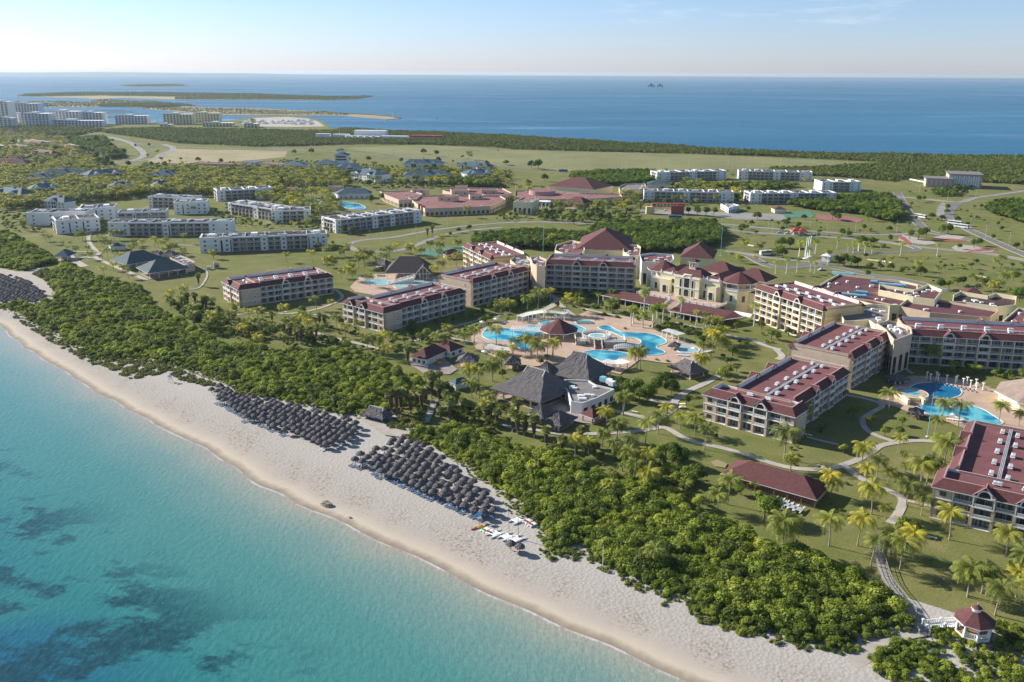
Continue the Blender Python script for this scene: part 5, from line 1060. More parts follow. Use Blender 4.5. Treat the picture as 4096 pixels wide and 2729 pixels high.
# link building between the sunlit yellow wing and the shaded wing, and its twin on the left of the main front
flatpoly('link_building', 'white linking block with a shaded gallery between yellow and shaded wings', spx(3000, 1080, [(780, 345), (850, 345), (1100, 325), (1250, 340), (1240, 470), (1130, 520), (1060, 470), (930, 480), (840, 480)], k=k2), 13, 'cream', 'roofgrey', 1.2)
flatpoly('link_building', 'peach stair block left of the main front with two small windows', spx(2000, 940, [(270, 210), (350, 205), (420, 235), (405, 300), (330, 290), (290, 270)], k=k2), 17, 'peach', 'roofflat', 1)
flatpoly('link_building', 'pale terrace block with potted palms behind the left wings', spx(2000, 940, [(90, 235), (130, 205), (240, 200), (300, 260), (250, 300), (150, 290)], k=k2), 12.5, 'peach', 'roofgrey', 1)
flatpoly('link_building', 'cream corner piece with a curved gable by the nearest roofs', spx(3496, 1080, [(20, 505), (120, 480), (205, 490), (330, 540), (340, 600), (180, 660), (100, 560)], k=k2), 14, 'peach', 'roofgrey', 1.4)
root, he = None, None
# big hall behind the main front
flatpoly('rear_hall', 'cream hall with dark red pillars behind the main front, left of the pyramid roof', spx(2000, 940, [(490, 150), (505, 100), (640, 60), (740, 80), (760, 140), (740, 180), (560, 175)], k=k2), 13, 'cream', 'roofflat', 1)
flatpoly('rear_hall', 'cream hall with dark pillars behind the main front, right of the pyramid roof', spx(2000, 940, [(1110, 100), (1230, 100), (1262, 120), (1250, 200), (1160, 200), (1100, 160)], k=k2), 13, 'cream', 'roofflat', 1)
hippy('pyramid_hall', 'great dark red pyramid roof rising behind the main front', 'hall', 2310, 996, 2520, 1003, 44, 13, 10, rid=None, wins=10)
flatpoly('service_wing', 'pink and white roofed service wing right of the pyramid hall', spx(2500, 980, [(130, 100), (250, 85), (430, 100), (440, 140), (400, 170), (150, 165)], k=k2), 13, 'white', 'roofflat', 1)
hippy('banquet_hall', 'red hipped hall behind the entrance palace', 'hall', 2722, 1028, 2850, 1036, 28, 9, 7, wins=6)

# ------------------------------------------------------------------ cream entrance palace
U = G(2745, 1222, 0); UA = R(-40)
lob = empty('entrance_palace', (U.x, U.y, 0), UA); tag(lob, 'cream entrance palace with two octagonal towers and a balustraded terrace', 'palace')
_inv = Matrix.Rotation(-UA, 4, 'Z') @ Matrix.Translation((-U.x, -U.y, 0))
def lp(ox, oy, X, Y, z, k=k2): return _inv @ at(ox, oy, [(X, Y)], z, k)[0]
def archwin(w_, h_, n=8, mat='glassdark'):
    def f():
        m = MB(); r = w_ / 2; p = [(-r, 0), (r, 0)] + [(r * math.cos(PI * k / n), h_ - r * .6 + r * .6 * math.sin(PI * k / n)) for k in range(n + 1)]
        m.add([(a, -.06, b) for a, b in p], [tuple(range(len(p)))], 0)
        for i in range(len(p)):
            a, b = p[i], p[(i + 1) % len(p)]; m.cyl((a[0], -.08, a[1]), (b[0], -.08, b[1]), .13, .13, 4, False, 1)
        m.cyl((0, -.1, 0), (0, -.1, h_), .06, .06, 4, False, 2); m.cyl((-r, -.1, h_ * .6), (r, -.1, h_ * .6), .06, .06, 4, False, 2)
        return m.mesh('window', [M[mat], M['trim'], M['darkwood']])
    return cached(('aw', w_, h_), f)
b0 = lp(2500, 980, 345, 440, 5); b1 = lp(2500, 980, 830, 515, 5)
FX0, FX1 = -18.0, 18.0; FY = 2.0; FH = 15.5
q = MB(); q.box(FX0, FX1, FY, FY + 24, 0, FH); q.box(-7.5, 7.5, FY - 3, FY - .01, 0, FH + .8); q.box(FX0 + 1, FX0 + 7, FY - 2, FY - .01, 0, FH - 3); q.box(FX1 - 7, FX1 - 1, FY - 2, FY - .01, 0, FH - 3)
part(q, 'wall', M['cream'], lob)
q = MB()
for z in (5.0 + 4.6, FH - .4): q.box(FX0 - .2, FX1 + .2, FY - .35, FY - .02, z, z + .4); q.box(-7.7, 7.7, FY - 3.3, FY - 3.01, z, z + .4)
q.box(FX0 - .1, FX1 + .1, FY - .2, FY + .3, FH + .001, FH + .7)
for x in (FX0 + .5, FX0 + 7.3, -8, 8, FX1 - 7.3, FX1 - .5): q.box(x - .3, x + .3, FY - .5, FY + .2, FH + .001, FH + 1.1); q.cyl((x, FY - .15, FH + 1.1), (x, FY - .15, FH + 2.0), .3, .05, 6)
part(q, 'cornice', M['trim'], lob)
for x, w_, z, h_, y in ((0, 3.4, 9.8, 6.0, FY - 3), (-3.6, 1.4, 9.8, 4.6, FY - 3), (3.6, 1.4, 9.8, 4.6, FY - 3), (0, 3.2, 5.2, 4.0, FY - 3), (-3.6, 1.4, 5.2, 4.0, FY - 3), (3.6, 1.4, 5.2, 4.0, FY - 3),
                        (-10, 1.8, 10.6, 2.4, FY), (10, 1.8, 10.6, 2.4, FY), (-14, 2.6, 5.2, 4.2, FY - 2), (-9.6, 2.2, 5.2, 4.2, FY), (9.6, 2.2, 5.2, 4.2, FY), (14, 2.6, 5.2, 4.2, FY - 2)):
    place(archwin(w_, h_), 'window', lob, (x, y, z))
ar = MB(); n = 10
for k in range(n):
    t0, t1 = PI * k / n, PI * (k + 1) / n; ar.cyl((2.3 * math.cos(t0), FY - 3.1, 15.2 + 1.9 * math.sin(t0)), (2.3 * math.cos(t1), FY - 3.1, 15.2 + 1.9 * math.sin(t1)), .28, .28, 5)
part(ar, 'arch', M['trim'], lob)
q = MB(); q.box(-2.4, 2.4, FY - 2.9, FY + 3, FH + .8, FH + 1.6); part(q, 'arch_wall', M['cream'], lob)
q = MB(); q.hip(-8.3, 8.3, FY - 2.6, FY + 10, FH + .81, FH + 4.8, rid=4, m=0, mt=1); q.hip(FX0 - .4, -8.4, FY + 1, FY + 22, FH + .3, FH + 2.6, m=0, mt=1); q.hip(8.4, FX1 + .4, FY + 1, FY + 22, FH + .3, FH + 2.6, m=0, mt=1); part(q, 'roof', [M['tile'], M['trim']], lob)
q = MB(); q.box(-1.9, 1.9, FY + 2, FY + 5.8, FH + 3.5, FH + 7.6); part(q, 'lantern', M['cream'], lob); q = MB(); q.hip(-2.7, 2.7, FY + 1.2, FY + 6.6, FH + 7.8, FH + 9.4, m=0, mt=1); part(q, 'lantern_roof', [M['tile'], M['trim']], lob)
for x in (-.9, .9): place(archwin(.9, 2.2), 'window', lob, (x, FY + 1.96, FH + 4.8))
def octtower(cx, cy, r, label_, hb=11.2, ph=15.2, rr=5.2):
    pts = [(cx + r * math.cos(PI / 8 + k * PI / 4), cy + r * math.sin(PI / 8 + k * PI / 4)) for k in range(8)]
    q = MB(); q.prism(pts, 0, hb); part(q, 'tower_wall', M['cream'], lob)
    big = [(cx + (r + .3) * math.cos(PI / 8 + k * PI / 4), cy + (r + .3) * math.sin(PI / 8 + k * PI / 4)) for k in range(8)]
    q = MB(); q.prism(big, hb + .001, hb + .4); q.prism(big, 4.6, 4.9)
    part(q, 'tower_cornice', M['trim'], lob)
    for k in range(8):
        a, b = Vector((*pts[k], 0)), Vector((*pts[(k + 1) % 8], 0)); q = MB(); q.cyl((a.x * .97 + cx * .03, a.y * .97 + cy * .03, hb + .4), (a.x * .97 + cx * .03, a.y * .97 + cy * .03, ph), .3, .24, 6); part(q, 'tower_column', M['trim'], lob)
        q = MB(); q.cyl((a.x, a.y, hb + 1.4), (b.x, b.y, hb + 1.4), .1, .1, 4)
        for j in range(14): c = a.lerp(b, (j + .5) / 14); q.box(c.x - .07, c.x + .07, c.y - .07, c.y + .07, hb + .4, hb + 1.35)
        part(q, 'tower_railing', M['trim'], lob)
        mid = (a + b) / 2; ang = math.atan2(mid.y - cy, mid.x - cx); place(archwin(1.9, 3.6), 'window', lob, (mid.x, mid.y, 5.6), ang + PI / 2)
    q = MB(); q.cyl((cx, cy, hb + .4), (cx, cy, ph), r * .45, r * .45, 8); part(q, 'tower_core', M['peach'], lob)
    e = [(cx + (r + 1.2) * math.cos(PI / 8 + k * PI / 4), cy + (r + 1.2) * math.sin(PI / 8 + k * PI / 4), ph + .31) for k in range(8)]
    q = MB(); q.prism([(a[0], a[1]) for a in e], ph, ph + .3, 1); q.add(e + [(cx, cy, ph + rr)], [(k, (k + 1) % 8, 8) for k in range(8)], 0); part(q, 'tower_roof', [M['tile'], M['trim']], lob)
tl = lp(2500, 980, 352, 215, 15.2); tr_ = lp(2500, 980, 1025, 325, 15.2)
octtower(tl.x, tl.y, 8.6, 'l'); octtower(tr_.x, tr_.y, 8.8, 'r')
q = MB(); q.box(tl.x - 9, FX0 - .01, tl.y - 3, tl.y + 5, 0, 10.8); q.box(FX1 + .01, tr_.x + 12, tr_.y - 4, tr_.y + 6, 0, 10.8); q.box(tl.x + 3, tr_.x - 3, FY + 24.01, FY + 34, 0, 12); part(q, 'side_wing', M['cream'], lob)
q = MB(); q.box(tl.x - 8.8, FX0 - .1, tl.y - 2.8, tl.y + 4.8, 10.801, 10.95); q.box(FX1 + .1, tr_.x + 11.8, tr_.y - 3.8, tr_.y + 5.8, 10.801, 10.95); q.box(tl.x + 3.2, tr_.x - 3.2, FY + 24.2, FY + 33.8, 12.001, 12.2); part(q, 'flat_roof', M['roofflat'], lob)
q = MB(); q.hip(-4, 16, FY + 16, FY + 32, 16, 21, m=0, mt=1); q.hip(14, 34, FY + 20, FY + 36, 14, 19, m=0, mt=1); part(q, 'rear_roof', [M['tile'], M['trim']], lob); q = MB(); q.box(-2.5, 14.5, FY + 17.5, FY + 30.5, 12.3, 15.8); q.box(15.5, 32.5, FY + 21.5, FY + 34.5, 12.3, 13.8); part(q, 'rear_wall', M['cream'], lob)
# terrace on the tops of the two low roofs, balustrade, stairs
TZ = 5.0; q = MB(); q.box(-24, 24, FY - 14, FY - 3.02, 4.4, TZ); q.box(-24, -19, FY - 3.01, FY + 6, 4.4, TZ); part(q, 'terrace', M['pave'], lob)
q = MB()
def balus(q, a, b, z0=TZ, z1=None):
    z1 = z0 if z1 is None else z1; a = Vector((a[0], a[1], z0)); b = Vector((b[0], b[1], z1)); L_ = (b - a).length; u = Vector((0, 0, 1.0))
    q.cyl(a + u, b + u, .13, .13, 4); q.cyl(a + u * .12, b + u * .12, .12, .12, 4)
    for j in range(int(L_ / .4)): c = a.lerp(b, (j + .5) / int(L_ / .4)); q.box(c.x - .08, c.x + .08, c.y - .08, c.y + .08, c.z + .12, c.z + .95)
    for j in range(int(L_ / 3.5) + 1): c = a.lerp(b, j / max(1, int(L_ / 3.5))); q.box(c.x - .25, c.x + .25, c.y - .25, c.y + .25, c.z, c.z + 1.35)
balus(q, (-24, FY + 6), (-24, FY - 14)); balus(q, (-24, FY - 14), (-3, FY - 14)); balus(q, (4, FY - 14), (24, FY - 14)); balus(q, (24, FY - 14), (24, FY - 3)); balus(q, (-3, FY - 14), (-3.5, FY - 22), TZ, 2.5); balus(q, (4, FY - 14), (4.5, FY - 22), TZ, 2.5)
balus(q, (-3.5, FY - 22), (-14, FY - 24), 2.5, .2); balus(q, (4.5, FY - 22), (10, FY - 27), 2.5, .2); part(q, 'balustrade', M['trim'], lob)
q = MB()
for i in range(9): q.box(-2.9, 3.9, FY - 14 - i * .9 - .9, FY - 14 - i * .9 - .001, 0, TZ - (i + 1) * .28)
part(q, 'stairs', M['pave'], lob)
for x0, x1, lbn in ((-40, -4.2, 0), (5.2, 34, 1)):
    q = MB(); yb = FY - 14.2; yf = FY - 30 if lbn else FY - 25
    q.add([(x0, yf, 3.4), (x1, yf, 3.4), (x1, yb, 5.0), (x0 + (0 if lbn else 8), yb, 5.0), (x0, yf + 0, 3.1), (x1, yf, 3.1)], [(0, 1, 2, 3)], 0); q.cyl((x0, yf, 3.3), (x1, yf, 3.3), .2, .2, 4, True, 1)
    if lbn: q.add([(x1, yf, 3.4), (x1 + 6, yf + 14, 3.4), (x1, yb, 5.0)], [(0, 1, 2)], 0); q.cyl((x1, yf, 3.3), (x1 + 6, yf + 14, 3.3), .2, .2, 4, True, 1)
    part(q, 'porch_roof', [M['tile'], M['trim']], lob)
    q = MB(); q.box(x0 + 1.5, x1 - 1.5, yf + 4, yb - .5, 0, 3.2); part(q, 'porch_wall', M['glassdark'], lob)
    for i in range(8): x = x0 + 1 + (x1 - x0 - 2) * i / 7; q = MB(); q.box(x - .2, x + .2, yf + .6, yf + 1, 0, 3.25); part(q, 'porch_column', M['trim'], lob)
for i in range(14):
    x = random.uniform(-22, 22); y = random.uniform(FY - 13, FY - 5)
    if abs(x) < 3: continue
    o = empty('terrace_table', lob.matrix_world @ Vector((0, 0, 0))); o.location = (Matrix.Translation((U.x, U.y, 0)) @ Matrix.Rotation(UA, 4, 'Z')) @ Vector((x, y, TZ)); tag(o, 'small white table with chairs on the palace terrace, one of the scattered sets', 'table set', 'tables on the palace terrace')
    def tset():
        m = MB(); m.cyl((0, 0, .7), (0, 0, .76), .5, .5, 10); m.cyl((0, 0, 0), (0, 0, .7), .06, .06, 5); return m.mesh('table', M['trim'])
    place(cached('tset', tset), 'table', o)
    def cset():
        m = MB(); m.box(-.25, .25, -.25, .25, .4, .46); m.box(-.25, .25, .2, .26, .46, .95)
        for a in (-.22, .22):
            for b in (-.22, .22): m.box(a - .03, a + .03, b - .03, b + .03, 0, .4)
        return m.mesh('chair', M['trim'])
    for k in range(4): place(cached('cset', cset), 'chair', o, (.85 * math.sin(k * PI / 2), .85 * math.cos(k * PI / 2), 0), -k * PI / 2)
a = lp(2500, 980, 1060, 620, 3.2)
q = MB(); n = 8
for k in range(n): t0, t1 = PI * k / n, PI * (k + 1) / n; q.add([(a.x - 5, a.y + 2.2 * math.cos(t0), 2.6 + 1.4 * math.sin(t0)), (a.x + 5, a.y + 2.2 * math.cos(t0), 2.6 + 1.4 * math.sin(t0)), (a.x + 5, a.y + 2.2 * math.cos(t1), 2.6 + 1.4 * math.sin(t1)), (a.x - 5, a.y + 2.2 * math.cos(t1), 2.6 + 1.4 * math.sin(t1))], [(0, 1, 2, 3)])
part(q, 'canopy', M['trim'], lob)
q = MB()
for x in (-4.5, 4.5):
    for y in (-2.1, 2.1): q.cyl((a.x + x, a.y + y, 0), (a.x + x, a.y + y, 2.6), .07, .07, 5)
part(q, 'canopy_post', M['metal'], lob)

# ------------------------------------------------------------------ thatched and hipped roofs by the pool and the beach
def thatched(name, label, cat, p, ang, L_, W_, h, rh, rid=None, rows=4, over=1.0, gablet=True, rail=False, concave=True, wall=None):
    root = empty(name, (p[0], p[1], 0), R(ang)); tag(root, label, cat)
    q = MB(); q.box(0, L_, 0, W_, 0, .2); part(q, 'floor', M['pave'], root)
    for i in range(rows):
        for y in (.5, W_ - .5): q = MB(); q.box(.5 + (L_ - 1) * i / (rows - 1) - .2, .5 + (L_ - 1) * i / (rows - 1) + .2, y - .2, y + .2, .201, h); part(q, 'post', M['trim'], root)
    if rail:
        q = MB()
        for y in (.5, W_ - .5): q.box(.5, L_ - .5, y - .05, y + .05, 1.0, 1.1); q.box(.5, L_ - .5, y - .03, y + .03, .35, .45)
        for x in (.5, L_ - .5): q.box(x - .05, x + .05, .56, W_ - .56, 1.0, 1.1)
        part(q, 'railing', M['trim'], root)
    if wall: q = MB(); q.box(.8, L_ - .8, .8, W_ - .8, .201, h - .3); part(q, 'wall', M[wall], root)
    q = MB(); nx, ny = 28, 12; x0, x1, y0, y1 = -over, L_ + over, -over, W_ + over; rid = min(L_, W_) / 2 if rid is None else rid
    q2 = random.Random(int(L_ * 10)); lev = 9; rings = []
    for l in range(lev + 1):
        t = l / lev; zz = h - .25 + rh * (t ** 1.35 if concave else t); ins = t; a0 = x0 + (rid + over) * t; a1 = x1 - (rid + over) * t; c0 = y0 + (W_ / 2 + over) * t; c1 = y1 - (W_ / 2 + over) * t
        ring = []
        for s_ in range(14): ring.append((a0 + (a1 - a0) * s_ / 14, c0))
        for s_ in range(8): ring.append((a1, c0 + (c1 - c0) * s_ / 8))
        for s_ in range(14): ring.append((a1 - (a1 - a0) * s_ / 14, c1))
        for s_ in range(8): ring.append((a0, c1 - (c1 - c0) * s_ / 8))
        j = .12 if l < lev else .02; rings.append([(a + q2.uniform(-j, j), b + q2.uniform(-j, j), zz + q2.uniform(-j, j)) for a, b in ring])
    n = len(rings[0]); q.v += [(a, b, c - .45) for a, b, c in rings[0]]
    for r_ in rings: q.v += r_
    for l in range(lev + 1):
        for i in range(n): q.f.append((l * n + i, l * n + (i + 1) % n, (l + 1) * n + (i + 1) % n, (l + 1) * n + i)); q.m.append(0)
    part(q, 'thatch_roof', M['thatch'], root)
    if rid < L_ / 2 - .5:
        q = MB(); q.cyl((rid - .3, W_ / 2, h + rh - .3), (L_ - rid + .3, W_ / 2, h + rh - .3), .32, .32, 6); part(q, 'ridge_cap', M['greywood'], root)
        if gablet:
            for e, sg in ((rid - .2, -1), (L_ - rid + .2, 1)):
                q = MB(); a = (e, W_ / 2, h + rh - .1); w_ = W_ * .12; q.add([(e + sg * .9, W_ / 2 - w_, h + rh * .62), (e + sg * .9, W_ / 2 + w_, h + rh * .62), (e + sg * .3, W_ / 2, h + rh - .2)], [(0, 1, 2)]); part(q, 'gablet', M['dark'], root)
                q = MB()
                for yy in (-w_, w_): q.cyl((e + sg * 1.0, W_ / 2 + yy * 1.15, h + rh * .6), (e + sg * .5, W_ / 2, h + rh + .05), .12, .12, 4)
                part(q, 'bargeboard', M['trim'], root)
    return root
def th_at(name, label, cat, A, Bp, W_, h, rh, k=K, o=(1500, 1350), **kw):
    a = at(o[0], o[1], [A], h, k)[0]; b = at(o[0], o[1], [Bp], h, k)[0]; d = b - a; d.z = 0; L_ = d.length; return thatched(name, label, cat, (a.x, a.y), math.degrees(math.atan2(d.y, d.x)), L_, W_, h, rh, **kw)
th_at('thatched_restaurant', 'largest thatched roof nearest the beach scrub, white posts under its front eave', 'restaurant', (1085, 455), (1515, 585), 24, 4.2, 7.4, rid=8, rows=6, rail=True)
th_at('thatched_restaurant', 'thatched roof behind the largest one, beside the lower swimming pool', 'restaurant', (1580, 315), (1965, 395), 20, 4.2, 7.6, rid=7, rows=6)
th_at('thatched_hut', 'round thatched cone roof squeezed between the two big thatched roofs', 'hut', (1440, 320), (1600, 350), 10, 4, 4.5, rows=3)
th_at('thatched_hut', 'small thatched hut right of the railed thatched pavilion, below the restaurants', 'hut', (1400, 720), (1530, 760), 9, 3, 3.2, rows=3) if False else None
th_at('thatched_pavilion', 'white railed thatched pavilion on the lawn below the restaurants', 'pavilion', (1560, 765), (1690, 800), 10, 2.8, 3.6, rows=4, rail=True, rid=3.4)
th_at('thatched_pavilion', 'thatched shelter just left of the white railed pavilion', 'pavilion', (1390, 700), (1530, 735), 9, 2.8, 3.4, rows=3, rid=3)
th_at('thatched_hut', 'round thatched bar by the playground', 'hut', (765, 215), (920, 220), 7, 2.9, 3.2, rows=3)
th_at('thatched_hut', 'small thatched hut above the playground bar', 'hut', (1210, 235), (1320, 235), 6, 2.8, 2.8, rows=3)
th_at('thatched_pavilion', 'thatched gazebo at the right of the lower pool, white posts', 'pavilion', (420, 1290), (600, 1360), 8.5, 2.9, 4.0, o=(2500, 900), rows=3, rid=4.2)
th_at('beach_hut', 'blue beach hut with a grey thatch roof at the scrub edge', 'hut', (985, 262), (1088, 288), 5, 2.4, 2.4, k=.7625, o=(700, 1450), rows=2, wall='bluepaint', rid=2.4)
th_at('thatched_pavilion', 'small thatched umbrella house beside the wading pool', 'hut', (418, 1100), (482, 1106), 3.2, 2.4, 1.6, o=(2500, 900), rows=2)
th_at('thatched_pavilion', 'dark thatched hut behind the left pool bar', 'hut', (1065, 1500), (1185, 1520), 8, 3, 3.4, o=(1024, 400), rows=3)
th_at('thatched_pavilion', 'thatched hut by the oval pool with white legs', 'hut', (1310, 1255), (1400, 1270), 4, 2.4, 1.8, o=(3072, 1100), rows=2)
th_at('thatched_pavilion', 'tiny thatched shelter in shade at the corner of the oval pool terrace', 'hut', (1170, 960), (1280, 950), 5, 2.4, 2.0, o=(3072, 1100), rows=3)
th_at('thatched_pavilion', 'dark thatched lean-to behind the blue roofed restaurant, right one', 'hut', (1485, 735), (1590, 740), 7, 2.8, 3.2, o=(0, 700), rows=3)
th_at('thatched_pavilion', 'dark thatched lean-to behind the blue roofed restaurant, left one', 'hut', (1380, 725), (1460, 735), 6, 2.8, 2.6, o=(0, 700), rows=3)
flatpoly('kitchen_building', 'flat dark roof with vents between the two thatched restaurants', spx(1500, 1350, [(1650, 420), (1760, 390), (1960, 400), (2030, 440), (2200, 480), (2040, 560), (1900, 610), (1800, 590), (1760, 480)]), 4.6, 'white', 'roofgrey', .3)
for (X, Y, lb) in ((2095, 405, 'light blue box on the kitchen roof, leftmost of the three'), (2150, 425, 'white vent box in the middle of the kitchen roof'), (2175, 445, 'rounded pale box at the right edge of the kitchen roof')):
    a = at(1500, 1350, [(X, Y)], 4.4)[0]; root = empty('roof_vent', (a.x, a.y, 4.35), R(-40)); tag(root, lb, 'vent', 'vent boxes on the kitchen roof'); q = MB(); q.box(-1.1, 1.1, -1, 1, .3, 2.0); part(q, 'housing', M['ductblue' if X < 2100 else 'aircon'], root); q = MB(); q.box(-.9, .9, -.8, .8, 0, .3); q.cyl((1.1, 0, 1), (2.2, 0, .5), .5, .4, 8); part(q, 'duct', M['metal'], root)
def hp(name, lb, cat, A, Bp, W_, h, rh, o=(1500, 1350), k=K, tile='tile', wall='white', **kw):
    a = at(o[0], o[1], [A], h, k)[0]; b = at(o[0], o[1], [Bp], h, k)[0]; d = b - a; return house(name, lb, cat, (a.x, a.y), math.degrees(math.atan2(d.y, d.x)), d.length, W_, h, 'hip', rh, wall, tile, **kw)
hp('bath_house', 'red hipped wash house left of the playground, nearest part', 'building', (340, 175), (470, 200), 15, 3.2, 3.4, wins=3, sidew=4)
hp('bath_house', 'red hipped wash house behind the yellow palms by the playground', 'building', (690, 130), (810, 85), 10, 3.2, 3.2, wins=2, sidew=2)
hp('service_hut', 'small shed with a blue green hipped roof left of the big thatch', 'shed', (690, 410), (740, 430), 6.5, 2.8, 1.5, tile='tileblue', over=.4)
hp('open_shelter', 'red hipped open shelter on wooden posts by the right path', 'shelter', (1900, 700), (2000, 735), 7, 2.9, 2.2, posts=2, post_mat='brownwood')
hp('boat_shed', 'long brown timber shed with a red hipped roof on the front lawn', 'shed', (1160, 1130), (1965, 1355), 10.5, 3.0, 3.6, o=(2400, 1400), wall='brownwood', over=1.3, wins=0)
a = at(2400, 1400, [(1160, 1130)], 3.0)[0]; b = at(2400, 1400, [(1965, 1355)], 3.0)[0]; d = b - a; shed = [o for o in bpy.data.objects if o.name.startswith('boat_shed')][0]; LL = d.length
q = MB(); q.box(3, LL - 2, -.08, -.02, 2.0, 2.7); part(q, 'opening', M['dark'], shed)
q = MB()
for i in range(int(LL / .35)): q.box(i * .35, i * .35 + .05, -.06, -.005, .36, 1.95)
part(q, 'cladding', M['darkwood'], shed)
for i in range(8): q = MB(); x = -.8 + (LL + 1.6) * i / 7; q.box(x - .12, x + .12, -1.05, -.85, 0, 2.78); part(q, 'post', M['brownwood'], shed)
# long hip with trimmed ridge for the shed comes from house(); blue-roofed restaurant
hp('blue_roofed_restaurant', 'open sided restaurant with a teal hipped roof on the left lawn, nearer one', 'restaurant', (1250, 885), (1355, 925), 22, 3.8, 5.2, o=(0, 700), tile='tilegreen', posts=4, over=1.6) if False else None
def bigroof(lb, corners, o, h, rh, rows, tile='tilegreen', W_=None, rid=None, name='open_restaurant'):
    a = at(o[0], o[1], [corners[0]], h)[0]; b = at(o[0], o[1], [corners[1]], h)[0]; d = b - a
    return house(name, lb, 'restaurant', (a.x, a.y), math.degrees(math.atan2(d.y, d.x)), d.length, W_, h, 'hip', rh, 'white', tile, 1.2, 0, None, rows, rid=rid)
bigroof('open restaurant with a teal hipped roof and white posts, nearer of two', ((1370, 900), (1720, 855)), (0, 700), 4.0, 5.6, 5, W_=20, rid=9)
bigroof('open restaurant with a teal hipped roof, farther of the two', ((1170, 820), (1500, 768)), (0, 700), 4.0, 5.6, 5, W_=20, rid=9)
flatpoly('kitchen_building', 'small flat pinkish kitchen at the right of the teal roofs', spx(0, 700, [(1560, 765), (1650, 740), (1785, 800), (1785, 815), (1700, 835), (1600, 790)]), 4.5, 'peach', 'roofgrey', .5)
hp('store_hut', 'low white hut with a dark green roof on the left lawn', 'hut', (1015, 662), (1155, 650), 8, 3, 1.6, o=(0, 700), tile='tilegreen', over=.3)
hp('beach_bar', 'half hidden hipped bar roof in the scrub at left', 'bar', (500, 748), (620, 748), 12, 3.2, 3.6, o=(0, 700), tile='tileblue', posts=3)
house('utility_hut', 'little brick coloured box hut in the grass below the long white block', 'hut', tuple(at(0, 700, [(1965, 862)])[0][:2]), 20, 3.6, 3, 3.2, 'flat', wall='peach', tile='roofdark', wins=1, parapet=.3)
house('utility_hut', 'grey white pump box left of the brick coloured hut', 'hut', tuple(at(0, 700, [(1900, 872)])[0][:2]), 10, 2.4, 2.2, 2.0, 'flat', wall='white', tile='roofgrey', parapet=.1)
hp('pavilion_house', 'small yellow house with a red pyramid roof left of the yellow wing', 'house', (1745, 1420), (1890, 1412), 8, 3.4, 2.8, o=(1024, 400), wall='peachlit', wins=2)
r_ = bigroof('open pool bar with a big dark green roof and a white front gable', ((1945, 440), (2330, 440)), (700, 900), 4.0, 8.0, 6, W_=22, rid=8, name='pool_bar')
q = MB(); x = 22; q.add([(x - 4, -3, 3.9), (x + 4, -3, 3.9), (x, -3, 8.2)], [(0, 1, 2)], 1)
q.add([(x - 4.8, -3.3, 3.6), (x, -3.3, 8.8), (x + 4.8, -3.3, 3.6), (x - 4.8, 4, 3.9), (x, 8, 8.8), (x + 4.8, 4, 3.9)], [(0, 1, 4, 3), (1, 2, 5, 4)], 0); part(q, 'front_gable', [M['tiledark'], M['glassdark']], r_)
q = MB()
for sx_, ex in ((x - 4.8, x), (x + 4.8, x)): q.cyl((sx_, -3.4, 3.7), (ex, -3.4, 8.8), .22, .22, 4)
for t in (-2, 0, 2): q.cyl((x + t, -3.1, 0), (x + t, -3.1, 8.2 - abs(t) * 1.05), .14, .14, 4)
q.cyl((x - 4, -3.1, 4), (x + 4, -3.1, 4), .14, .14, 4); part(q, 'gable_frame', M['trim'], r_)
for s_ in r_.children:
    if s_.name.startswith('roof'): s_.data.materials[0] = M['tiledark']
# octagonal pool bar
a = G(2235, 1345, 0); root = empty('octagon_pool_bar', (a.x, a.y, 0), R(12)); tag(root, 'pool bar with an eight sided dark red roof in the middle of the pool', 'pool bar')
r = 9.0; pts = [(r * math.cos(k * PI / 4), r * math.sin(k * PI / 4)) for k in range(8)]; q = MB(); q.prism(pts, 0, .5); part(q, 'floor', M['pave'], root)
q = MB(); q.prism([(x * 1.06, y * 1.06) for x, y in pts], 3.2, 3.5, 1); q.add([(x * 1.06, y * 1.06, 3.51) for x, y in pts] + [(0, 0, 8.6)], [(k, (k + 1) % 8, 8) for k in range(8)], 0); part(q, 'roof', [M['tile'], M['trim']], root)
for x, y in pts: q = MB(); q.cyl((x * .94, y * .94, .5), (x * .94, y * .94, 3.2), .26, .22, 7); part(q, 'column', M['trim'], root)
q = MB(); q.cyl((0, 0, .5), (0, 0, 1.6), r * .6, r * .6, 8); part(q, 'counter', M['stone'], root)
a = G(2090, 1350, 0); root = empty('pergola', (a.x, a.y, 0), R(-8)); tag(root, 'white slatted pergola attached left of the octagonal pool bar', 'pergola', 'pool pergolas')
for i in range(5):
    for y in (0, 7): q = MB(); q.cyl((i * 5 - 5, y, 0), (i * 5 - 5, y, 2.9), .2, .17, 7); part(q, 'column', M['trim'], root)
q = MB()
for y in (0, 7): q.box(-6, 16, y - .15, y + .15, 2.901, 3.15)
for i in range(30): q.box(-6 + i * .75, -5.75 + i * .75, -.8, 7.8, 3.151, 3.35)
part(q, 'slat_roof', M['trim'], root)
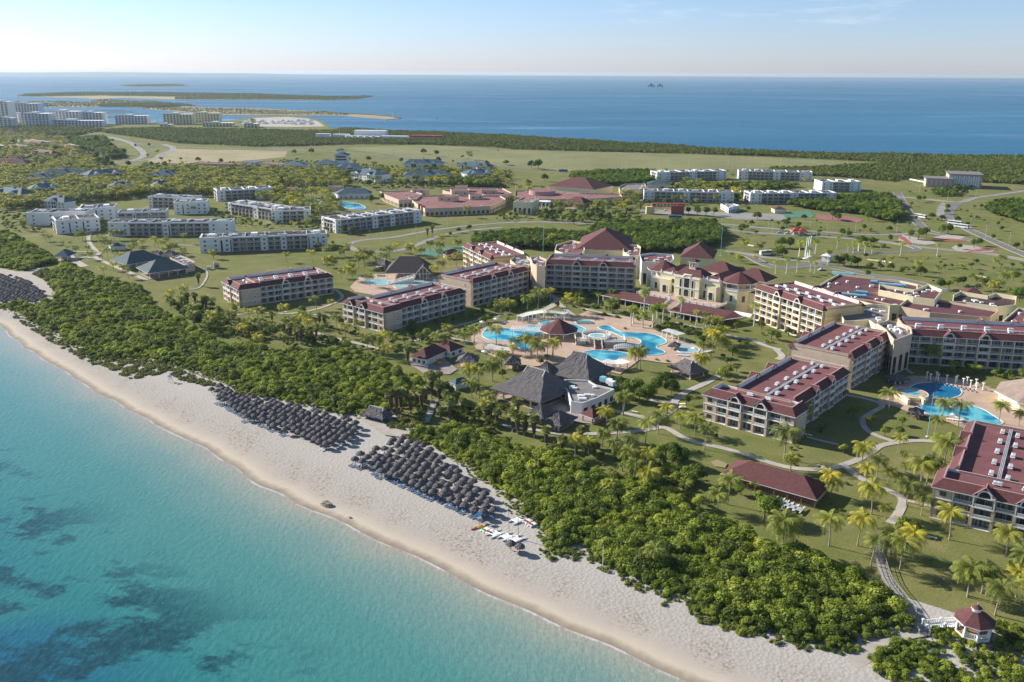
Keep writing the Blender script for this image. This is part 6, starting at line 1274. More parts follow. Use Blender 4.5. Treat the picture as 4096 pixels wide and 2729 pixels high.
def curved_pergola(lb, pts, z, depth, slats):
    c = smooth(px(pts, z), 6); p0 = c[0]; root = empty('pergola', (p0.x, p0.y, 0)); tag(root, lb, 'pergola', 'pool pergolas'); q = MB(); n = len(c)
    for i in range(0, n, 4):
        for dd in (0, depth):
            d = (c[min(n - 1, i + 1)] - c[max(0, i - 1)]).normalized(); s_ = Vector((-d.y, d.x, 0)); p = c[i] + s_ * dd - p0; m_ = MB(); m_.cyl((p.x, p.y, 0), (p.x, p.y, z - .25), .26, .2, 8); m_.box(p.x - .38, p.x + .38, p.y - .38, p.y + .38, 0, .4); part(m_, 'column', M['trim'], root)
    for i in range(n - 1):
        d = (c[i + 1] - c[i]).normalized(); s_ = Vector((-d.y, d.x, 0))
        for dd in (0, depth): a = c[i] + s_ * dd - p0; b = c[i + 1] + s_ * dd - p0; q.cyl((a.x, a.y, z - .12), (b.x, b.y, z - .12), .16, .16, 4)
        for t in (0, .33, .66): a = c[i].lerp(c[i + 1], t) - s_ * .8 - p0; b = c[i].lerp(c[i + 1], t) + s_ * (depth + .8) - p0; q.cyl((a.x, a.y, z + .1), (b.x, b.y, z + .1), .1, .1, 4)
    part(q, 'slat_roof', M['trim'], root)
curved_pergola('curved white pergola on columns above the pool', [(2090, 1268), (2130, 1257), (2180, 1250), (2235, 1253), (2258, 1258)], 3.3, 3.4, 30)
curved_pergola('curved white pergola at the right edge of the pool terrace', [(2650, 1322), (2680, 1330), (2715, 1342)], 3.3, 3.6, 14)
curved_pergola('curved white slatted pergola below the lower pool bridge', [(2405, 1448), (2440, 1455), (2480, 1456), (2520, 1447)], 3.0, 4, 18)
curved_pergola('weathered pergola at the lower left rim of the pool', [(1935, 1385), (1985, 1398), (2035, 1405)], 2.8, 4, 14)
# round stone jacuzzi platform with balustrade and stairs
a = G(2386, 1368, 0); root = empty('jacuzzi_platform', (a.x, a.y, 0)); tag(root, 'raised round stone hot tub platform with white railings and stairs', 'platform')
q = MB(); q.cyl((0, 0, 0), (0, 0, 3.0), 6.8, 6.8, 26); q.box(-10, -5.5, -6.5, 0, 0, 2.2); q.box(3, 12.5, -9, -1, 0, 2.6); part(q, 'wall', M['stone'], root)
q = MB(); q.cyl((0, 0, 3.0), (0, 0, 3.15), 3.9, 3.9, 22, True, 1); q.cyl((0, 0, 3.01), (0, 0, 3.18), 3.2, 3.2, 22, True, 0); part(q, 'hot_tub', [M['poolpale'], M['trim']], root)
q = MB()
for k in range(22): t0, t1 = R(-60 + k * 14), R(-60 + (k + 1) * 14); balus(q, (6.6 * math.cos(t0), 6.6 * math.sin(t0)), (6.6 * math.cos(t1), 6.6 * math.sin(t1)), 3.0)
balus(q, (3, -9), (12.5, -9), 2.6); balus(q, (12.5, -9), (12.5, -1), 2.6); balus(q, (-10, -6.5), (-10, 0), 2.2); balus(q, (-10, -6.5), (-5.5, -6.5), 2.2); balus(q, (-1.8, -12.5), (-1.8, -6), .2, 3); balus(q, (1.6, -12.5), (1.6, -6), .2, 3); part(q, 'balustrade', M['trim'], root)
q = MB()
for i in range(9): q.box(-1.6, 1.4, -12.5 + i * .72, -12.5 + (i + 1) * .72 - .001, 0, .3 + i * .33)
part(q, 'stairs', M['brownwood'], root)
a = at(2300, 1250, [(345, 345)], 0, k2)[0]; b = at(2300, 1250, [(530, 358)], 0, k2)[0]; d = b - a; root = empty('footbridge', (a.x, a.y, 0), math.atan2(d.y, d.x)); tag(root, 'white arched footbridge between the two right pools', 'bridge')
q = MB(); n = 10; LB = d.length
for i in range(n): t0, t1 = i / n, (i + 1) / n; z0, z1 = .5 + 1.1 * math.sin(PI * t0), .5 + 1.1 * math.sin(PI * t1); q.add([(LB * t0, 0, z0), (LB * t1, 0, z1), (LB * t1, 3, z1), (LB * t0, 3, z0), (LB * t0, 0, z0 - .4), (LB * t1, 0, z1 - .4), (LB * t1, 3, z1 - .4), (LB * t0, 3, z0 - .4)], [(0, 1, 2, 3), (4, 7, 6, 5), (0, 4, 5, 1), (3, 2, 6, 7)])
part(q, 'deck', M['trim'], root)
for y in (.1, 2.9):
    q = MB()
    for i in range(n): t0, t1 = i / n, (i + 1) / n; balus(q, (LB * t0, y), (LB * t1, y), .5 + 1.1 * math.sin(PI * t0), .5 + 1.1 * math.sin(PI * t1))
    part(q, 'railing', M['trim'], root)
a = at(700, 900, [(1960, 548)])[0]; root = empty('water_slide', (a.x, a.y, 0), R(18)); tag(root, 'white twin water slide beside the left turquoise pool', 'slide')
q = MB(); q.box(0, 16, 0, 2, 0, .4); part(q, 'base', M['trim'], root)
for y in (-.4, 2.6): q = MB(); balus(q, (0, y), (16, y), .4, 3.4); part(q, 'railing', M['trim'], root)
q = MB()
for i in range(12): q.box(i * 1.3, i * 1.3 + 1.29, 0, 2, .401, .5 + i * .26)
part(q, 'ramp', M['trim'], root)
# pale round-roofed theatre at the right edge
a = at(3072, 1100, [(2351, 1130)], 4)[0]; root = empty('theatre_roof', (a.x + 9, a.y + 3, 0), R(8)); tag(root, 'big beige hipped roof with teal panels at the right edge by the oval pool', 'theatre')
r = 17; pts = [(r * math.cos(k * PI / 4 + .4), r * math.sin(k * PI / 4 + .4)) for k in range(8)]; q = MB(); q.prism([(x * .9, y * .9) for x, y in pts], 0, 3.9); part(q, 'wall', M['cream'], root)
M['tilebeige'] = plain('beige_roof_tile', (.33, .26, .22), var=.2, fine=.2); q = MB(); q.prism(pts, 3.9, 4.3, 2); q.add([(x, y, 4.31) for x, y in pts] + [(0, 0, 12)], [(k, (k + 1) % 8, 8) for k in range(8)], 0); q.m[-3] = 1; part(q, 'roof', [M['tilebeige'], M['tilegreen'], M['trim']], root)
a = at(3072, 1100, [(1310, 1130)])[0]; root = empty('jacuzzi_platform', (a.x, a.y, 0)); tag(root, 'round cream hot tub platform beside the oval pool', 'platform')
q = MB(); q.cyl((0, 0, 0), (0, 0, 2.2), 6.2, 6.2, 24); q.box(-5, -4, -8.5, -3.5, 0, 2.4); q.box(1, 2, -8.5, -4.5, 0, 2.4); part(q, 'wall', M['cream'], root); q = MB(); q.cyl((0, 0, 2.2), (0, 0, 2.32), 5.4, 5.4, 24, True, 1); q.cyl((0, .4, 2.2), (0, .4, 2.36), 3.2, 3.2, 20, True, 0); part(q, 'hot_tub', [M['pool'], M['pave']], root)
q = MB()
for i in range(7): q.box(-3.9, .9, -8.5 + i * .6, -8.5 + (i + 1) * .6 - .001, 0, .25 + i * .28)
part(q, 'stairs', M['pave'], root)
for i, (X, Y) in enumerate(((1455, 955), (1487, 975), (1543, 958), (1558, 978), (1637, 985), (1717, 1000), (1730, 988), (1790, 1018), (1826, 1005), (1858, 1035), (1908, 1025), (1913, 1058), (1972, 1060))):
    a = at(3072, 1100, [(X, Y)])[0]; root = empty('white_column', (a.x, a.y, 0)); tag(root, 'white free standing column by the oval pool, %s from the left of the row' % ordn(i + 1), 'column', 'white columns along the oval pool'); q = MB(); q.cyl((0, 0, .3), (0, 0, 2.9), .26, .22, 9); part(q, 'shaft', M['trim'], root); q = MB(); q.box(-.42, .42, -.42, .42, 0, .3); part(q, 'base', M['trim'], root); q = MB(); q.box(-.45, .45, -.45, .45, 2.9, 3.15); part(q, 'capital', M['trim'], root)
# beach gazebo with ramp
a = G(3888, 2548, 0); root = empty('beach_gazebo', (a.x, a.y, 0), R(10)); tag(root, 'white eight sided wedding gazebo with a dark red roof and lantern above the dunes', 'gazebo')
r = 3.6; oc = lambda r: [(r * math.cos(k * PI / 4 + PI / 8), r * math.sin(k * PI / 4 + PI / 8)) for k in range(8)]
q = MB(); q.prism(oc(r + .2), .9, 1.5); q.prism(oc(r * .55), -.2, .899); part(q, 'base', M['trim'], root); q = MB(); q.prism(oc(r), 1.501, 1.6); part(q, 'floor', M['brownwood'], root)
for x, y in oc(r - .15): q = MB(); q.box(x - .16, x + .16, y - .16, y + .16, 1.6, 4.3); part(q, 'post', M['trim'], root)
for k in range(8):
    if k == 3: continue
    A_, B_ = oc(r - .15)[k], oc(r - .15)[(k + 1) % 8]; q = MB(); balus(q, A_, B_, 1.6); part(q, 'railing', M['trim'], root)
q = MB(); q.prism(oc(r + .8), 4.3, 4.55, 1); o0, o1 = oc(r + .8), oc(1.0); q.add([(x, y, 4.56) for x, y in o0] + [(x, y, 6.7) for x, y in o1], [(k, (k + 1) % 8, 8 + (k + 1) % 8, 8 + k) for k in range(8)], 0); part(q, 'roof', [M['tile'], M['trim']], root)
q = MB(); q.prism(oc(.95), 6.7, 7.3, 1); q.prism(oc(1.25), 7.3, 7.45, 1); q.add([(x, y, 7.46) for x, y in oc(1.2)] + [(0, 0, 8.3)], [(k, (k + 1) % 8, 8) for k in range(8)], 0); part(q, 'lantern', [M['tile'], M['trim']], root)
q = MB(); q.cyl((0, 0, 8.2), (0, 0, 8.9), .06, .03, 5); part(q, 'finial', M['trim'], root)
a = at(3072, 2046, [(820, 615)], 0, .7625)[0]; b = at(3072, 2046, [(1010, 590)], 1.5, .7625)[0]; d = b - a; root = empty('gazebo_ramp', (a.x, a.y, 0), math.atan2(d.y, d.x)); tag(root, 'white railed wooden ramp leading up to the gazebo', 'ramp'); LR = math.hypot(d.x, d.y)
q = MB(); q.add([(0, -1.1, .5), (LR, -1.1, 1.5), (LR, 1.1, 1.5), (0, 1.1, .5), (0, -1.1, .3), (LR, -1.1, 1.3), (LR, 1.1, 1.3), (0, 1.1, .3)], [(0, 1, 2, 3), (4, 7, 6, 5), (0, 4, 5, 1), (3, 2, 6, 7), (0, 3, 7, 4), (1, 5, 6, 2)]); part(q, 'deck', M['trim'], root)
for y in (-1.1, 1.1): q = MB(); balus(q, (0, y), (LR, y), .5, 1.5); part(q, 'railing', M['trim'], root)
for x in (1, LR * .5, LR - 1.5): q = MB(); q.box(x - .12, x + .12, -1, -.8, -.2, .55); part(q, 'leg', M['trim'], root)
# boardwalk from the lawn to the sand
bw = smooth(px([(3529, 2150), (3512, 2200), (3522, 2240), (3540, 2300), (3565, 2345), (3621, 2415), (3674, 2496), (3700, 2540)], .6), 4); root = empty('boardwalk', (bw[0].x, bw[0].y, .55)); tag(root, 'weathered timber boardwalk with railings running down to the beach', 'boardwalk'); b0_ = bw[0]
for k_, nm in ((0, 'deck'), (1, 'railing'), (2, 'railing')):
    q = MB()
    for i in range(len(bw) - 1):
        a, b = bw[i] - b0_, bw[i + 1] - b0_; d = (b - a).normalized(); s_ = Vector((-d.y, d.x, 0)) * 1.15
        if k_ == 0: n = max(1, int((b - a).length / .3)); [q.add([tuple(a.lerp(b, (j + .05) / n) - s_), tuple(a.lerp(b, (j + .9) / n) - s_), tuple(a.lerp(b, (j + .9) / n) + s_), tuple(a.lerp(b, (j + .05) / n) + s_)], [(0, 1, 2, 3)]) for j in range(n)]
        else:
            o = s_ * (1 if k_ == 1 else -1); q.cyl(a + o + Vector((0, 0, 1)), b + o + Vector((0, 0, 1)), .06, .06, 4); q.cyl(a + o + Vector((0, 0, .5)), b + o + Vector((0, 0, .5)), .04, .04, 4); q.cyl(a + o + Vector((0, 0, -.6)), a + o + Vector((0, 0, 1.1)), .08, .08, 4)
    part(q, nm, M['greywood'], root)
for q_ in ([(1740, 1600), (1715, 1650), (1700, 1695)],):
    c = smooth(px([(1742, 1598), (1725, 1640), (1705, 1690)], .5), 4); root = empty('boardwalk', (c[0].x, c[0].y, .45)); tag(root, 'shaded timber boardwalk through the fan palms beside the beach hut', 'boardwalk'); q = MB()
    for i in range(len(c) - 1):
        a, b = c[i] - c[0], c[i + 1] - c[0]; s_ = Vector((1.1, .3, 0)); q.add([tuple(a - s_), tuple(b - s_), tuple(b + s_), tuple(a + s_)], [(0, 1, 2, 3)])
        for o in (s_, -s_): q.cyl(a + o + Vector((0, 0, 1)), b + o + Vector((0, 0, 1)), .06, .06, 4); q.cyl(a + o + Vector((0, 0, -.5)), a + o + Vector((0, 0, 1.05)), .07, .07, 4)
    part(q, 'deck', M['greywood'], root)

# ------------------------------------------------------------------ keep plants off roofs, roads and pools
bpy.context.view_layer.update()
EX = []
for o in C.objects:
    if o.parent is None and o.type == 'EMPTY' and o.get('category') and o['category'] not in ('table set',):
        inv = o.matrix_world.inverted(); lo = [1e9, 1e9]; hi = [-1e9, -1e9]
        for ch in o.children:
            if ch.type == 'MESH':
                for c in ch.bound_box: v = inv @ (ch.matrix_world @ Vector(c)); lo = [min(lo[0], v.x), min(lo[1], v.y)]; hi = [max(hi[0], v.x), max(hi[1], v.y)]
        if hi[0] > lo[0]: EX.append([tuple((o.matrix_world @ Vector((x, y, 0)))[:2]) for x, y in ((lo[0] - .6, lo[1] - .6), (hi[0] + .6, lo[1] - .6), (hi[0] + .6, hi[1] + .6), (lo[0] - .6, hi[1] + .6))])
def rib_ex(o):
    me = o.data
    for p in me.polygons:
        if p.material_index == 0: EX.append([tuple(me.vertices[i].co[:2]) for i in p.vertices])
for o in C.objects:
    if o.get('kind') == 'structure' and any(o.name.startswith(k) for k in ('road', 'highway', 'path', 'driveway', 'pool_', 'swimming', 'wading', 'plunge', 'tennis', 'plaza', 'car_park', 'forecourt', 'sand_patch', 'play_yard')): rib_ex(o)
EXC = [(min(p[0] for p in e), min(p[1] for p in e), max(p[0] for p in e), max(p[1] for p in e), e) for e in EX]
def free(x, y, m=0.0):
    ax, ay = np.array([x]), np.array([y])
    for a, b, c, d, e in EXC:
        if a - m < x < c + m and b - m < y < d + m and (inside(e, ax, ay)[0] or (m and edge_dist(e + [e[0]], ax, ay)[0] < m)): return False
    return True
def fill(kind, poly_px, n, smin=.8, smax=1.15, seed=0, m=1.0, mixk=None):
    g = random.Random(seed); p = px(poly_px); xs = [a.x for a in p]; ys = [a.y for a in p]; c = 0; t = 0
    xs_, ys_ = np.array(xs), np.array(ys)
    while c < n and t < n * 30:
        t += 1; x, y = g.uniform(min(xs), max(xs)), g.uniform(min(ys), max(ys))
        if inside(p, np.array([x]), np.array([y]))[0] and free(x, y, m):
            plant(kind if not mixk or g.random() > .35 else mixk, x, y, g.uniform(smin, smax), rnd=g); c += 1
def place_list(kind, o, pts, k=K, sc=1.0, var=.12, seed=1):
    g = random.Random(seed)
    for p in pts:
        w_ = at(o[0], o[1], [p[:2]], 0, k)[0]; plant(kind, w_.x, w_.y, (p[2] if len(p) > 2 else sc) * g.uniform(1 - var, 1 + var), rnd=g)
co = 'coconut'
place_list(co, (2400, 1400), [(60, 690), (155, 830, .95), (20, 885, .8), (210, 600), (415, 865), (530, 770), (610, 665), (735, 725, .7), (870, 780, 1.05), (958, 915, 1.0), (1690, 1000, 1.45), (1750, 1110, .8), (925, 190, 1.15), (330, 190, 1.2), (370, 180, 1.1), (2110, 1350, 1.0), (1080, 1480, .95), (1170, 1420, .95), (300, 1240), (780, 1330, .7), (1830, 700, 1.1), (1790, 740, 1.0), (1700, 480, .9), (120, 990, .9), (270, 980, .9), (280, 1120, .9), (420, 1110, .9), (460, 1300, 1.0), (850, 500, .55)])
place_list(co, (3072, 1700), [(205, 425, .75), (850, 395, 1.1), (895, 580, 1.0), (995, 495, .95), (1185, 260, .7), (1600, 420, 1.35), (1575, 300, 1.1), (1395, 600, 1.2), (1540, 600, 1.15), (1450, 560, 1.1), (1265, 745, 1.05), (1405, 830, 1.0), (575, 665, .95), (950, 820, 1.25), (560, 1110, 1.1), (1665, 1055, 1.15), (2185, 1190, 1.1), (820, 1110, .95), (940, 1300, 1.05), (1120, 1180, 1.1), (1210, 1330, 1.1), (1330, 1250, 1.15), (1830, 1568, 1.2), (2000, 1568, 1.1), (2300, 1400, .9), (130, 1180, 1.2), (1095, 540, .6), (1205, 570, .5), (1075, 860, .6), (1225, 350, .55), (1260, 475, .6), (1320, 480, .6)])
place_list(co, (3072, 2046), [(1045, 450, 1.15), (1190, 545, 1.1), (1300, 450, 1.0), (1120, 430, 1.0), (1340, 520, .9)], k=.7625)
place_list(co, (2300, 2046), [(425, 305, 1.0), (1090, 215, 1.15)], k=.7625)
place_list(co, (3072, 1100), [(1110, 1250, 1.25), (1590, 1350, 1.15), (1745, 1390, 1.25), (2115, 1368, 1.05), (1525, 1480, .8), (1480, 840, 1.1), (2300, 1390, .9), (2345, 1000, .7), (1700, 900, .7)])
place_list(co, (1500, 1350), [(865, 430), (1080, 400), (1165, 300), (955, 450), (1270, 150, .8), (1635, 180, 1.0), (1490, 200, 1.2), (1440, 170, 1.1), (2130, 810, .85), (2280, 710, 1.0), (2220, 950, .95), (2090, 1000, .85), (1960, 1060, .9), (1840, 1090, .95), (890, 560, .9), (960, 590, .8), (1060, 650, .9), (560, 130, .9), (640, 120, .9), (120, 200, .95), (160, 100, .9), (1020, 720, .8)])
place_list('fan', (1500, 1350), [(1120, 830, 1.05), (1310, 890, 1.1), (1370, 905, 1.1), (1460, 925, 1.2), (1570, 1000), (1715, 1090, 1.05), (1885, 990, .9), (150, 710, 1.1), (200, 690, 1.2), (240, 680, 1.1), (330, 700, 1.1), (380, 640, 1.2), (430, 680, 1.1), (595, 600, 1.2), (470, 600, 1.1), (280, 620, 1.1), (300, 250, 1.1), (520, 560, 1.2), (650, 660, .9), (760, 620, .8), (700, 720, .9)])
place_list(co, (1600, 900), [(600, 1130, 1.15), (680, 1080, 1.0), (430, 1060, 1.0), (885, 1105, 1.1), (1265, 800, 1.35), (1170, 800, 1.1), (1010, 820, 1.15), (920, 850, 1.05), (960, 800, 1), (1520, 830, 1.1), (1645, 800, 1.0), (1945, 690, .9), (350, 300), (280, 250), (390, 200), (530, 240), (380, 430), (520, 390), (300, 500), (1200, 1200, 1.25), (1255, 1260, 1.1), (1400, 1210, 1.0), (1150, 1180, 1.1), (1040, 1200, .7), (930, 1330), (850, 1440), (630, 1460), (100, 270), (160, 300), (1970, 760, .8), (460, 380, .8)])
place_list('royal', (1600, 900), [(2120, 930), (2140, 910), (2225, 950, .9), (2240, 800, 1.1), (2320, 945, 1.0), (1820, 740, .6)])
place_list('royal', (2500, 900), [(50, 930), (75, 905), (165, 950, .85), (250, 940), (290, 925), (345, 910), (175, 800, 1.1), (510, 860, .9), (650, 930, .8), (740, 945, .75), (1185, 930, 1.15), (1380, 450, .8), (1480, 450, .9), (1575, 440, .95), (1700, 430, .8), (1740, 445, .85), (1860, 370, 1.0), (1750, 265, .85), (1650, 285, .9), (1945, 220, .8), (2140, 240, .8), (2200, 280, .9), (2265, 275, .7), (2095, 250, .7), (1595, 290, .9), (1680, 300, .9)])
place_list(co, (2500, 900), [(695, 1340, 1.1), (850, 1150, 1.0), (790, 1210, .8), (845, 1010, 1.1), (1085, 240, .8), (1235, 250, .7), (1050, 350, .7), (1200, 340, .6), (715, 1200, .9), (110, 1340, 1.2), (1270, 210, .6)])
place_list('royal', (3072, 600), [(885, 970), (950, 965, .8), (1030, 970, .85), (1215, 970, .95), (1550, 975, .8), (545, 1060, 1.0), (430, 955, .8), (635, 900, .7), (730, 940, .6), (780, 950, .6), (830, 930, .8), (340, 970, .9), (380, 960, .9), (285, 980, .8)])
place_list(co, (3072, 600), [(1100, 1060, .8), (1370, 1110, .85), (1555, 1160, .9), (1770, 1140, .8), (2130, 1080, .9), (2150, 1250, 1.0), (1430, 1050, .6), (2090, 1090, .8), (2330, 1110, .6), (1900, 1280, .9), (2060, 1330, 1.0), (2110, 1300, 1)])
place_list(co, (700, 900), [(1300, 780, 1.1), (1000, 850, .9), (1220, 1000, 1.0), (1350, 1050, .95), (1480, 975, .9), (1565, 1030, .85), (1845, 1170, 1.15), (1690, 1000, .8), (1530, 490, .8), (1580, 510), (1630, 520), (1460, 400, .8), (1395, 390, .9), (1790, 570, .95), (540, 920, .9), (330, 980, .9), (640, 1040, 1.0), (160, 880, .9), (420, 950, .7), (590, 1010, .8), (760, 1130, .8), (1000, 1120, .8), (1440, 760, .6), (350, 315, .55), (80, 290, .6), (1380, 180, .9)])
place_list('fan', (700, 900), [(120, 750, 1.1), (190, 740, 1.0), (260, 790, 1.1), (290, 790, 1.15), (1030, 1010, 1.1), (1060, 1045, 1.15), (1120, 1090, 1.0), (1165, 1105, 1.05), (70, 770, .8), (220, 560, .9), (640, 1010, 1.0), (680, 1020, 1)])
place_list(co, (0, 700), [(960, 930, .9), (1045, 880, .7), (1125, 910, .8), (1180, 950, .8), (945, 770, .7), (990, 760, .7), (720, 600, .9), (760, 600, .9), (795, 600, .8), (420, 610, .8), (225, 510, 1.0), (1100, 600, 1.1), (1140, 590, .9), (1240, 690, .7), (1320, 690, .9), (1420, 660, .9), (1530, 650, .9), (1490, 700, .8), (1690, 630, .9), (1560, 720, .8), (1600, 710, .8), (1680, 740, .8), (1960, 770, .8), (930, 500, .8), (960, 650, .8), (1010, 660, .7), (1060, 690, .6), (1050, 600, 1.0), (1920, 520, .8), (1990, 520, .8), (1780, 360, .9), (1500, 400, .6), (810, 730, .7), (830, 780, .7), (640, 650, .5), (580, 655, .5), (1200, 700, .6)])
place_list(co, (1024, 400), [(645, 1330, 1.1), (655, 1540, 1.0), (715, 1540, 1.0), (1600, 1390, .9), (1680, 1440, 1.1), (1850, 1380, .9), (1520, 1440, .9), (1290, 1400, .8), (1400, 1420, .8), (1930, 1080, 1.1), (1950, 550, 1.4), (1968, 550, 1.2), (340, 1180, .8), (360, 1190, .7), (1220, 690, .9), (2220, 480, .6), (450, 1170, .9), (490, 1150, .9)])
place_list('fan', (1024, 400), [(1575, 1260, 1.0), (1620, 1240, 1.1)])
place_list(co, (2048, 600), [(380, 880, 1.3), (1570, 500, 1.1), (1690, 500, .9), (1400, 500, .8), (1870, 510, 1.1), (2120, 920, 1.0), (2270, 940, .8), (2000, 1010, .6), (2090, 1040, .8)])
place_list('fan', (2048, 600), [(1180, 560, 1.0), (1050, 610, 1.1), (460, 670, .9)])
# broadleaf trees
place_list('broad', (2400, 1400), [(240, 460, 1.25), (330, 420, 1.3), (430, 470, 1.35), (520, 400, 1.3), (600, 350, 1.2), (650, 400, 1.15), (360, 490, 1.1), (1500, 1575, 1.25), (1600, 1560, 1.1), (670, 1050, 1.15), (760, 1060, .9)])
place_list('bright', (2400, 1400), [(1110, 270, 1.3), (1170, 230, 1.2), (600, 1000, 1.5), (1420, 1300, 1.0), (1460, 1390, .9), (820, 1240, .8), (650, 1180, 1.1), (1290, 1330, .9), (790, 500, .9), (700, 1180, 1.0), (1250, 200, .8)])
place_list('small', (2400, 1400), [(970, 245, .9), (1200, 120, .9), (1060, 820, .7), (930, 1190, .5), (140, 1010, 1.0), (600, 1290, 1.2)])
place_list('bright', (1500, 1350), [(1170, 370, 1.0), (1520, 250, .8), (930, 520, 1.1), (1580, 210, .8), (1060, 600, 1.0), (1090, 570, .9)])
place_list('broad', (1500, 1350), [(2250, 480, 1.0), (2330, 520, 1.1)])
place_list('bright', (3072, 1700), [(1230, 960, 1.1), (1330, 990, 1.0), (690, 260, .8), (680, 830, .6), (1600, 640, .8), (1560, 160, .9), (2250, 1350, .8)])
place_list('bright', (3072, 1100), [(1070, 1480, 1.0), (1200, 1470, .9), (780, 1330, 1.3), (690, 1120, 1.0), (1230, 1380, .9), (940, 1380, 1.0), (1850, 900, 1.0), (1940, 900, .9), (1180, 370, 1.5), (1250, 370, 1.4), (1400, 390, 1.0), (1560, 395, 1.3), (1650, 400, 1.4), (1760, 410, 1.3), (2000, 420, .9), (100, 600, .8)])
place_list('small', (2500, 900), [(390, 240, 1.6), (985, 1200, 1.7), (1020, 960, 1.3), (1100, 1130, 1.4), (1060, 1110, 1.2), (940, 1280, 1.1), (900, 1230, .8), (1340, 1050, 1.5), (1400, 1060, 1.4), (1500, 1020, 1.5), (1600, 1000, 1.5), (740, 1380, .9), (1250, 960, 1.2)])
place_list('shrub', (2500, 900), [(610, 900, 1), (560, 1000, 1.4), (480, 960, 1.5), (430, 920, 1.4), (660, 1020, 1.2), (1350, 1085, .9), (1300, 1080, .9), (390, 1260, .8), (290, 1245, .8), (380, 760, 1.1), (120, 880, .9), (0, 960, .9), (1260, 1010, 1)])
place_list('broad', (700, 900), [(1170, 850, 1.1), (790, 840, .55), (350, 760, .6), (560, 800, .6), (900, 1020, .8), (1240, 1090, .9), (1430, 1090, .7), (2240, 1080, .8), (2320, 1060, .9), (2150, 1000, .7), (1450, 200, .6), (1320, 230, .8)])
place_list('broad', (1024, 400), [(800, 1230, 1.2), (880, 1240, 1.2), (640, 1210, .8), (560, 1380, .8), (510, 495, 1.5), (350, 500, 1.4), (1850, 790, 1.5), (1930, 800, 1.5), (2200, 430, 1.5), (2280, 440, 1.4), (1060, 950, 1.2), (1150, 930, 1.2), (1180, 900, 1.1), (1440, 1000, .9), (1780, 1250, .7), (1860, 1220, .7), (1960, 1200, .9), (1540, 500, 1.5), (1650, 520, 1.6), (1900, 540, 1.2), (440, 780, 1.6), (850, 790, 1.5), (780, 780, 1.3), (1040, 800, 1.2)])
place_list('broad', (0, 200), [(980, 1050, 2.0), (1580, 1120, 1.6), (2030, 1050, 1.5), (1370, 890, 1.4), (1450, 955, 1.2), (1060, 980, 2.2), (1130, 970, 2.0), (740, 950, 2.0), (820, 870, 2.0), (880, 860, 2.2), (640, 850, 1.8), (500, 950, 1.8), (350, 920, 1.6), (1760, 1180, 1.8), (2100, 1170, 2.2), (2150, 1130, 2.0), (1350, 1120, 1.5), (1820, 1030, 1.2), (880, 980, 1.3)])
place_list('broad', (2048, 600), [(1700, 600, 1.5), (1780, 610, 1.6), (1850, 600, 1.4), (1620, 590, 1.2), (2110, 740, 1.0), (2250, 640, 1.3), (1550, 550, .9), (2160, 570, .9), (570, 690, .9), (640, 680, .8), (690, 640, .9), (800, 650, 1.0), (320, 640, 1.0), (400, 650, 1), (240, 620, 1), (950, 610, 1.0), (1430, 920, 1.0), (1560, 910, 1.1), (1640, 910, 1.1), (1990, 460, 1.3), (2050, 470, 1.3), (150, 330, 1.2), (300, 290, 1.4), (240, 180, 2.0), (180, 170, 1.8)])
place_list('broad', (3072, 600), [(680, 790, 1.1), (740, 810, 1.1), (870, 740, 1.0), (920, 650, 1.5), (1000, 620, 1.2), (1110, 750, .9), (1300, 820, 1.4), (1380, 820, 1.5), (1450, 810, 1.3), (1120, 840, .8), (1590, 770, 1.1), (1650, 770, 1.1), (1500, 640, 1.1), (1370, 480, 1.2), (1420, 470, 1.1), (170, 700, .9), (280, 720, .9), (330, 640, .8), (590, 640, 1.3), (640, 650, 1.2), (930, 1100, .8), (1030, 1100, .7), (1120, 1110, .8), (1230, 1140, .7), (700, 1060, 1.4), (760, 1070, 1.3), (640, 1060, 1.3), (820, 1070, 1.2), (80, 980, 1.4), (130, 990, 1.3), (120, 900, 1.4), (200, 900, 1.4), (860, 880, 1.3), (940, 880, 1.2), (1890, 900, 1.2), (1750, 910, .8), (1930, 880, 1.0), (2280, 910, .8), (2060, 820, .7), (2110, 700, .7), (1640, 590, .9), (1640, 550, .9), (1800, 420, 1.2), (1600, 400, 1.2), (1300, 400, .6), (1440, 395, .6), (1400, 1160, 1), (900, 1170, .9), (1580, 1280, 1.0), (1660, 1280, 1.1), (1740, 1250, 1.1), (1790, 1240, 1.0), (2300, 1400, 1.4), (2250, 1200, 1.2), (1990, 1250, 1.0), (1280, 610, .9), (1360, 650, .8), (1740, 660, .9), (1600, 650, .8), (1830, 700, .7), (480, 730, .5), (1680, 1080, .5), (1570, 1000, .5)])
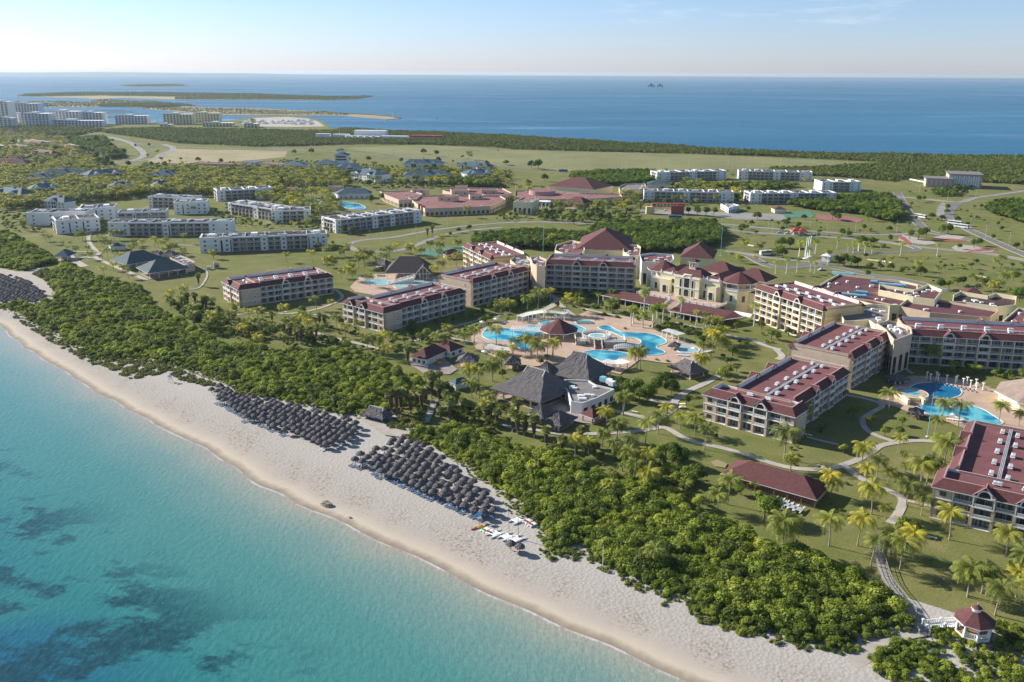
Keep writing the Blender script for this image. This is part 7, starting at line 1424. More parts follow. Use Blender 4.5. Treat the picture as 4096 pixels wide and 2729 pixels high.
# loosely filled areas
for kd, poly, n, a, b, sd_, mk in ((co, [(0, 700), (1110, 700), (1100, 790), (900, 770), (600, 778), (0, 830)], 78, .85, 1.25, 11, None), ('broad', [(0, 640), (1130, 680), (1100, 790), (600, 778), (0, 830)], 60, .8, 1.5, 12, None), (co, [(0, 590), (420, 660), (420, 700), (0, 700)], 14, 1, 1.4, 13, None),
        ('broad', [(0, 560), (460, 570), (470, 700), (0, 700)], 40, 1.1, 1.9, 14, None), (co, [(1120, 660), (1600, 660), (1640, 750), (1120, 745)], 40, .85, 1.25, 15, None), ('broad', [(1120, 640), (2050, 650), (2050, 745), (1120, 770)], 55, .8, 1.4, 16, None),
        (co, [(2050, 760), (2560, 790), (2560, 860), (2050, 880)], 22, .8, 1.1, 17, None), ('small', [(2050, 840), (2560, 850), (2560, 890), (1950, 885)], 34, .9, 1.8, 18, None), (co, [(610, 1190), (800, 1330), (1300, 1390), (1560, 1440), (1560, 1380), (1280, 1300), (900, 1260), (760, 1190)], 42, .7, 1.0, 19, 'fan'),
        ('small', [(650, 1220), (900, 1340), (1500, 1410), (1560, 1380), (1100, 1290), (820, 1230)], 46, .7, 1.3, 20, 'shrub'), (co, [(2600, 670), (3300, 700), (3300, 790), (2600, 830)], 14, .8, 1.1, 21, None), ('broad', [(2560, 740), (3100, 760), (3100, 800), (2560, 830)], 26, .8, 1.2, 22, None),
        ('small', [(2880, 850), (3640, 880), (3640, 1000), (2900, 980)], 30, .8, 1.6, 23, None), ('small', [(3450, 1030), (4096, 1060), (4096, 1190), (3560, 1120)], 26, .8, 1.5, 24, None), ('small', [(3620, 800), (4096, 830), (4096, 990), (3900, 940), (3640, 960)], 22, .8, 1.5, 25, None),
        (co, [(1080, 1040), (1440, 1010), (1400, 1120), (1350, 1100)], 10, .8, 1.0, 26, None), (co, [(1440, 1040), (1560, 1030), (1560, 1110), (1400, 1120)], 12, .9, 1.1, 27, None), ('shrub', [(1000, 1290), (1500, 1250), (1560, 1380), (1300, 1400)], 24, .6, 1.3, 28, None),
        ('small', [(1500, 1300), (1880, 1240), (2150, 1180), (2160, 1240), (1900, 1330), (1700, 1420), (1600, 1440)], 34, .6, 1.5, 29, 'shrub'), ('shrub', [(2100, 1200), (2560, 1200), (2620, 1290), (2300, 1260)], 46, .7, 1.4, 30, 'small'), (co, [(2150, 1190), (2560, 1200), (2560, 1260), (2300, 1250)], 7, .6, .9, 31, None),
        ('small', [(2560, 1280), (2760, 1300), (2900, 1390), (2760, 1360), (2640, 1320)], 26, .8, 1.5, 32, 'shrub'), (co, [(2750, 1300), (2920, 1350), (2900, 1420), (2800, 1380)], 9, .7, 1.1, 33, None), ('shrub', [(2400, 1700), (3060, 1790), (3400, 1860), (3700, 1900), (3500, 2100), (2700, 1960)], 20, .35, .8, 34, None),
        ('small', [(2300, 1790), (2800, 1890), (2800, 2060), (2620, 1930), (2400, 1860)], 34, .9, 1.7, 35, 'bright'), ('bright', [(1750, 1640), (2150, 1680), (2160, 1760), (1900, 1700), (1760, 1700)], 20, .8, 1.3, 36, 'fan'), ('bright', [(1560, 1480), (1760, 1520), (1830, 1600), (1740, 1600), (1640, 1640)], 26, .9, 1.5, 37, None),
        ('small', [(560, 620), (1050, 660), (1000, 700), (560, 690)], 20, 1.2, 2.0, 38, None), ('small', [(3560, 1440), (3640, 1480), (4096, 1500), (4096, 1520), (3640, 1510)], 24, .6, 1.3, 39, 'shrub'), ('small', [(3400, 1500), (3580, 1440), (3560, 1460), (3300, 1620)], 16, .5, 1.1, 40, 'shrub'),
        ('shrub', [(3130, 1830), (3240, 1760), (3300, 1720), (3330, 1640), (3260, 1700)], 8, .5, .9, 41, None), ('broad', [(2150, 860), (2500, 870), (2500, 900), (2150, 890)], 14, .7, 1.1, 42, None), (co, [(100, 930), (260, 1000), (420, 960), (700, 1000), (780, 1050), (600, 1060), (300, 1030)], 16, .6, .9, 43, None)):
    fill(kd, poly, n, a, b, sd_, 1.2, mk)
# stuff: the remaining palms of the grove, too many to tell apart
def joined(k):
    m = MB()
    for me, off in ((k.trunk, Vector()), (k.crown, k.top)):
        m.add([tuple(v.co + off) for v in me.vertices], [tuple(p.vertices) for p in me.polygons], 0 if off.length == 0 else 1)
    return m.mesh('palm', [M['trunkg'], M['palm']])
protos('grove', [joined(k) for k in PK[co][:5]])
gx, gy = [], []
for poly, sp_ in (([(0, 690), (1110, 690), (1130, 800), (900, 790), (600, 785), (0, 850)], 6.0), ([(0, 540), (240, 560), (420, 690), (0, 700)], 9), ([(1000, 800), (1300, 780), (1380, 860), (1240, 880)], 8), ([(1450, 700), (2000, 690), (2040, 750), (1700, 750)], 11), ([(1120, 690), (1350, 690), (1400, 760), (1120, 745)], 10), ([(2160, 780), (2560, 800), (2560, 850), (2160, 860)], 12), ([(2700, 740), (3100, 760), (3080, 800), (2700, 790)], 13)):
    a, b = grid_pts(px(poly), sp_)
    for x, y in zip(a, b):
        if free(x, y, 1.5): gx.append(x); gy.append(y)
scatter('palm_grove', 'grove', (np.array(gx), np.array(gy)), rng.uniform(.85, 1.3, len(gx)), 0, 'dense grove of coconut palms between the blue roofed villas at left', 'palm grove')
# low undergrowth below the grove and garden beds
gx, gy = [], []
for poly, sp_ in (([(0, 690), (1110, 700), (1180, 760), (1100, 800), (900, 790), (600, 790), (0, 850)], 5.2), ([(0, 520), (460, 590), (450, 700), (0, 700)], 6), ([(1120, 645), (2050, 690), (2050, 750), (1120, 770)], 7), ([(2400, 760), (3000, 790), (3100, 830), (2560, 830), (2400, 800)], 8), ([(560, 660), (1120, 650), (1120, 700), (560, 700)], 8), ([(0, 850), (160, 880), (450, 860), (450, 935), (0, 930)], 7), ([(860, 845), (1280, 905), (1290, 935), (860, 900)], 7), ([(900, 810), (1250, 830), (1260, 900), (900, 860)], 7), ([(2050, 850), (2560, 860), (2560, 890), (1950, 890)], 7),
                  ([(640, 1200), (820, 1340), (1300, 1410), (1560, 1440), (1540, 1400), (1200, 1330), (900, 1270)], 3.6), ([(1620, 1330), (1880, 1260), (2120, 1180), (2170, 1200), (1900, 1320), (1640, 1420)], 4.5), ([(2190, 1170), (2560, 1185), (2560, 1205), (2190, 1195)], 3.5), ([(2150, 1760), (2800, 1900), (2800, 2080), (2600, 1960), (2400, 1890), (2200, 1810)], 4.2), ([(1640, 1560), (1800, 1600), (2000, 1680), (1960, 1740), (1760, 1700), (1640, 1660)], 3.4), ([(4000, 1300), (3540, 1260), (3540, 1280), (4000, 1330)], 4)):
    a, b = grid_pts(px(poly), sp_)
    for x, y in zip(a, b):
        if free(x, y, 1.2) and math.sin(x * .13) * math.cos(y * .11) + random.uniform(-.6, .6) > -.45: gx.append(x); gy.append(y)
gx = np.array(gx); gy = np.array(gy); dd = np.hypot(gx, gy)
scatter('undergrowth', 'woods', (gx, gy), np.where(dd < 430, rng.uniform(.25, .5, len(gx)), rng.uniform(.35, .85, len(gx))), 0, 'mixed low shrubs and small trees filling the gardens between the buildings', 'undergrowth')

# ------------------------------------------------------------------ thatched beach parasols and loungers
def parasol_meshes(seed):
    g = random.Random(seed); q = MB(); n = 14; rings = []
    for r, z in ((1.42, 1.95), (1.36, 2.12), (1.15, 2.38), (.8, 2.66), (.42, 2.86), (.12, 2.98)):
        rings.append([(r * g.uniform(.9, 1.1) * math.cos(2 * PI * k / n), r * g.uniform(.9, 1.1) * math.sin(2 * PI * k / n), z + g.uniform(-.06, .05)) for k in range(n)])
    for r_ in rings: q.v += r_
    for l in range(len(rings) - 1):
        for k in range(n): q.f.append((l * n + k, l * n + (k + 1) % n, (l + 1) * n + (k + 1) % n, (l + 1) * n + k)); q.m.append(0)
    q.f.append(tuple(5 * n + k for k in range(n))); q.m.append(0)
    for k in range(26):   # ragged fringe of palm leaves
        a = g.uniform(0, 2 * PI); r = 1.36; w_ = .13; q.add([(r * math.cos(a - w_), r * math.sin(a - w_), 2.0), (r * math.cos(a + w_), r * math.sin(a + w_), 2.0), ((r + .16) * math.cos(a), (r + .16) * math.sin(a), 1.68 + g.uniform(-.1, .1))], [(0, 1, 2)])
    p = MB(); p.cyl((0, 0, -.1), (0, 0, 2.8), .07, .06, 6); p.cyl((0, 0, .62), (0, 0, .68), .3, .3, 8)
    return q.mesh('thatch_cap', M['thatch']), p.mesh('post', M['brownwood'])
M['thatchdark'] = M['thatch']
PM = [parasol_meshes(i) for i in range(5)]
def lounger_meshes(col):
    f = MB(); f.box(-.3, .3, -.95, .45, .28, .34, 0); f.add([(-.3, .45, .3), (.3, .45, .3), (.3, .95, .68), (-.3, .95, .68), (-.3, .45, .35), (.3, .45, .35), (.3, .93, .74), (-.3, .93, .74)], [(0, 3, 2, 1), (4, 5, 6, 7), (0, 1, 5, 4), (1, 2, 6, 5), (2, 3, 7, 6), (3, 0, 4, 7)], 0)
    g = MB()
    for x in (-.29, .29):
        g.box(x - .03, x + .03, -.95, .45, .22, .279); 
        for y in (-.8, .35): g.box(x - .03, x + .03, y - .03, y + .03, 0, .22)
    return f.mesh('sling', M[col]), g.mesh('frame', M['trim'])
LM = {'blue': lounger_meshes('loungerblue'), 'white': lounger_meshes('loungerwhite')}
def lounger(x, y, rz, col, z=.45, lab=None, grp=None):
    o = empty('sun_lounger', (x, y, z), rz); place(LM[col][0], 'sling', o); place(LM[col][1], 'frame', o); LOUNGE.append((o, col, lab, grp)); return o
LOUNGE = []
def beach_z(x, y):
    d = edge_dist(wl[::6], np.array([x]), np.array([y]))[0]; return float(np.interp(d, [0, 1.5, 4, 9, 16, 26, 40, 60], [-.25, -.12, .05, .25, .4, .45, .2, .01]))
def cluster(name, poly_px, dirdeg, row, col, rg, jit=.55, sealoungers=True, skip=0.0, zz=None):
    poly = px(poly_px, 2.3); cx_ = sum(p.x for p in poly) / len(poly); cy_ = sum(p.y for p in poly) / len(poly); g = random.Random(len(name)); u = Vector((math.cos(R(dirdeg)), math.sin(R(dirdeg)), 0)); v = Vector((-u.y, u.x, 0)); rows = {}
    for i in range(-30, 31):
        for j in range(-30, 31):
            p = Vector((cx_, cy_, 0)) + v * (i * row) + u * (j * col + (i % 2) * col * .5); x, y = p.x + g.uniform(-jit, jit), p.y + g.uniform(-jit, jit)
            if inside(poly, np.array([x]), np.array([y]))[0] and g.random() > skip: rows.setdefault(i, []).append((x, y))
    ks = sorted(rows)
    for ri, i in enumerate(ks):
        for ci, (x, y) in enumerate(rows[i]):
            z = beach_z(x, y) if zz is None else zz; o = empty('beach_parasol', (x, y, z), g.uniform(0, 6.28)); s_ = g.uniform(.92, 1.12); o.scale = (s_, s_, g.uniform(.95, 1.08)); pm = PM[g.randrange(5)]
            place(pm[0], 'thatch_cap', o); place(pm[1], 'post', o)
            tag(o, 'thatched parasol, %s from left in %s row from the sea, %s' % (ordn(ci + 1), ordn(ri + 1), name), 'beach parasol', rg)
            if sealoungers and (ri < 2 or g.random() < .22):
                c_ = 'blue' if (ri < 2 or g.random() < .3) and 'right' not in name or ri < 2 else 'white'
                for k in (-.6, .6):
                    q = Vector((x, y, 0)) + u * k - v * 1.3; lounger(q.x, q.y, R(dirdeg) + g.uniform(-.12, .12), c_, z + .02, '%s lounger, %s one under %s parasol of %s row from sea, %s' % (c_, 'left' if k < 0 else 'right', ordn(ci + 1), ordn(ri + 1), name), 'loungers on the beach')
A_ = math.degrees(math.atan2(273.3 - 324.1, -62.9 + 114.9)); cluster('middle cluster', [(843, 1560), (870, 1590), (960, 1655), (1150, 1725), (1290, 1788), (1380, 1755), (1436, 1715), (1424, 1679), (1318, 1654), (1203, 1622), (1081, 1600), (1035, 1588), (940, 1570), (883, 1540)], A_, 3.0, 3.15, 'thatched parasols of the middle beach cluster')
A_ = math.degrees(math.atan2(235 - 264, -17.4 + 50.8)); cluster('right cluster', [(1400, 1832), (1500, 1885), (1640, 1945), (1803, 2000), (1905, 2060), (1985, 2060), (1985, 2010), (1960, 1985), (1887, 1910), (1800, 1860), (1745, 1805), (1672, 1770), (1600, 1742), (1555, 1752), (1520, 1785)], A_, 3.05, 3.2, 'thatched parasols of the right beach cluster', skip=.03)
cluster('left edge cluster', [(-60, 1085), (44, 1102), (105, 1120), (150, 1150), (200, 1180), (175, 1205), (122, 1205), (44, 1203), (-60, 1210)], -42, 3.6, 3.4, 'thatched parasols of the cluster at the left edge', zz=.1, sealoungers=True)
for i, (X, Y, lb) in enumerate(((228, 125, 'topmost thatched parasol beside the white beach at the scrub tip'), (250, 140, 'second thatched parasol at the upper tip of the middle cluster'))):
    a = at(700, 1450, [(X, Y)], 2.3, .7625)[0]; o = empty('beach_parasol', (a.x, a.y, .4)); place(PM[i][0], 'thatch_cap', o); place(PM[i][1], 'post', o); tag(o, lb, 'beach parasol', 'thatched parasols of the middle beach cluster')
for i, (X, Y, lb) in enumerate(((975, 690, 'thatched parasol beside the catamaran row, left one'), (1022, 705, 'thatched parasol beside the catamaran row, right one'))):
    a = at(1300, 1650, [(X, Y)], 2.3, .7625)[0]; o = empty('beach_parasol', (a.x, a.y, .35)); place(PM[i][0], 'thatch_cap', o); place(PM[i][1], 'post', o); tag(o, lb, 'beach parasol', 'thatched parasols of the right beach cluster')
# pool loungers and white umbrellas
def lrow(A, B_, n, o, col, lb, k=K, z=.32, rz=0.0):
    a, b = at(o[0], o[1], [A, B_], 0, k)
    for i in range(n): p = a.lerp(b, i / max(1, n - 1)); lounger(p.x, p.y, rz, col, z, '%s lounger, %s from the left %s' % (col, ordn(i + 1), lb), 'loungers at the pools')
lrow((915, 215), (1055, 215), 10, (1900, 1200), 'blue', 'of the row before the pale round pool', k2, rz=.1); lrow((470, 180), (620, 168), 9, (1900, 1200), 'blue', 'under the curved white pergola', k2); lrow((225, 218), (285, 205), 5, (1900, 1200), 'blue', 'of the short row by the white umbrellas', k2)
lrow((60, 240), (140, 225), 5, (1900, 1200), 'blue', 'beside the left white umbrella', k2); lrow((915, 390), (1010, 395), 8, (2300, 1250), 'white', 'of the two rows below the small pool', k2); lrow((1100, 380), (1220, 350), 9, (2300, 1250), 'white', 'by the palm right of the small pool', k2)
lrow((655, 170), (790, 165), 8, (1900, 1200), 'white', 'under the right half of the curved pergola', k2); lrow((20, 370), (130, 420), 7, (1900, 1200), 'white', 'at the lower left rim of the pool', k2); lrow((1860, 475), (1925, 478), 6, (700, 900), 'blue', 'before the dark green roofed pool bar', K); lrow((2130, 485), (2200, 488), 6, (700, 900), 'blue', 'at the gable of the green roofed pool bar', K)
lrow((800, 940), (920, 945), 6, (1024, 400), 'white', 'at the turquoise pool behind', K); lrow((1480, 985), (1900, 1080), 12, (3072, 1100), 'blue', 'behind the white columns by the oval pool', K); lrow((1640, 1330), (1800, 1350), 7, (3072, 1100), 'white', 'under the palms by the oval pool', K)
def umbrella(a, lb, r=1.5, mat='trim'):
    o = empty('white_umbrella', (a.x, a.y, .3)); q = MB(); n = 8; q.add([(r * math.cos(2 * PI * k / n), r * math.sin(2 * PI * k / n), 2.2) for k in range(n)] + [(0, 0, 2.85)], [(k, (k + 1) % n, n) for k in range(n)]); place(cached(('umb', r), lambda: q.mesh('canopy', M[mat])), 'canopy', o)
    def pole(): m = MB(); m.cyl((0, 0, 0), (0, 0, 2.8), .04, .04, 5); m.cyl((0, 0, 0), (0, 0, .1), .3, .3, 8); return m.mesh('pole', M['metal'])
    place(cached('upole', pole), 'pole', o); tag(o, lb, 'umbrella', 'white pool umbrellas')
for (X, Y), o_, kk, lb in (((65, 240), (1900, 1200), k2, 'white umbrella at the left pool rim, farther left one'), ((190, 212), (1900, 1200), k2, 'white umbrella at the left pool rim, right one'), ((85, 510), (1900, 1200), k2, 'white umbrella in the round sun deck above the playground'), ((1690, 1270), (3072, 1100), K, 'white umbrella near the two palms by the oval pool, back one'), ((1700, 1345), (3072, 1100), K, 'white umbrella near the two palms by the oval pool, middle one'),
                     ((1795, 1380), (3072, 1100), K, 'white umbrella near the two palms by the oval pool, front one'), ((1065, 370), (2300, 1250), k2, 'small white umbrella at the rim of the little wading pool')): umbrella(at(o_[0], o_[1], [(X, Y)], 0, kk)[0], lb)
# catamarans, pedal boats, kayaks
def catamaran(a, rz, lb, mast=True, deck='trim'):
    o = empty('catamaran', (a.x, a.y, .35), rz)
    for x in (-1.05, 1.05):
        q = MB(); pr = None
        for i in range(8):
            t = -2.6 + 5.2 * i / 7; w_ = .24 * (1 - (abs(t) / 2.9) ** 3); z = .12 + .18 * max(0, t / 2.6) ** 3; ring = [(x - w_, t, .45), (x + w_, t, .45), (x + w_ * .5, t, z), (x - w_ * .5, t, z)]; k = len(q.v); q.v += ring
            if pr is not None: q.f += [(pr + j, pr + (j + 1) % 4, k + (j + 1) % 4, k + j) for j in range(4)]; q.m += [0] * 4
            pr = k
        part(q, 'hull', M['white'], o)
    q = MB(); q.box(-1.05, 1.05, -1.3, .7, .46, .5); part(q, 'trampoline', M['loungerwhite' if deck == 'trim' else deck], o)
    q = MB(); q.cyl((-1.2, .75, .52), (1.2, .75, .52), .06, .06, 6); q.cyl((-1.2, -1.35, .52), (1.2, -1.35, .52), .06, .06, 6); part(q, 'crossbeam', M['metal'], o)
    if mast: q = MB(); q.cyl((0, .75, .5), (0, .55, 8.6), .05, .035, 6); q.cyl((0, .65, 1.4), (0, -1.9, 1.5), .04, .04, 5); part(q, 'mast', M['darkwood'], o)
    tag(o, lb, 'catamaran', 'beach catamarans')
bz = lambda X, Y: at(1300, 1650, [(X, Y)], .4, .7625)[0]
for (X, Y, mst, lb) in ((895, 640, True, 'white catamaran with a bare mast, left one of the row near the water'), (955, 655, True, 'white catamaran with a mast in the middle of the row near the water'), (1005, 668, True, 'white catamaran with the tallest looking mast, right end of the lower row'), (1010, 570, True, 'white catamaran nearest the scrub, left of the pedal boats')): catamaran(bz(X, Y), R(-48), lb, mst)
for (X, Y, c, lb) in ((840, 620, 'green', 'pedal boat with a green seat beside the kayaks'), (868, 632, 'red', 'pedal boat with an orange seat beside the left catamaran'), (1062, 575, 'red', 'pedal boat with red seats nearest the scrub, left one'), (1088, 592, 'red', 'pedal boat with red seats nearest the scrub, right one')):
    a = bz(X, Y); o = empty('pedal_boat', (a.x, a.y, .35), R(-45))
    q = MB(); q.box(-.75, -.3, -1.4, 1.4, 0, .4); q.box(.3, .75, -1.4, 1.4, 0, .4); q.box(-.75, .75, -1.2, 1.1, .401, .5); part(q, 'hull', M['white'], o)
    for x in (-.35, .35): q = MB(); q.box(x - .25, x + .25, -.7, -.2, .5, .68); q.box(x - .25, x + .25, -.82, -.701, .5, 1.05); part(q, 'seat', M[c], o)
    tag(o, lb, 'pedal boat', 'pedal boats on the beach')
for (X, Y, c, lb) in ((795, 608, 'red', 'red sea kayak at the left end of the boats'), (822, 600, 'yellow', 'yellow sea kayak at the left end of the boats')):
    a = bz(X, Y); o = empty('kayak', (a.x, a.y, .4), R(-50)); q = MB(); pr = None
    for i in range(9):
        t = -1.8 + 3.6 * i / 8; w_ = .36 * (1 - (abs(t) / 1.9) ** 2.2) + .03; k = len(q.v); q.v += [(-w_, t, .25 + .1 * abs(t / 1.8) ** 2), (w_, t, .25 + .1 * abs(t / 1.8) ** 2), (w_ * .5, t, 0.02), (-w_ * .5, t, .02)]
        if pr is not None: q.f += [(pr + j, pr + (j + 1) % 4, k + (j + 1) % 4, k + j) for j in range(4)]; q.m += [0] * 4
        pr = k
    part(q, 'hull', M[c], o); q = MB(); q.box(-.2, .2, -.3, .3, .22, .3); part(q, 'cockpit', M['dark'], o); tag(o, lb, 'kayak')
for i, (X, Y) in enumerate(((1640, 1400), (1680, 1420), (1720, 1440), (1770, 1460), (1820, 1480))): catamaran(at(2400, 1400, [(X, Y)])[0] - Vector((0, 0, .3)), R(-35), 'pale blue white catamaran laid up by the timber boat shed, %s from the left' % ordn(i + 1), False, 'metal')
# lifeguard chairs, rocks, people, sign posts
def lifeguard(a, lb):
    o = empty('lifeguard_chair', (a.x, a.y, .3), R(-40))
    for x in (-.5, .5):
        for y in (-.5, .5): q = MB(); q.cyl((x * 1.5, y * 1.5, 0), (x * .8, y * .8, 2.6), .06, .05, 5); part(q, 'leg', M['greywood'], o)
    q = MB(); q.box(-.5, .5, -.5, .5, 1.5, 1.6); q.box(-.5, .5, .4, .5, 1.6, 2.2); part(q, 'seat', M['greywood'], o); q = MB(); q.add([(-.8, -.8, 2.55), (.8, -.8, 2.55), (.8, .8, 2.85), (-.8, .8, 2.85), (-.8, -.8, 2.62), (.8, -.8, 2.62), (.8, .8, 2.92), (-.8, .8, 2.92)], [(0, 3, 2, 1), (4, 5, 6, 7), (0, 1, 5, 4), (1, 2, 6, 5), (2, 3, 7, 6), (3, 0, 4, 7)]); part(q, 'sun_roof', M['loungerblue'], o); tag(o, lb, 'lifeguard chair', 'lifeguard chairs')
lifeguard(at(0, 1000, [(895, 695)], .3, .7625)[0], 'blue roofed lifeguard chair alone on the open sand'); lifeguard(at(1300, 1650, [(808, 580)], .3, .7625)[0], 'blue roofed lifeguard chair between parasols and boats')
for (X, Y, r, lb) in ((1305, 2020, 1.7, 'large pale limestone rock at the edge of the water'), (1400, 2070, .45, 'small dark rock right of the large one at the waterline')):
    a = G(X, Y, .1); g = random.Random(X); q = MB(); n = 11; o_ = len(q.v)
    for l in range(5):
        for k in range(n): rr = r * (1.0, 1.05, .9, .65, .25)[l] * g.uniform(.8, 1.15); q.v.append((rr * 1.3 * math.cos(2 * PI * k / n), rr * .8 * math.sin(2 * PI * k / n), (-.3, .15, .45, .6, .7)[l] * r * g.uniform(.8, 1.1)))
    for l in range(4):
        for k in range(n): q.f.append((l * n + k, l * n + (k + 1) % n, (l + 1) * n + (k + 1) % n, (l + 1) * n + k)); q.m.append(0)
    q.f.append(tuple(4 * n + k for k in range(n))); q.m.append(0); tag(q.build('rock', M['rock'], None, (a.x, a.y, 0), R(-35)), lb, 'rock')
def person(a, rz, top, legs, lb, z=0.0, sit=False):
    me = bpy.data.meshes.new('person'); V = [(0, 0, .95), (0, 0, 1.15), (0, 0, 1.38), (0, 0, 1.5), (0, .01, 1.58), (0, .01, 1.7), (-.11, 0, .88), (-.13, .08, .5), (-.13, -.02, .08), (-.13, .12, .04), (.11, 0, .88), (.13, -.08, .5), (.13, -.16, .08), (.13, -.02, .04), (-.19, 0, 1.38), (-.25, -.03, 1.1), (-.26, .08, .87), (-.26, .14, .8), (.19, 0, 1.38), (.25, 0, 1.1), (.27, .12, .9), (.27, .17, .84)]
    E_ = [(0, 1), (1, 2), (2, 3), (3, 4), (4, 5), (0, 6), (6, 7), (7, 8), (8, 9), (0, 10), (10, 11), (11, 12), (12, 13), (2, 14), (14, 15), (15, 16), (16, 17), (2, 18), (18, 19), (19, 20), (20, 21)]
    rad = [.13, .12, .14, .055, .085, .08, .09, .06, .04, .035, .09, .06, .04, .035, .055, .042, .032, .03, .055, .042, .032, .03]
    me.from_pydata(V, E_, []); me.materials.append(M['skin']); o = bpy.data.objects.new('person', me); C.objects.link(o); o.location = (a.x, a.y, z); o.rotation_euler = (0, 0, rz)
    sk = o.modifiers.new('skin', 'SKIN'); sl = me.skin_vertices[0].data
    for i, r in enumerate(rad): sl[i].radius = (r, r * .8)
    sl[0].use_root = True; o.modifiers.new('sub', 'SUBSURF').levels = 1
    q = MB(); q.cyl((0, 0, .98), (0, 0, 1.25), .17, .16, 8); q.cyl((0, 0, 1.25), (0, 0, 1.46), .17, .12, 8); part(q, 'shirt', M[top], o)
    q = MB(); q.cyl((0, 0, 1.02), (0, 0, .8), .17, .18, 8); q.cyl((-.11, 0, .85), (-.13, .06, .55), .11, .1, 7); q.cyl((.11, 0, .85), (.13, -.06, .55), .11, .1, 7); part(q, 'shorts', M[legs], o)
    q = MB(); q.cyl((0, -.02, 1.64), (0, -.03, 1.75), .1, .07, 8); part(q, 'hair', M['darkwood'], o); tag(o, lb, 'person', 'people walking in the resort'); return o
person(at(700, 1450, [(850, 418)], 0, .7625)[0], .5, 'dark', 'dark', 'person in dark clothes walking at the right end of the middle parasols', .35); person(at(2300, 2046, [(268, 262)], 0, .7625)[0], 2, 'red', 'white', 'person in a red top half hidden at the edge of the beach scrub', .2)
person(G(3058, 1378), 1.0, 'white', 'peach', 'left of two walkers on the garden path by the yellow wing', .2); person(G(3068, 1379), 1.2, 'white', 'dark', 'right of two walkers on the garden path by the yellow wing', .2)
# flagpoles, masts and lamp posts
def pole(name, a, h, r, mat, lb, cat, grp=None):
    o = empty(name, (a.x, a.y, 0)); q = MB(); q.cyl((0, 0, 0), (0, 0, h), r, r * .55, 6); part(q, 'pole', M[mat], o); q = MB(); q.box(-r * 3, r * 3, -r * 3, r * 3, -.05, .25); part(q, 'base', M['trim'], o); q = MB(); q.cyl((0, 0, h), (0, 0, h + .3), r * .9, r * .3, 6); part(q, 'cap', M[mat], o); tag(o, lb, cat, grp)
FP = 'tall lightning masts'
for (X, Y, h, m_, lb) in ((3709, 1748, 16, 'ductblue', 'pale blue mast on the lawn below the oval pool'), (2882, 1023, 26, 'ductblue', 'tall blue mast on the grass behind the entrance palace'), (2172, 1035, 27, 'ductblue', 'tall blue mast before the dark woods, left of the pyramid roof'), (2190, 1430, 21, 'darkwood', 'dark thin mast between the octagon bar and the thatch roofs'), (2432, 1340, 8, 'metal', 'short pole beside the hot tub platform'), (1300, 1130, 12, 'metal', 'thin mast behind the left red roofed wing')): pole('mast', G(X, Y), h, .13, m_, lb, 'mast', FP)
def lamp_meshes():
    def f():
        m = MB(); m.cyl((0, 0, 0), (0, 0, 11), .14, .08, 6); m.cyl((0, 0, 11), (1.6, 0, 11.6), .07, .05, 5); return m.mesh('pole', M['metal'])
    def g():
        m = MB(); m.box(1.3, 2.2, -.15, .15, 11.5, 11.68); return m.mesh('lamp_head', M['aircon'])
    return cached('lampp', f), cached('lamph', g)
LP_ = []
def lamp(X, Y, s_=1.0):
    a = G(X, Y); o = empty('street_lamp', (a.x, a.y, 0), random.choice((1.2, -1.9))); o.scale = (s_, s_, s_); p, h = lamp_meshes(); place(p, 'pole', o); place(h, 'lamp_head', o); LP_.append((o, X, Y))
for X, Y in [(378, 540), (420, 548), (492, 562), (512, 575), (548, 585), (606, 568), (658, 572), (730, 578), (770, 594), (810, 580), (865, 597), (905, 585), (972, 600), (1018, 588), (444, 640), (512, 638), (543, 650), (358, 690), (250, 690), (675, 608), (615, 645), (750, 636), (896, 630), (1024, 650), (1068, 602), (1115, 592), (1148, 606), (1202, 596), (1222, 598), (1260, 600), (1289, 596), (1311, 616), (1350, 602), (1384, 596), (1458, 612), (1478, 604), (1523, 634), (1570, 620), (1610, 632), (1638, 630), (1790, 640), (1880, 642), (1938, 655), (1982, 660), (2064, 660), (2090, 650), (2208, 668), (2222, 668), (2352, 668), (2488, 672), (2504, 672), (2634, 668), (2670, 672), (2754, 672), (2913, 670), (2928, 680), (2994, 672), (3052, 676),
             (3121, 668), (3188, 666), (3256, 655), (3327, 666), (3388, 662), (3465, 648), (3517, 656), (3598, 656), (3645, 658), (3735, 640), (3781, 648), (3862, 650), (3990, 650), (4060, 645), (1530, 962), (1406, 985), (1665, 940), (1667, 963), (1790, 905), (1805, 915), (1482, 975), (1938, 905), (2090, 860), (2103, 888), (2265, 890), (2380, 868), (2422, 870), (2740, 880), (2885, 886), (2932, 922), (3072, 920), (3240, 912), (3306, 945), (3420, 932), (3585, 932), (3650, 985), (3898, 1010), (3940, 955), (3878, 922), (4035, 985), (3676, 775), (3790, 800), (3900, 800), (2230, 840), (3087, 935), (455, 992), (1205, 960), (355, 985)]: lamp(X, Y, 1.0 if Y < 700 else .85)
# benches along the paths
for i, (X, Y, lb) in enumerate(((3282, 1868, 'upper bench at the path bend above the timber shed'), (3313, 1887, 'lower bench at the path bend above the timber shed'), (3234, 1744, 'bench in deep shade beside the nearest hotel wing'), (2538, 1651, 'bench by the path below the thatched kitchen'), (3468, 1941, 'white bench beside the yellow palms near the crossing'), (3728, 2155, 'low white bench by the dark bush on the lower right lawn'), (1140, 1250, 'bench on the garden path left of the nearer left wing'))):
    a = G(X, Y); o = empty('bench', (a.x, a.y, .05), R(-30)); q = MB(); q.box(-1.2, 1.2, -.3, .3, .4, .52); part(q, 'seat', M['trim'], o); tag(o, lb, 'bench', 'garden benches')
    for x in (-.9, .9): q = MB(); q.box(x - .12, x + .12, -.25, .25, 0, .4); part(q, 'leg', M['trim'], o)
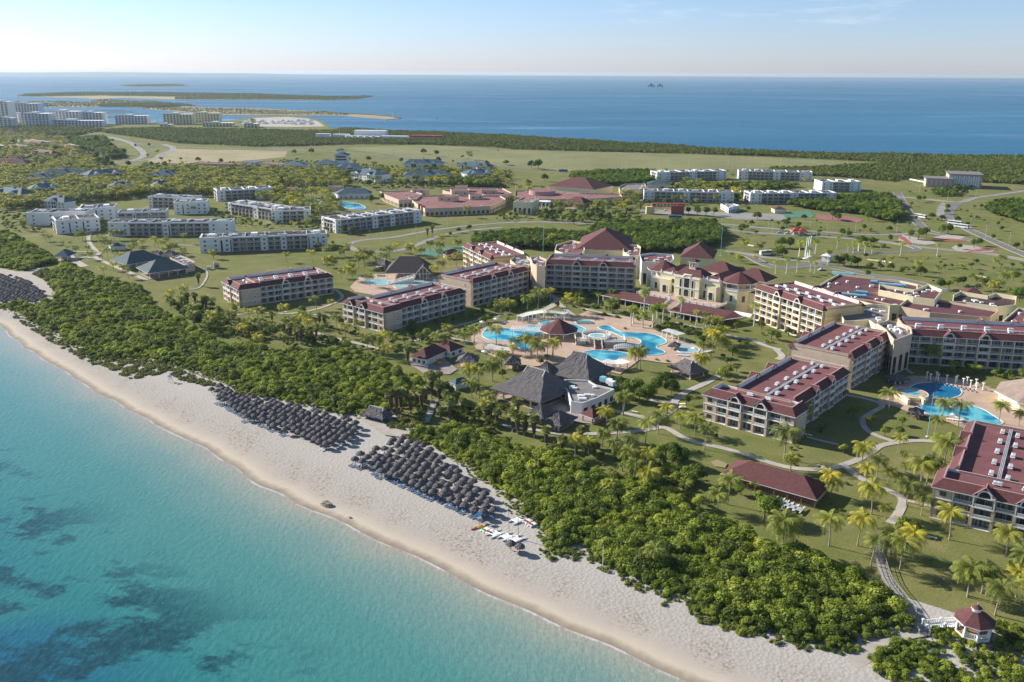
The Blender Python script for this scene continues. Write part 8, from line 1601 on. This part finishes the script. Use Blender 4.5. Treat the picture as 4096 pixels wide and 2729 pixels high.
# buses, cars, lorry
def bus(X, Y, rz, mat, lb, L_=11.5):
    a = G(X, Y); o = empty('coach', (a.x, a.y, .05), R(rz)); tag(o, lb, 'coach', 'coaches on the roads'); q = MB(); q.box(-L_ / 2, L_ / 2, -1.25, 1.25, .5, 1.7); q.box(-L_ / 2 + .1, L_ / 2 - .1, -1.2, 1.2, 2.75, 3.2); q.box(-L_ / 2 + .15, L_ / 2 - .4, -1.1, 1.1, 1.7, 2.75); q.box(-2, 1, -.7, .7, 3.2, 3.45); part(q, 'body', M[mat], o)
    for y in (-1.16, 1.12): q = MB(); q.box(-L_ / 2 + .3, L_ / 2 - .6, y, y + .04, 1.75, 2.7); part(q, 'window', M['glassdark'], o)
    q = MB(); q.box(L_ / 2 - .35, L_ / 2 + .02, -1.15, 1.15, 1.4, 2.75); part(q, 'windscreen', M['glassdark'], o)
    for x in (-L_ * .32, L_ * .32):
        for y in (-1.2, 1.2): q = MB(); q.cyl((x, y - .12, .5), (x, y + .12, .5), .5, .5, 10); part(q, 'wheel', M['tyre'], o)
bus(3682, 872, -65, 'busw', 'green white coach driving down the road past the tennis courts'); bus(3818, 898, -50, 'busw', 'white coach in front on the diagonal road at right'); bus(3845, 912, -50, 'busw', 'second white coach close behind on the diagonal road') ; bus(2700, 876, -5, 'busb', 'blue coach parked by the woods beside the red arch'); bus(2252, 688, 0, 'busb', 'dark blue coach on the far highway before the meadow'); bus(1362, 606, 0, 'busb', 'dark coach on the highway beside the tall pavilion'); bus(3068, 1020, 20, 'busw', 'white coach half behind trees near the hotel drive'); bus(541, 584, -60, 'tyre', 'black coach on the curving road at upper left')
def car(X, Y, rz, mat, lb):
    a = G(X, Y); o = empty('car', (a.x, a.y, .05), R(rz)); tag(o, lb, 'car', 'cars in the resort'); q = MB(); q.box(-2.3, 2.3, -.9, .9, .3, .85); q.add([(-1.2, -.8, .85), (1.1, -.8, .85), (1.1, .8, .85), (-1.2, .8, .85), (-.7, -.65, 1.4), (.6, -.65, 1.4), (.6, .65, 1.4), (-.7, .65, 1.4)], [(4, 5, 6, 7), (0, 1, 5, 4), (1, 2, 6, 5), (2, 3, 7, 6), (3, 0, 4, 7)]); part(q, 'body', M[mat], o)
    for y in (-.76, .74): q = MB(); q.box(-.7, .6, y, y + .02, .92, 1.3); part(q, 'window', M['glassdark'], o)
    for x in (-1.4, 1.4):
        for y in (-.85, .85): q = MB(); q.cyl((x, y - .1, .33), (x, y + .1, .33), .33, .33, 9); part(q, 'wheel', M['tyre'], o)
car(3118, 934, -4, 'carb', 'light blue old car left of the red roofed stop'); car(3260, 942, 0, 'carg', 'green old car right of the red roofed stop'); car(3150, 937, 0, 'cars', 'pale car beside the steps of the red roofed stop'); car(3285, 1082, 20, 'cars', 'silver car on the hotel drive near the gate'); car(2755, 1700, 0, 'cars', 'white golf cart like car under trees before the nearest wing') if False else None
for i, (X, Y, m_) in enumerate(((2590, 846, 'cars'), (2604, 845, 'busw'), (2660, 843, 'busw'), (2700, 848, 'cars'), (2720, 850, 'tyre'), (3395, 812, 'cars'))): car(X, Y, 80, m_, '%s car in the car park, %s from the left' % ({'cars': 'silver', 'busw': 'white', 'tyre': 'black'}[m_], ordn(i + 1)))
a = G(2768, 1690); o = empty('golf_cart', (a.x - 1, a.y + 14, .1), R(10))
tag(o, 'pale golf cart parked in the shade left of the nearest wing', 'golf cart'); q = MB(); q.box(-1.3, 1.3, -.6, .6, .25, .6); q.box(-.9, .3, -.55, .55, .6, .9); part(q, 'body', M['cream'], o); q = MB(); q.box(-1.2, 1.1, -.65, .65, 1.8, 1.87); part(q, 'roof', M['cream'], o)
for x in (-1, 1):
    for y in (-.6, .6): q = MB(); q.cyl((x, y - .08, .22), (x, y + .08, .22), .22, .22, 8); part(q, 'wheel', M['tyre'], o); q = MB(); q.cyl((x * .95, y, .6), (x * .85, y, 1.8), .03, .03, 4); part(q, 'roof_post', M['metal'], o)
# roadside stop with two red pyramid roofs
for i, (X, Y) in enumerate(((3186, 942), (3212, 943))):
    a = G(X, Y); house('red_shelter', 'open stop with a red pyramid roof on the road, %s one' % ('left', 'right')[i], 'shelter', (a.x - 3, a.y), 0, 6, 6, 3.2, 'hip', 2.6, 'red', 'tile', .8, 0, None, 2, 'trim')
for s_ in [o for o in bpy.data.objects if o.name.startswith('red_shelter')]:
    for c in s_.children:
        if c.name.startswith('roof'): c.data.materials[0] = M['red']
hippy('gate_house', 'white rounded gate hut at the hotel entrance drive', 'kiosk', 3288, 1022, 3320, 1026, 6, 4.2, 1.5, tile='white', wall='white')
for i, (X, Y) in enumerate(((3222, 1035), (3230, 1030), (3238, 1026))):
    a = G(X, Y); pole('gate_pylon', a, 14, .55, 'trim', 'tall white pylon at the hotel gate, %s from the left' % ordn(i + 1), 'pylon', 'white pylons at the gate')
for (x0, y0, x1, y1, lb) in ((3470, 1042, 3516, 1048, 'low cream wall left of the hotel lettering lawn'), (3530, 1048, 3566, 1056, 'low cream wall right beside the first lawn wall'), (3900, 1108, 3945, 1115, 'low cream wall before the palms at far right'), (2992, 984, 3016, 988, 'low white sign wall on the grass behind the palace')):
    a, b = G(x0, y0), G(x1, y1); q = MB(); q.cyl((a.x, a.y, .7), (b.x, b.y, .7), .7, .7, 4); tag(q.build('low_wall', M['cream']), lb, 'wall')
# playground
a = at(1500, 1350, [(590, 255)])[0]; o = empty('playground_set', (a.x, a.y, 0), R(20)); tag(o, 'red and yellow plastic play tower with slides', 'play set')
q = MB(); q.box(-.8, .8, -.8, .8, .9, 2.0); part(q, 'tower', M['yellow'], o); q = MB(); q.hip(-1, 1, -1, 1, 2.4, 3.1, m=0, mt=0); part(q, 'roof', M['red'], o)
for x in (-.75, .75):
    for y in (-.75, .75): q = MB(); q.cyl((x, y, 0), (x, y, 2.4), .07, .07, 5); part(q, 'post', M['green'], o)
for sg, m_ in ((-1, 'red'), (1, 'green')): q = MB(); q.add([(sg * .8, -.35, 1), (sg * 2.8, -.35, .1), (sg * 2.8, .35, .1), (sg * .8, .35, 1)], [(0, 1, 2, 3)] if sg > 0 else [(3, 2, 1, 0)]); part(q, 'slide', M[m_], o)
def fence(pts, lb, h=1.1, z=0.0, mat='darkwood'):
    c = px(pts); o = empty('fence', (c[0].x, c[0].y, z)); q = MB(); pp = MB()
    for a, b in zip(c[:-1], c[1:]):
        a = a - c[0]; b = b - c[0]; n = max(1, int((b - a).length / 1.6))
        for zz in (.25, h): q.cyl((a.x, a.y, zz), (b.x, b.y, zz), .04, .04, 4)
        for i in range(n): t = a.lerp(b, i / n); pp.cyl((t.x, t.y, 0), (t.x, t.y, h + .1), .05, .05, 4)
    part(q, 'rails', M[mat], o); part(pp, 'posts', M[mat], o); tag(o, lb, 'fence')
fence([(1670, 1465), (1700, 1480), (1760, 1484), (1830, 1500)], 'black rail fence in front of the playground'); fence([(3880, 2068), (3870, 2040)], 'short rail') if False else None
# lamp post in the beach scrub
a = at(2300, 2046, [(145, 290)], 0, .7625)[0]; pole('beach_lamp', a, 5.6, .09, 'trim', 'white post lamp at the beach scrub edge', 'lamp post')

# ------------------------------------------------------------------ marina far away
MH = 'marina hotels in the distance'
for x0, x1, yb, yt, W_, lb in ((-20, 42, 500, 424, 40, 'tall pale marina hotel at the very left edge'), (42, 158, 472, 424, 40, 'tall pale marina hotel with dark window rows, second from left'), (50, 88, 495, 463, 30, 'narrow marina hotel block with blue windows'), (88, 200, 510, 464, 40, 'wide pale marina hotel block in front at left'), (200, 320, 503, 455, 40, 'marina hotel with a tall gridded glass centre'), (320, 412, 500, 458, 36, 'marina hotel with stepped right end'), (190, 410, 508, 487, 30, 'low wide podium before the marina hotels'),
                              (462, 590, 497, 468, 30, 'marina apartment block with grey roofs, left of the water gap'), (655, 770, 498, 462, 30, 'large yellowish marina apartment block, left half'), (770, 878, 490, 457, 30, 'large yellowish marina apartment block, right half'), (640, 685, 512, 500, 25, 'small pale store below the yellowish block'), (810, 930, 508, 494, 30, 'long low blue white marina shed'), (975, 1030, 512, 497, 30, 'blue grey marina shed beside the boats'), (1000, 1020, 495, 478, 18, 'small brick building by the boatyard'),
                              (165, 205, 424, 414, 25, 'white roofed hut on the far peninsula'), (0, 50, 515, 480, 30, 'lower beige block at the left edge below the marina hotels')):
    a = G(x0, yb); b = G(x1, yb); d = b - a; dist = a.length; h = (yb - yt) / F * dist * 1.0; st = max(1, int(h / 3.4)); root = empty('marina_building', (a.x, a.y, 0), math.atan2(d.y, d.x)); tag(root, lb, 'building', MH)
    L_ = d.length; q = MB(); q.box(0, L_, 0, W_, 0, h); q.box(L_ * .3, L_ * .5, 3, W_ - 3, h + .001, h + 3); part(q, 'wall', M['white' if x0 < 640 else 'cream'], root)
    q = MB(); q.box(-1, L_ + 1, -1, W_ + 1, h + 3.01, h + 3.4) if False else q.box(1, L_ * .29, 1, W_ - 1, h + .001, h + 1); part(q, 'roof', M['roofgrey'], root)
    if st > 1:
        q = MB(); n = int(L_ / 7)
        for i in range(n):
            for s_ in range(st): q.box(L_ * (i + .25) / n, L_ * (i + .8) / n, -.3, -.05, s_ * h / st + .9, s_ * h / st + h / st - .7)
        part(q, 'window', M['glassdark'], root)['kind'] = 'stuff'
g = random.Random(5); BO = []
def yacht():
    m = MB(); m.add([(-6, -1.8, 1.2), (3, -1.9, 1.4), (7, 0, 1.9), (3, 1.9, 1.4), (-6, 1.8, 1.2), (-6, -1.2, 0), (3, -1.2, 0), (6, 0, .2), (3, 1.2, 0), (-6, 1.2, 0)], [(0, 1, 2, 3, 4), (0, 5, 6, 1), (1, 6, 7, 2), (2, 7, 8, 3), (3, 8, 9, 4), (4, 9, 5, 0)]); m.box(-3.5, 2, -1.2, 1.2, 1.3, 2.8); m.box(-2.5, .8, -.9, .9, 2.8, 3.8); return m.mesh('yacht', M['white'])
YM = yacht()
def sail():
    m = MB(); m.cyl((0, 0, 1), (0, 0, 15), .18, .1, 5); return m.mesh('mast', M['metal'])
for i, (x0, y0, x1, y1, n) in enumerate(((1030, 484, 1210, 500, 34), (1205, 484, 1260, 500, 12), (410, 462, 460, 470, 8), (950, 486, 1000, 494, 10), (600, 490, 640, 493, 4))):
    for j in range(n):
        a = G(g.uniform(x0, x1), g.uniform(y0, y1)); o = empty('yacht', (a.x, a.y, .5 if i in (0, 1) else -.3), g.uniform(-.4, .4)); s_ = g.uniform(.7, 1.3); o.scale = (s_,) * 3; place(YM, 'hull', o)
        if g.random() < .35: place(cached('sail', sail), 'mast', o)
        BO.append((o, i, a))
for i, (x0, y0, x1, y1, n) in enumerate(((300, 441, 500, 441, 1), (310, 446, 530, 444, 1), (310, 450, 540, 450, 1), (160, 440, 255, 439, 1), (160, 446, 250, 446, 1), (420, 456, 585, 455, 1), (160, 452, 230, 452, 1))):
    a, b = G(x0, y0, .5), G(x1, y1, .5); q = MB(); d = (b - a).normalized(); s_ = Vector((-d.y, d.x, 0)) * 3; q.prism([tuple((a - s_)[:2]), tuple((b - s_)[:2]), tuple((b + s_)[:2]), tuple((a + s_)[:2])], -.5, .6); tag(q.build('pier', M['roofgrey']), 'long floating marina pier, %s of the dark lines on the water' % ordn(i + 1), 'pier', 'floating piers of the marina')
q = MB(); bk = px([(1290, 447), (1330, 452), (1400, 456), (1500, 461), (1560, 466), (1602, 474)])
for a, b in zip(bk[:-1], bk[1:]):
    n = int((b - a).length / 7)
    for k in range(n):
        p = a.lerp(b, k / n); s_ = 4.5 + g.uniform(-1, 2); q.box(p.x - s_, p.x + s_, p.y - s_, p.y + s_, -1, 1.2 + g.uniform(0, 1.8))
tag(q.build('breakwater', M['rock']), 'rubble stone breakwater running out from the peninsula', 'breakwater', kind='stuff')
a = G(1572, 470); pole('beacon', a, 13, .8, 'trim', 'small white light beacon on the end of the breakwater', 'beacon')
for i, (X, Y, h) in enumerate(((352, 440, 75), (528, 440, 60), (744, 440, 45), (793, 440, 45), (970, 450, 75), (278, 440, 45), (1358, 540, 60))): pole('tall_mast', G(X, Y), h, .5, 'metal', 'very tall thin mast by the marina, %s from the left' % ordn((6, 3, 4, 5, 2, 1, 7).index(i + 1) + 1 if False else sorted([352, 528, 744, 793, 970, 278, 1358]).index(X) + 1), 'mast', 'tall thin masts by the marina')
for (X, Y, w_, lb) in ((2605, 352, 60, 'left of two offshore platforms on the horizon sea'), (2640, 352, 50, 'right of two offshore platforms on the horizon sea')):
    a = G(X, Y); o = empty('offshore_platform', (a.x, a.y, 0)); tag(o, lb, 'platform', 'offshore platforms'); q = MB(); q.box(-w_ / 2, w_ / 2, -8, 8, 12, 22); q.box(-w_ / 4, w_ / 6, -6, 6, 22, 34); part(q, 'deck', M['darkwood'], o)
    for x in (-w_ * .4, 0, w_ * .4): q = MB(); q.box(x - 2, x + 2, -6, 6, -2, 12); part(q, 'leg', M['darkwood'], o)
for (X, Y) in ((1545, 488), (1746, 478), (1366, 460)): pole('channel_marker', G(X, Y, -.3), 5, .8, 'darkwood', 'dark channel marker in the bay water, %s' % {1545: 'nearest the beacon', 1746: 'farthest right', 1366: 'behind the breakwater'}[X], 'marker', 'channel markers')

# ------------------------------------------------------------------ labels for the plants, lamps, boats and loungers
LM_ = [('by the beach gazebo', (3880, 2500)), ('on the lower right lawn', (3750, 2250)), ('beside the right edge wing', (3760, 1950)), ('around the boat shed', (3060, 2000)), ('along the lawn path', (2950, 1830)), ('before the nearest wing', (2850, 1740)), ('by the oval pool', (3700, 1620)), ('between the right wings', (3400, 1640)), ('before the shaded right wing', (3800, 1490)),
       ('behind the front scrub', (2560, 1930)), ('below the thatched restaurants', (2150, 1740)), ('beside the beach hut', (1640, 1620)), ('round the kitchen yard', (2480, 1600)), ('round the playground', (1750, 1500)), ('left of the main pool', (1850, 1380)), ('on the pool terrace', (2250, 1420)), ('before the main front', (2330, 1240)), ('below the palace terrace', (2650, 1300)), ('before the yellow wing', (3050, 1350)), ('on the garden lawn', (2850, 1420)),
       ('by the left pool bar', (1450, 1080)), ('behind the left pool wing', (1800, 1060)), ('below the left wing', (1050, 1330)), ('beside the fan palm clump', (800, 1230)), ('before the nearer left wing', (1350, 1350)), ('by the blue roofed restaurant', (450, 1080)), ('on the left lawn', (280, 980)), ('before the long white block', (750, 1010)), ('between the white blocks', (550, 870)), ('beside the road loop', (1600, 960)), ('by the turquoise pool', (1350, 830)),
       ('among the left villas', (250, 760)), ('among the centre left villas', (750, 750)), ('at the far left houses', (250, 640)), ('near the tan field', (800, 650)), ('round the tall pavilion', (1300, 690)), ('by the large blue villa', (1700, 740)), ('by the far meadow', (2000, 700)), ('before the red complex', (1900, 860)), ('before the rotunda', (2300, 850)), ('by the car park', (2700, 850)), ('by the far white blocks', (2800, 750)), ('round the tennis courts', (3300, 880)),
       ('along the right roads', (3500, 960)), ('by the road junction', (3800, 850)), ('along the hotel drive', (3250, 1060)), ('on the right meadow', (3650, 1060)), ('behind the service roofs', (3850, 1180)), ('behind the palace', (2950, 1010)), ('before the dark woods', (2500, 1010)), ('on the mid right grass', (3050, 970)), ('in the open beach scrub', (2650, 2280)), ('at the left white block', (100, 900))]
LW = [(n, G(*p)) for n, p in LM_]
def relabel(items, desc, cat, grp=None):
    """items: (object, description key, x, y); numbers the look-alikes beside each landmark from left to right as the photo shows them"""
    b = {}
    for o, k, x, y in items:
        d = min(LW, key=lambda q: ((q[1].x - x) ** 2 + (q[1].y - y) ** 2)); b.setdefault((k, d[0]), []).append((P(x, y)[0], o))
    for (k, lm), l in b.items():
        l.sort(key=lambda t: t[0])
        for i, (_, o) in enumerate(l): tag(o, ('%s %s, %s from left of %d' % (desc[k], lm, ordn(i + 1), len(l))) if len(l) > 1 else '%s, the only one %s' % (desc[k], lm), cat[k], grp[k] if grp else None)
vis = []
for t in PLANTS:
    o, k, x, y, s_ = t; a, b = P(x, y, 3 * s_)
    if -60 < a < 4156 and 250 < b < 2790: vis.append(t)
    else:
        for c in list(o.children): bpy.data.objects.remove(c)
        bpy.data.objects.remove(o)
LIM = 296
out_ = {}
for k in ('coconut', 'broad', 'small', 'shrub', 'royal', 'fan', 'bright'):
    l = sorted([t for t in vis if t[1] == k], key=lambda t: math.hypot(t[2], t[3]) / t[4]); out_[k] = l[LIM:]
    vis = [t for t in vis if t[1] != k] + l[:LIM]
extra = {}
for k, l in out_.items():
    for o, _, x, y, s_ in l:
        extra.setdefault(k, []).append((x, y, s_))
        for c in list(o.children): bpy.data.objects.remove(c)
        bpy.data.objects.remove(o)
if extra.get('coconut'):
    e = extra['coconut']; scatter('distant_palms', 'grove', (np.array([q[0] for q in e]), np.array([q[1] for q in e])), np.array([q[2] for q in e]), 0, 'more distant coconut palms scattered between the far villas and white blocks', 'palms')
if extra.get('broad'):
    e = extra['broad']; scatter('distant_trees', 'woods', (np.array([q[0] for q in e]), np.array([q[1] for q in e])), np.array([q[2] for q in e]), 0, 'more distant round trees scattered between the far buildings', 'trees')
DK = {'coconut': 'coconut palm', 'royal': 'pale trunked royal palm', 'fan': 'brown skirted fan palm', 'broad': 'dark round crowned tree', 'small': 'small round tree', 'bright': 'bright leafy tree', 'shrub': 'low clipped shrub'}
CK = {'coconut': 'palm', 'royal': 'palm', 'fan': 'palm', 'broad': 'tree', 'small': 'tree', 'bright': 'tree', 'shrub': 'shrub'}
GK = {'coconut': 'coconut palms of the resort', 'royal': 'royal palms of the resort', 'fan': 'fan palms behind the beach', 'broad': 'round crowned trees', 'small': 'small garden trees', 'bright': 'bright leafy trees', 'shrub': 'garden shrubs'}
relabel([(o, k, x, y) for o, k, x, y, s_ in vis], DK, CK, GK)
relabel([(o, 'l', *G(X, Y)[:2]) for o, X, Y in LP_], {'l': 'tall grey street lamp'}, {'l': 'street lamp'}, {'l': 'street lamps along the roads'})
for gi, nm in enumerate(('in the boatyard', 'at the right end of the boatyard', 'before the left marina hotels', 'left of the boatyard', 'beside the small apartment block')):
    l = sorted([(P(a.x, a.y)[0], o) for o, i, a in BO if i == gi], key=lambda t: t[0])
    for j, (_, o) in enumerate(l): tag(o, 'white yacht %s, %s of %d from the left' % (nm, ordn(j + 1), len(l)), 'yacht', 'yachts at the marina')
for o, col, lb, grp in LOUNGE: tag(o, lb, 'sun lounger', grp)
tt = sorted([o for o in C.objects if o.name.startswith('terrace_table')], key=lambda o: P(o.location.x, o.location.y, 5)[0])
for i, o in enumerate(tt): tag(o, 'white table with four chairs on the palace terrace, %s from the left' % ordn(i + 1), 'table set')

# ------------------------------------------------------------------ pieces of parts go one level deeper
SUB = {'arch_window': 'arch', 'gable_coping': 'gable_roof', 'ridge_cap': 'thatch_roof', 'gablet': 'thatch_roof', 'bargeboard': 'thatch_roof', 'cupola': 'roof', 'lantern': 'roof', 'pipework': 'roof', 'air_conditioner': 'roof', 'balcony_opening': 'wall', 'roof_tank': 'roof', 'solar_heater': 'roof', 'roof_plant': 'roof', 'porthole': 'wall', 'hot_tub': 'wall', 'tower_railing': 'tower_wall', 'front_gable': 'roof', 'panel': 'wall'}
bpy.context.view_layer.update()
for root in [o for o in C.objects if o.parent is None and o.type == 'EMPTY']:
    kids = list(root.children); by = {}
    for k in kids: by.setdefault(k.name.split('.')[0], []).append(k)
    for nm, to in SUB.items():
        if nm in by and to in by:
            for i, k in enumerate(by[nm]):
                c = by[to]; p = c[i] if len(c) == len(by[nm]) else min(c, key=lambda q: ((q.matrix_basis @ Vector(q.bound_box[0]) + q.matrix_basis @ Vector(q.bound_box[6])) / 2 - k.matrix_basis @ Vector(k.bound_box[0])).length)
                mb = p.matrix_basis.inverted() @ k.matrix_basis; k.parent = p; k.matrix_basis = mb
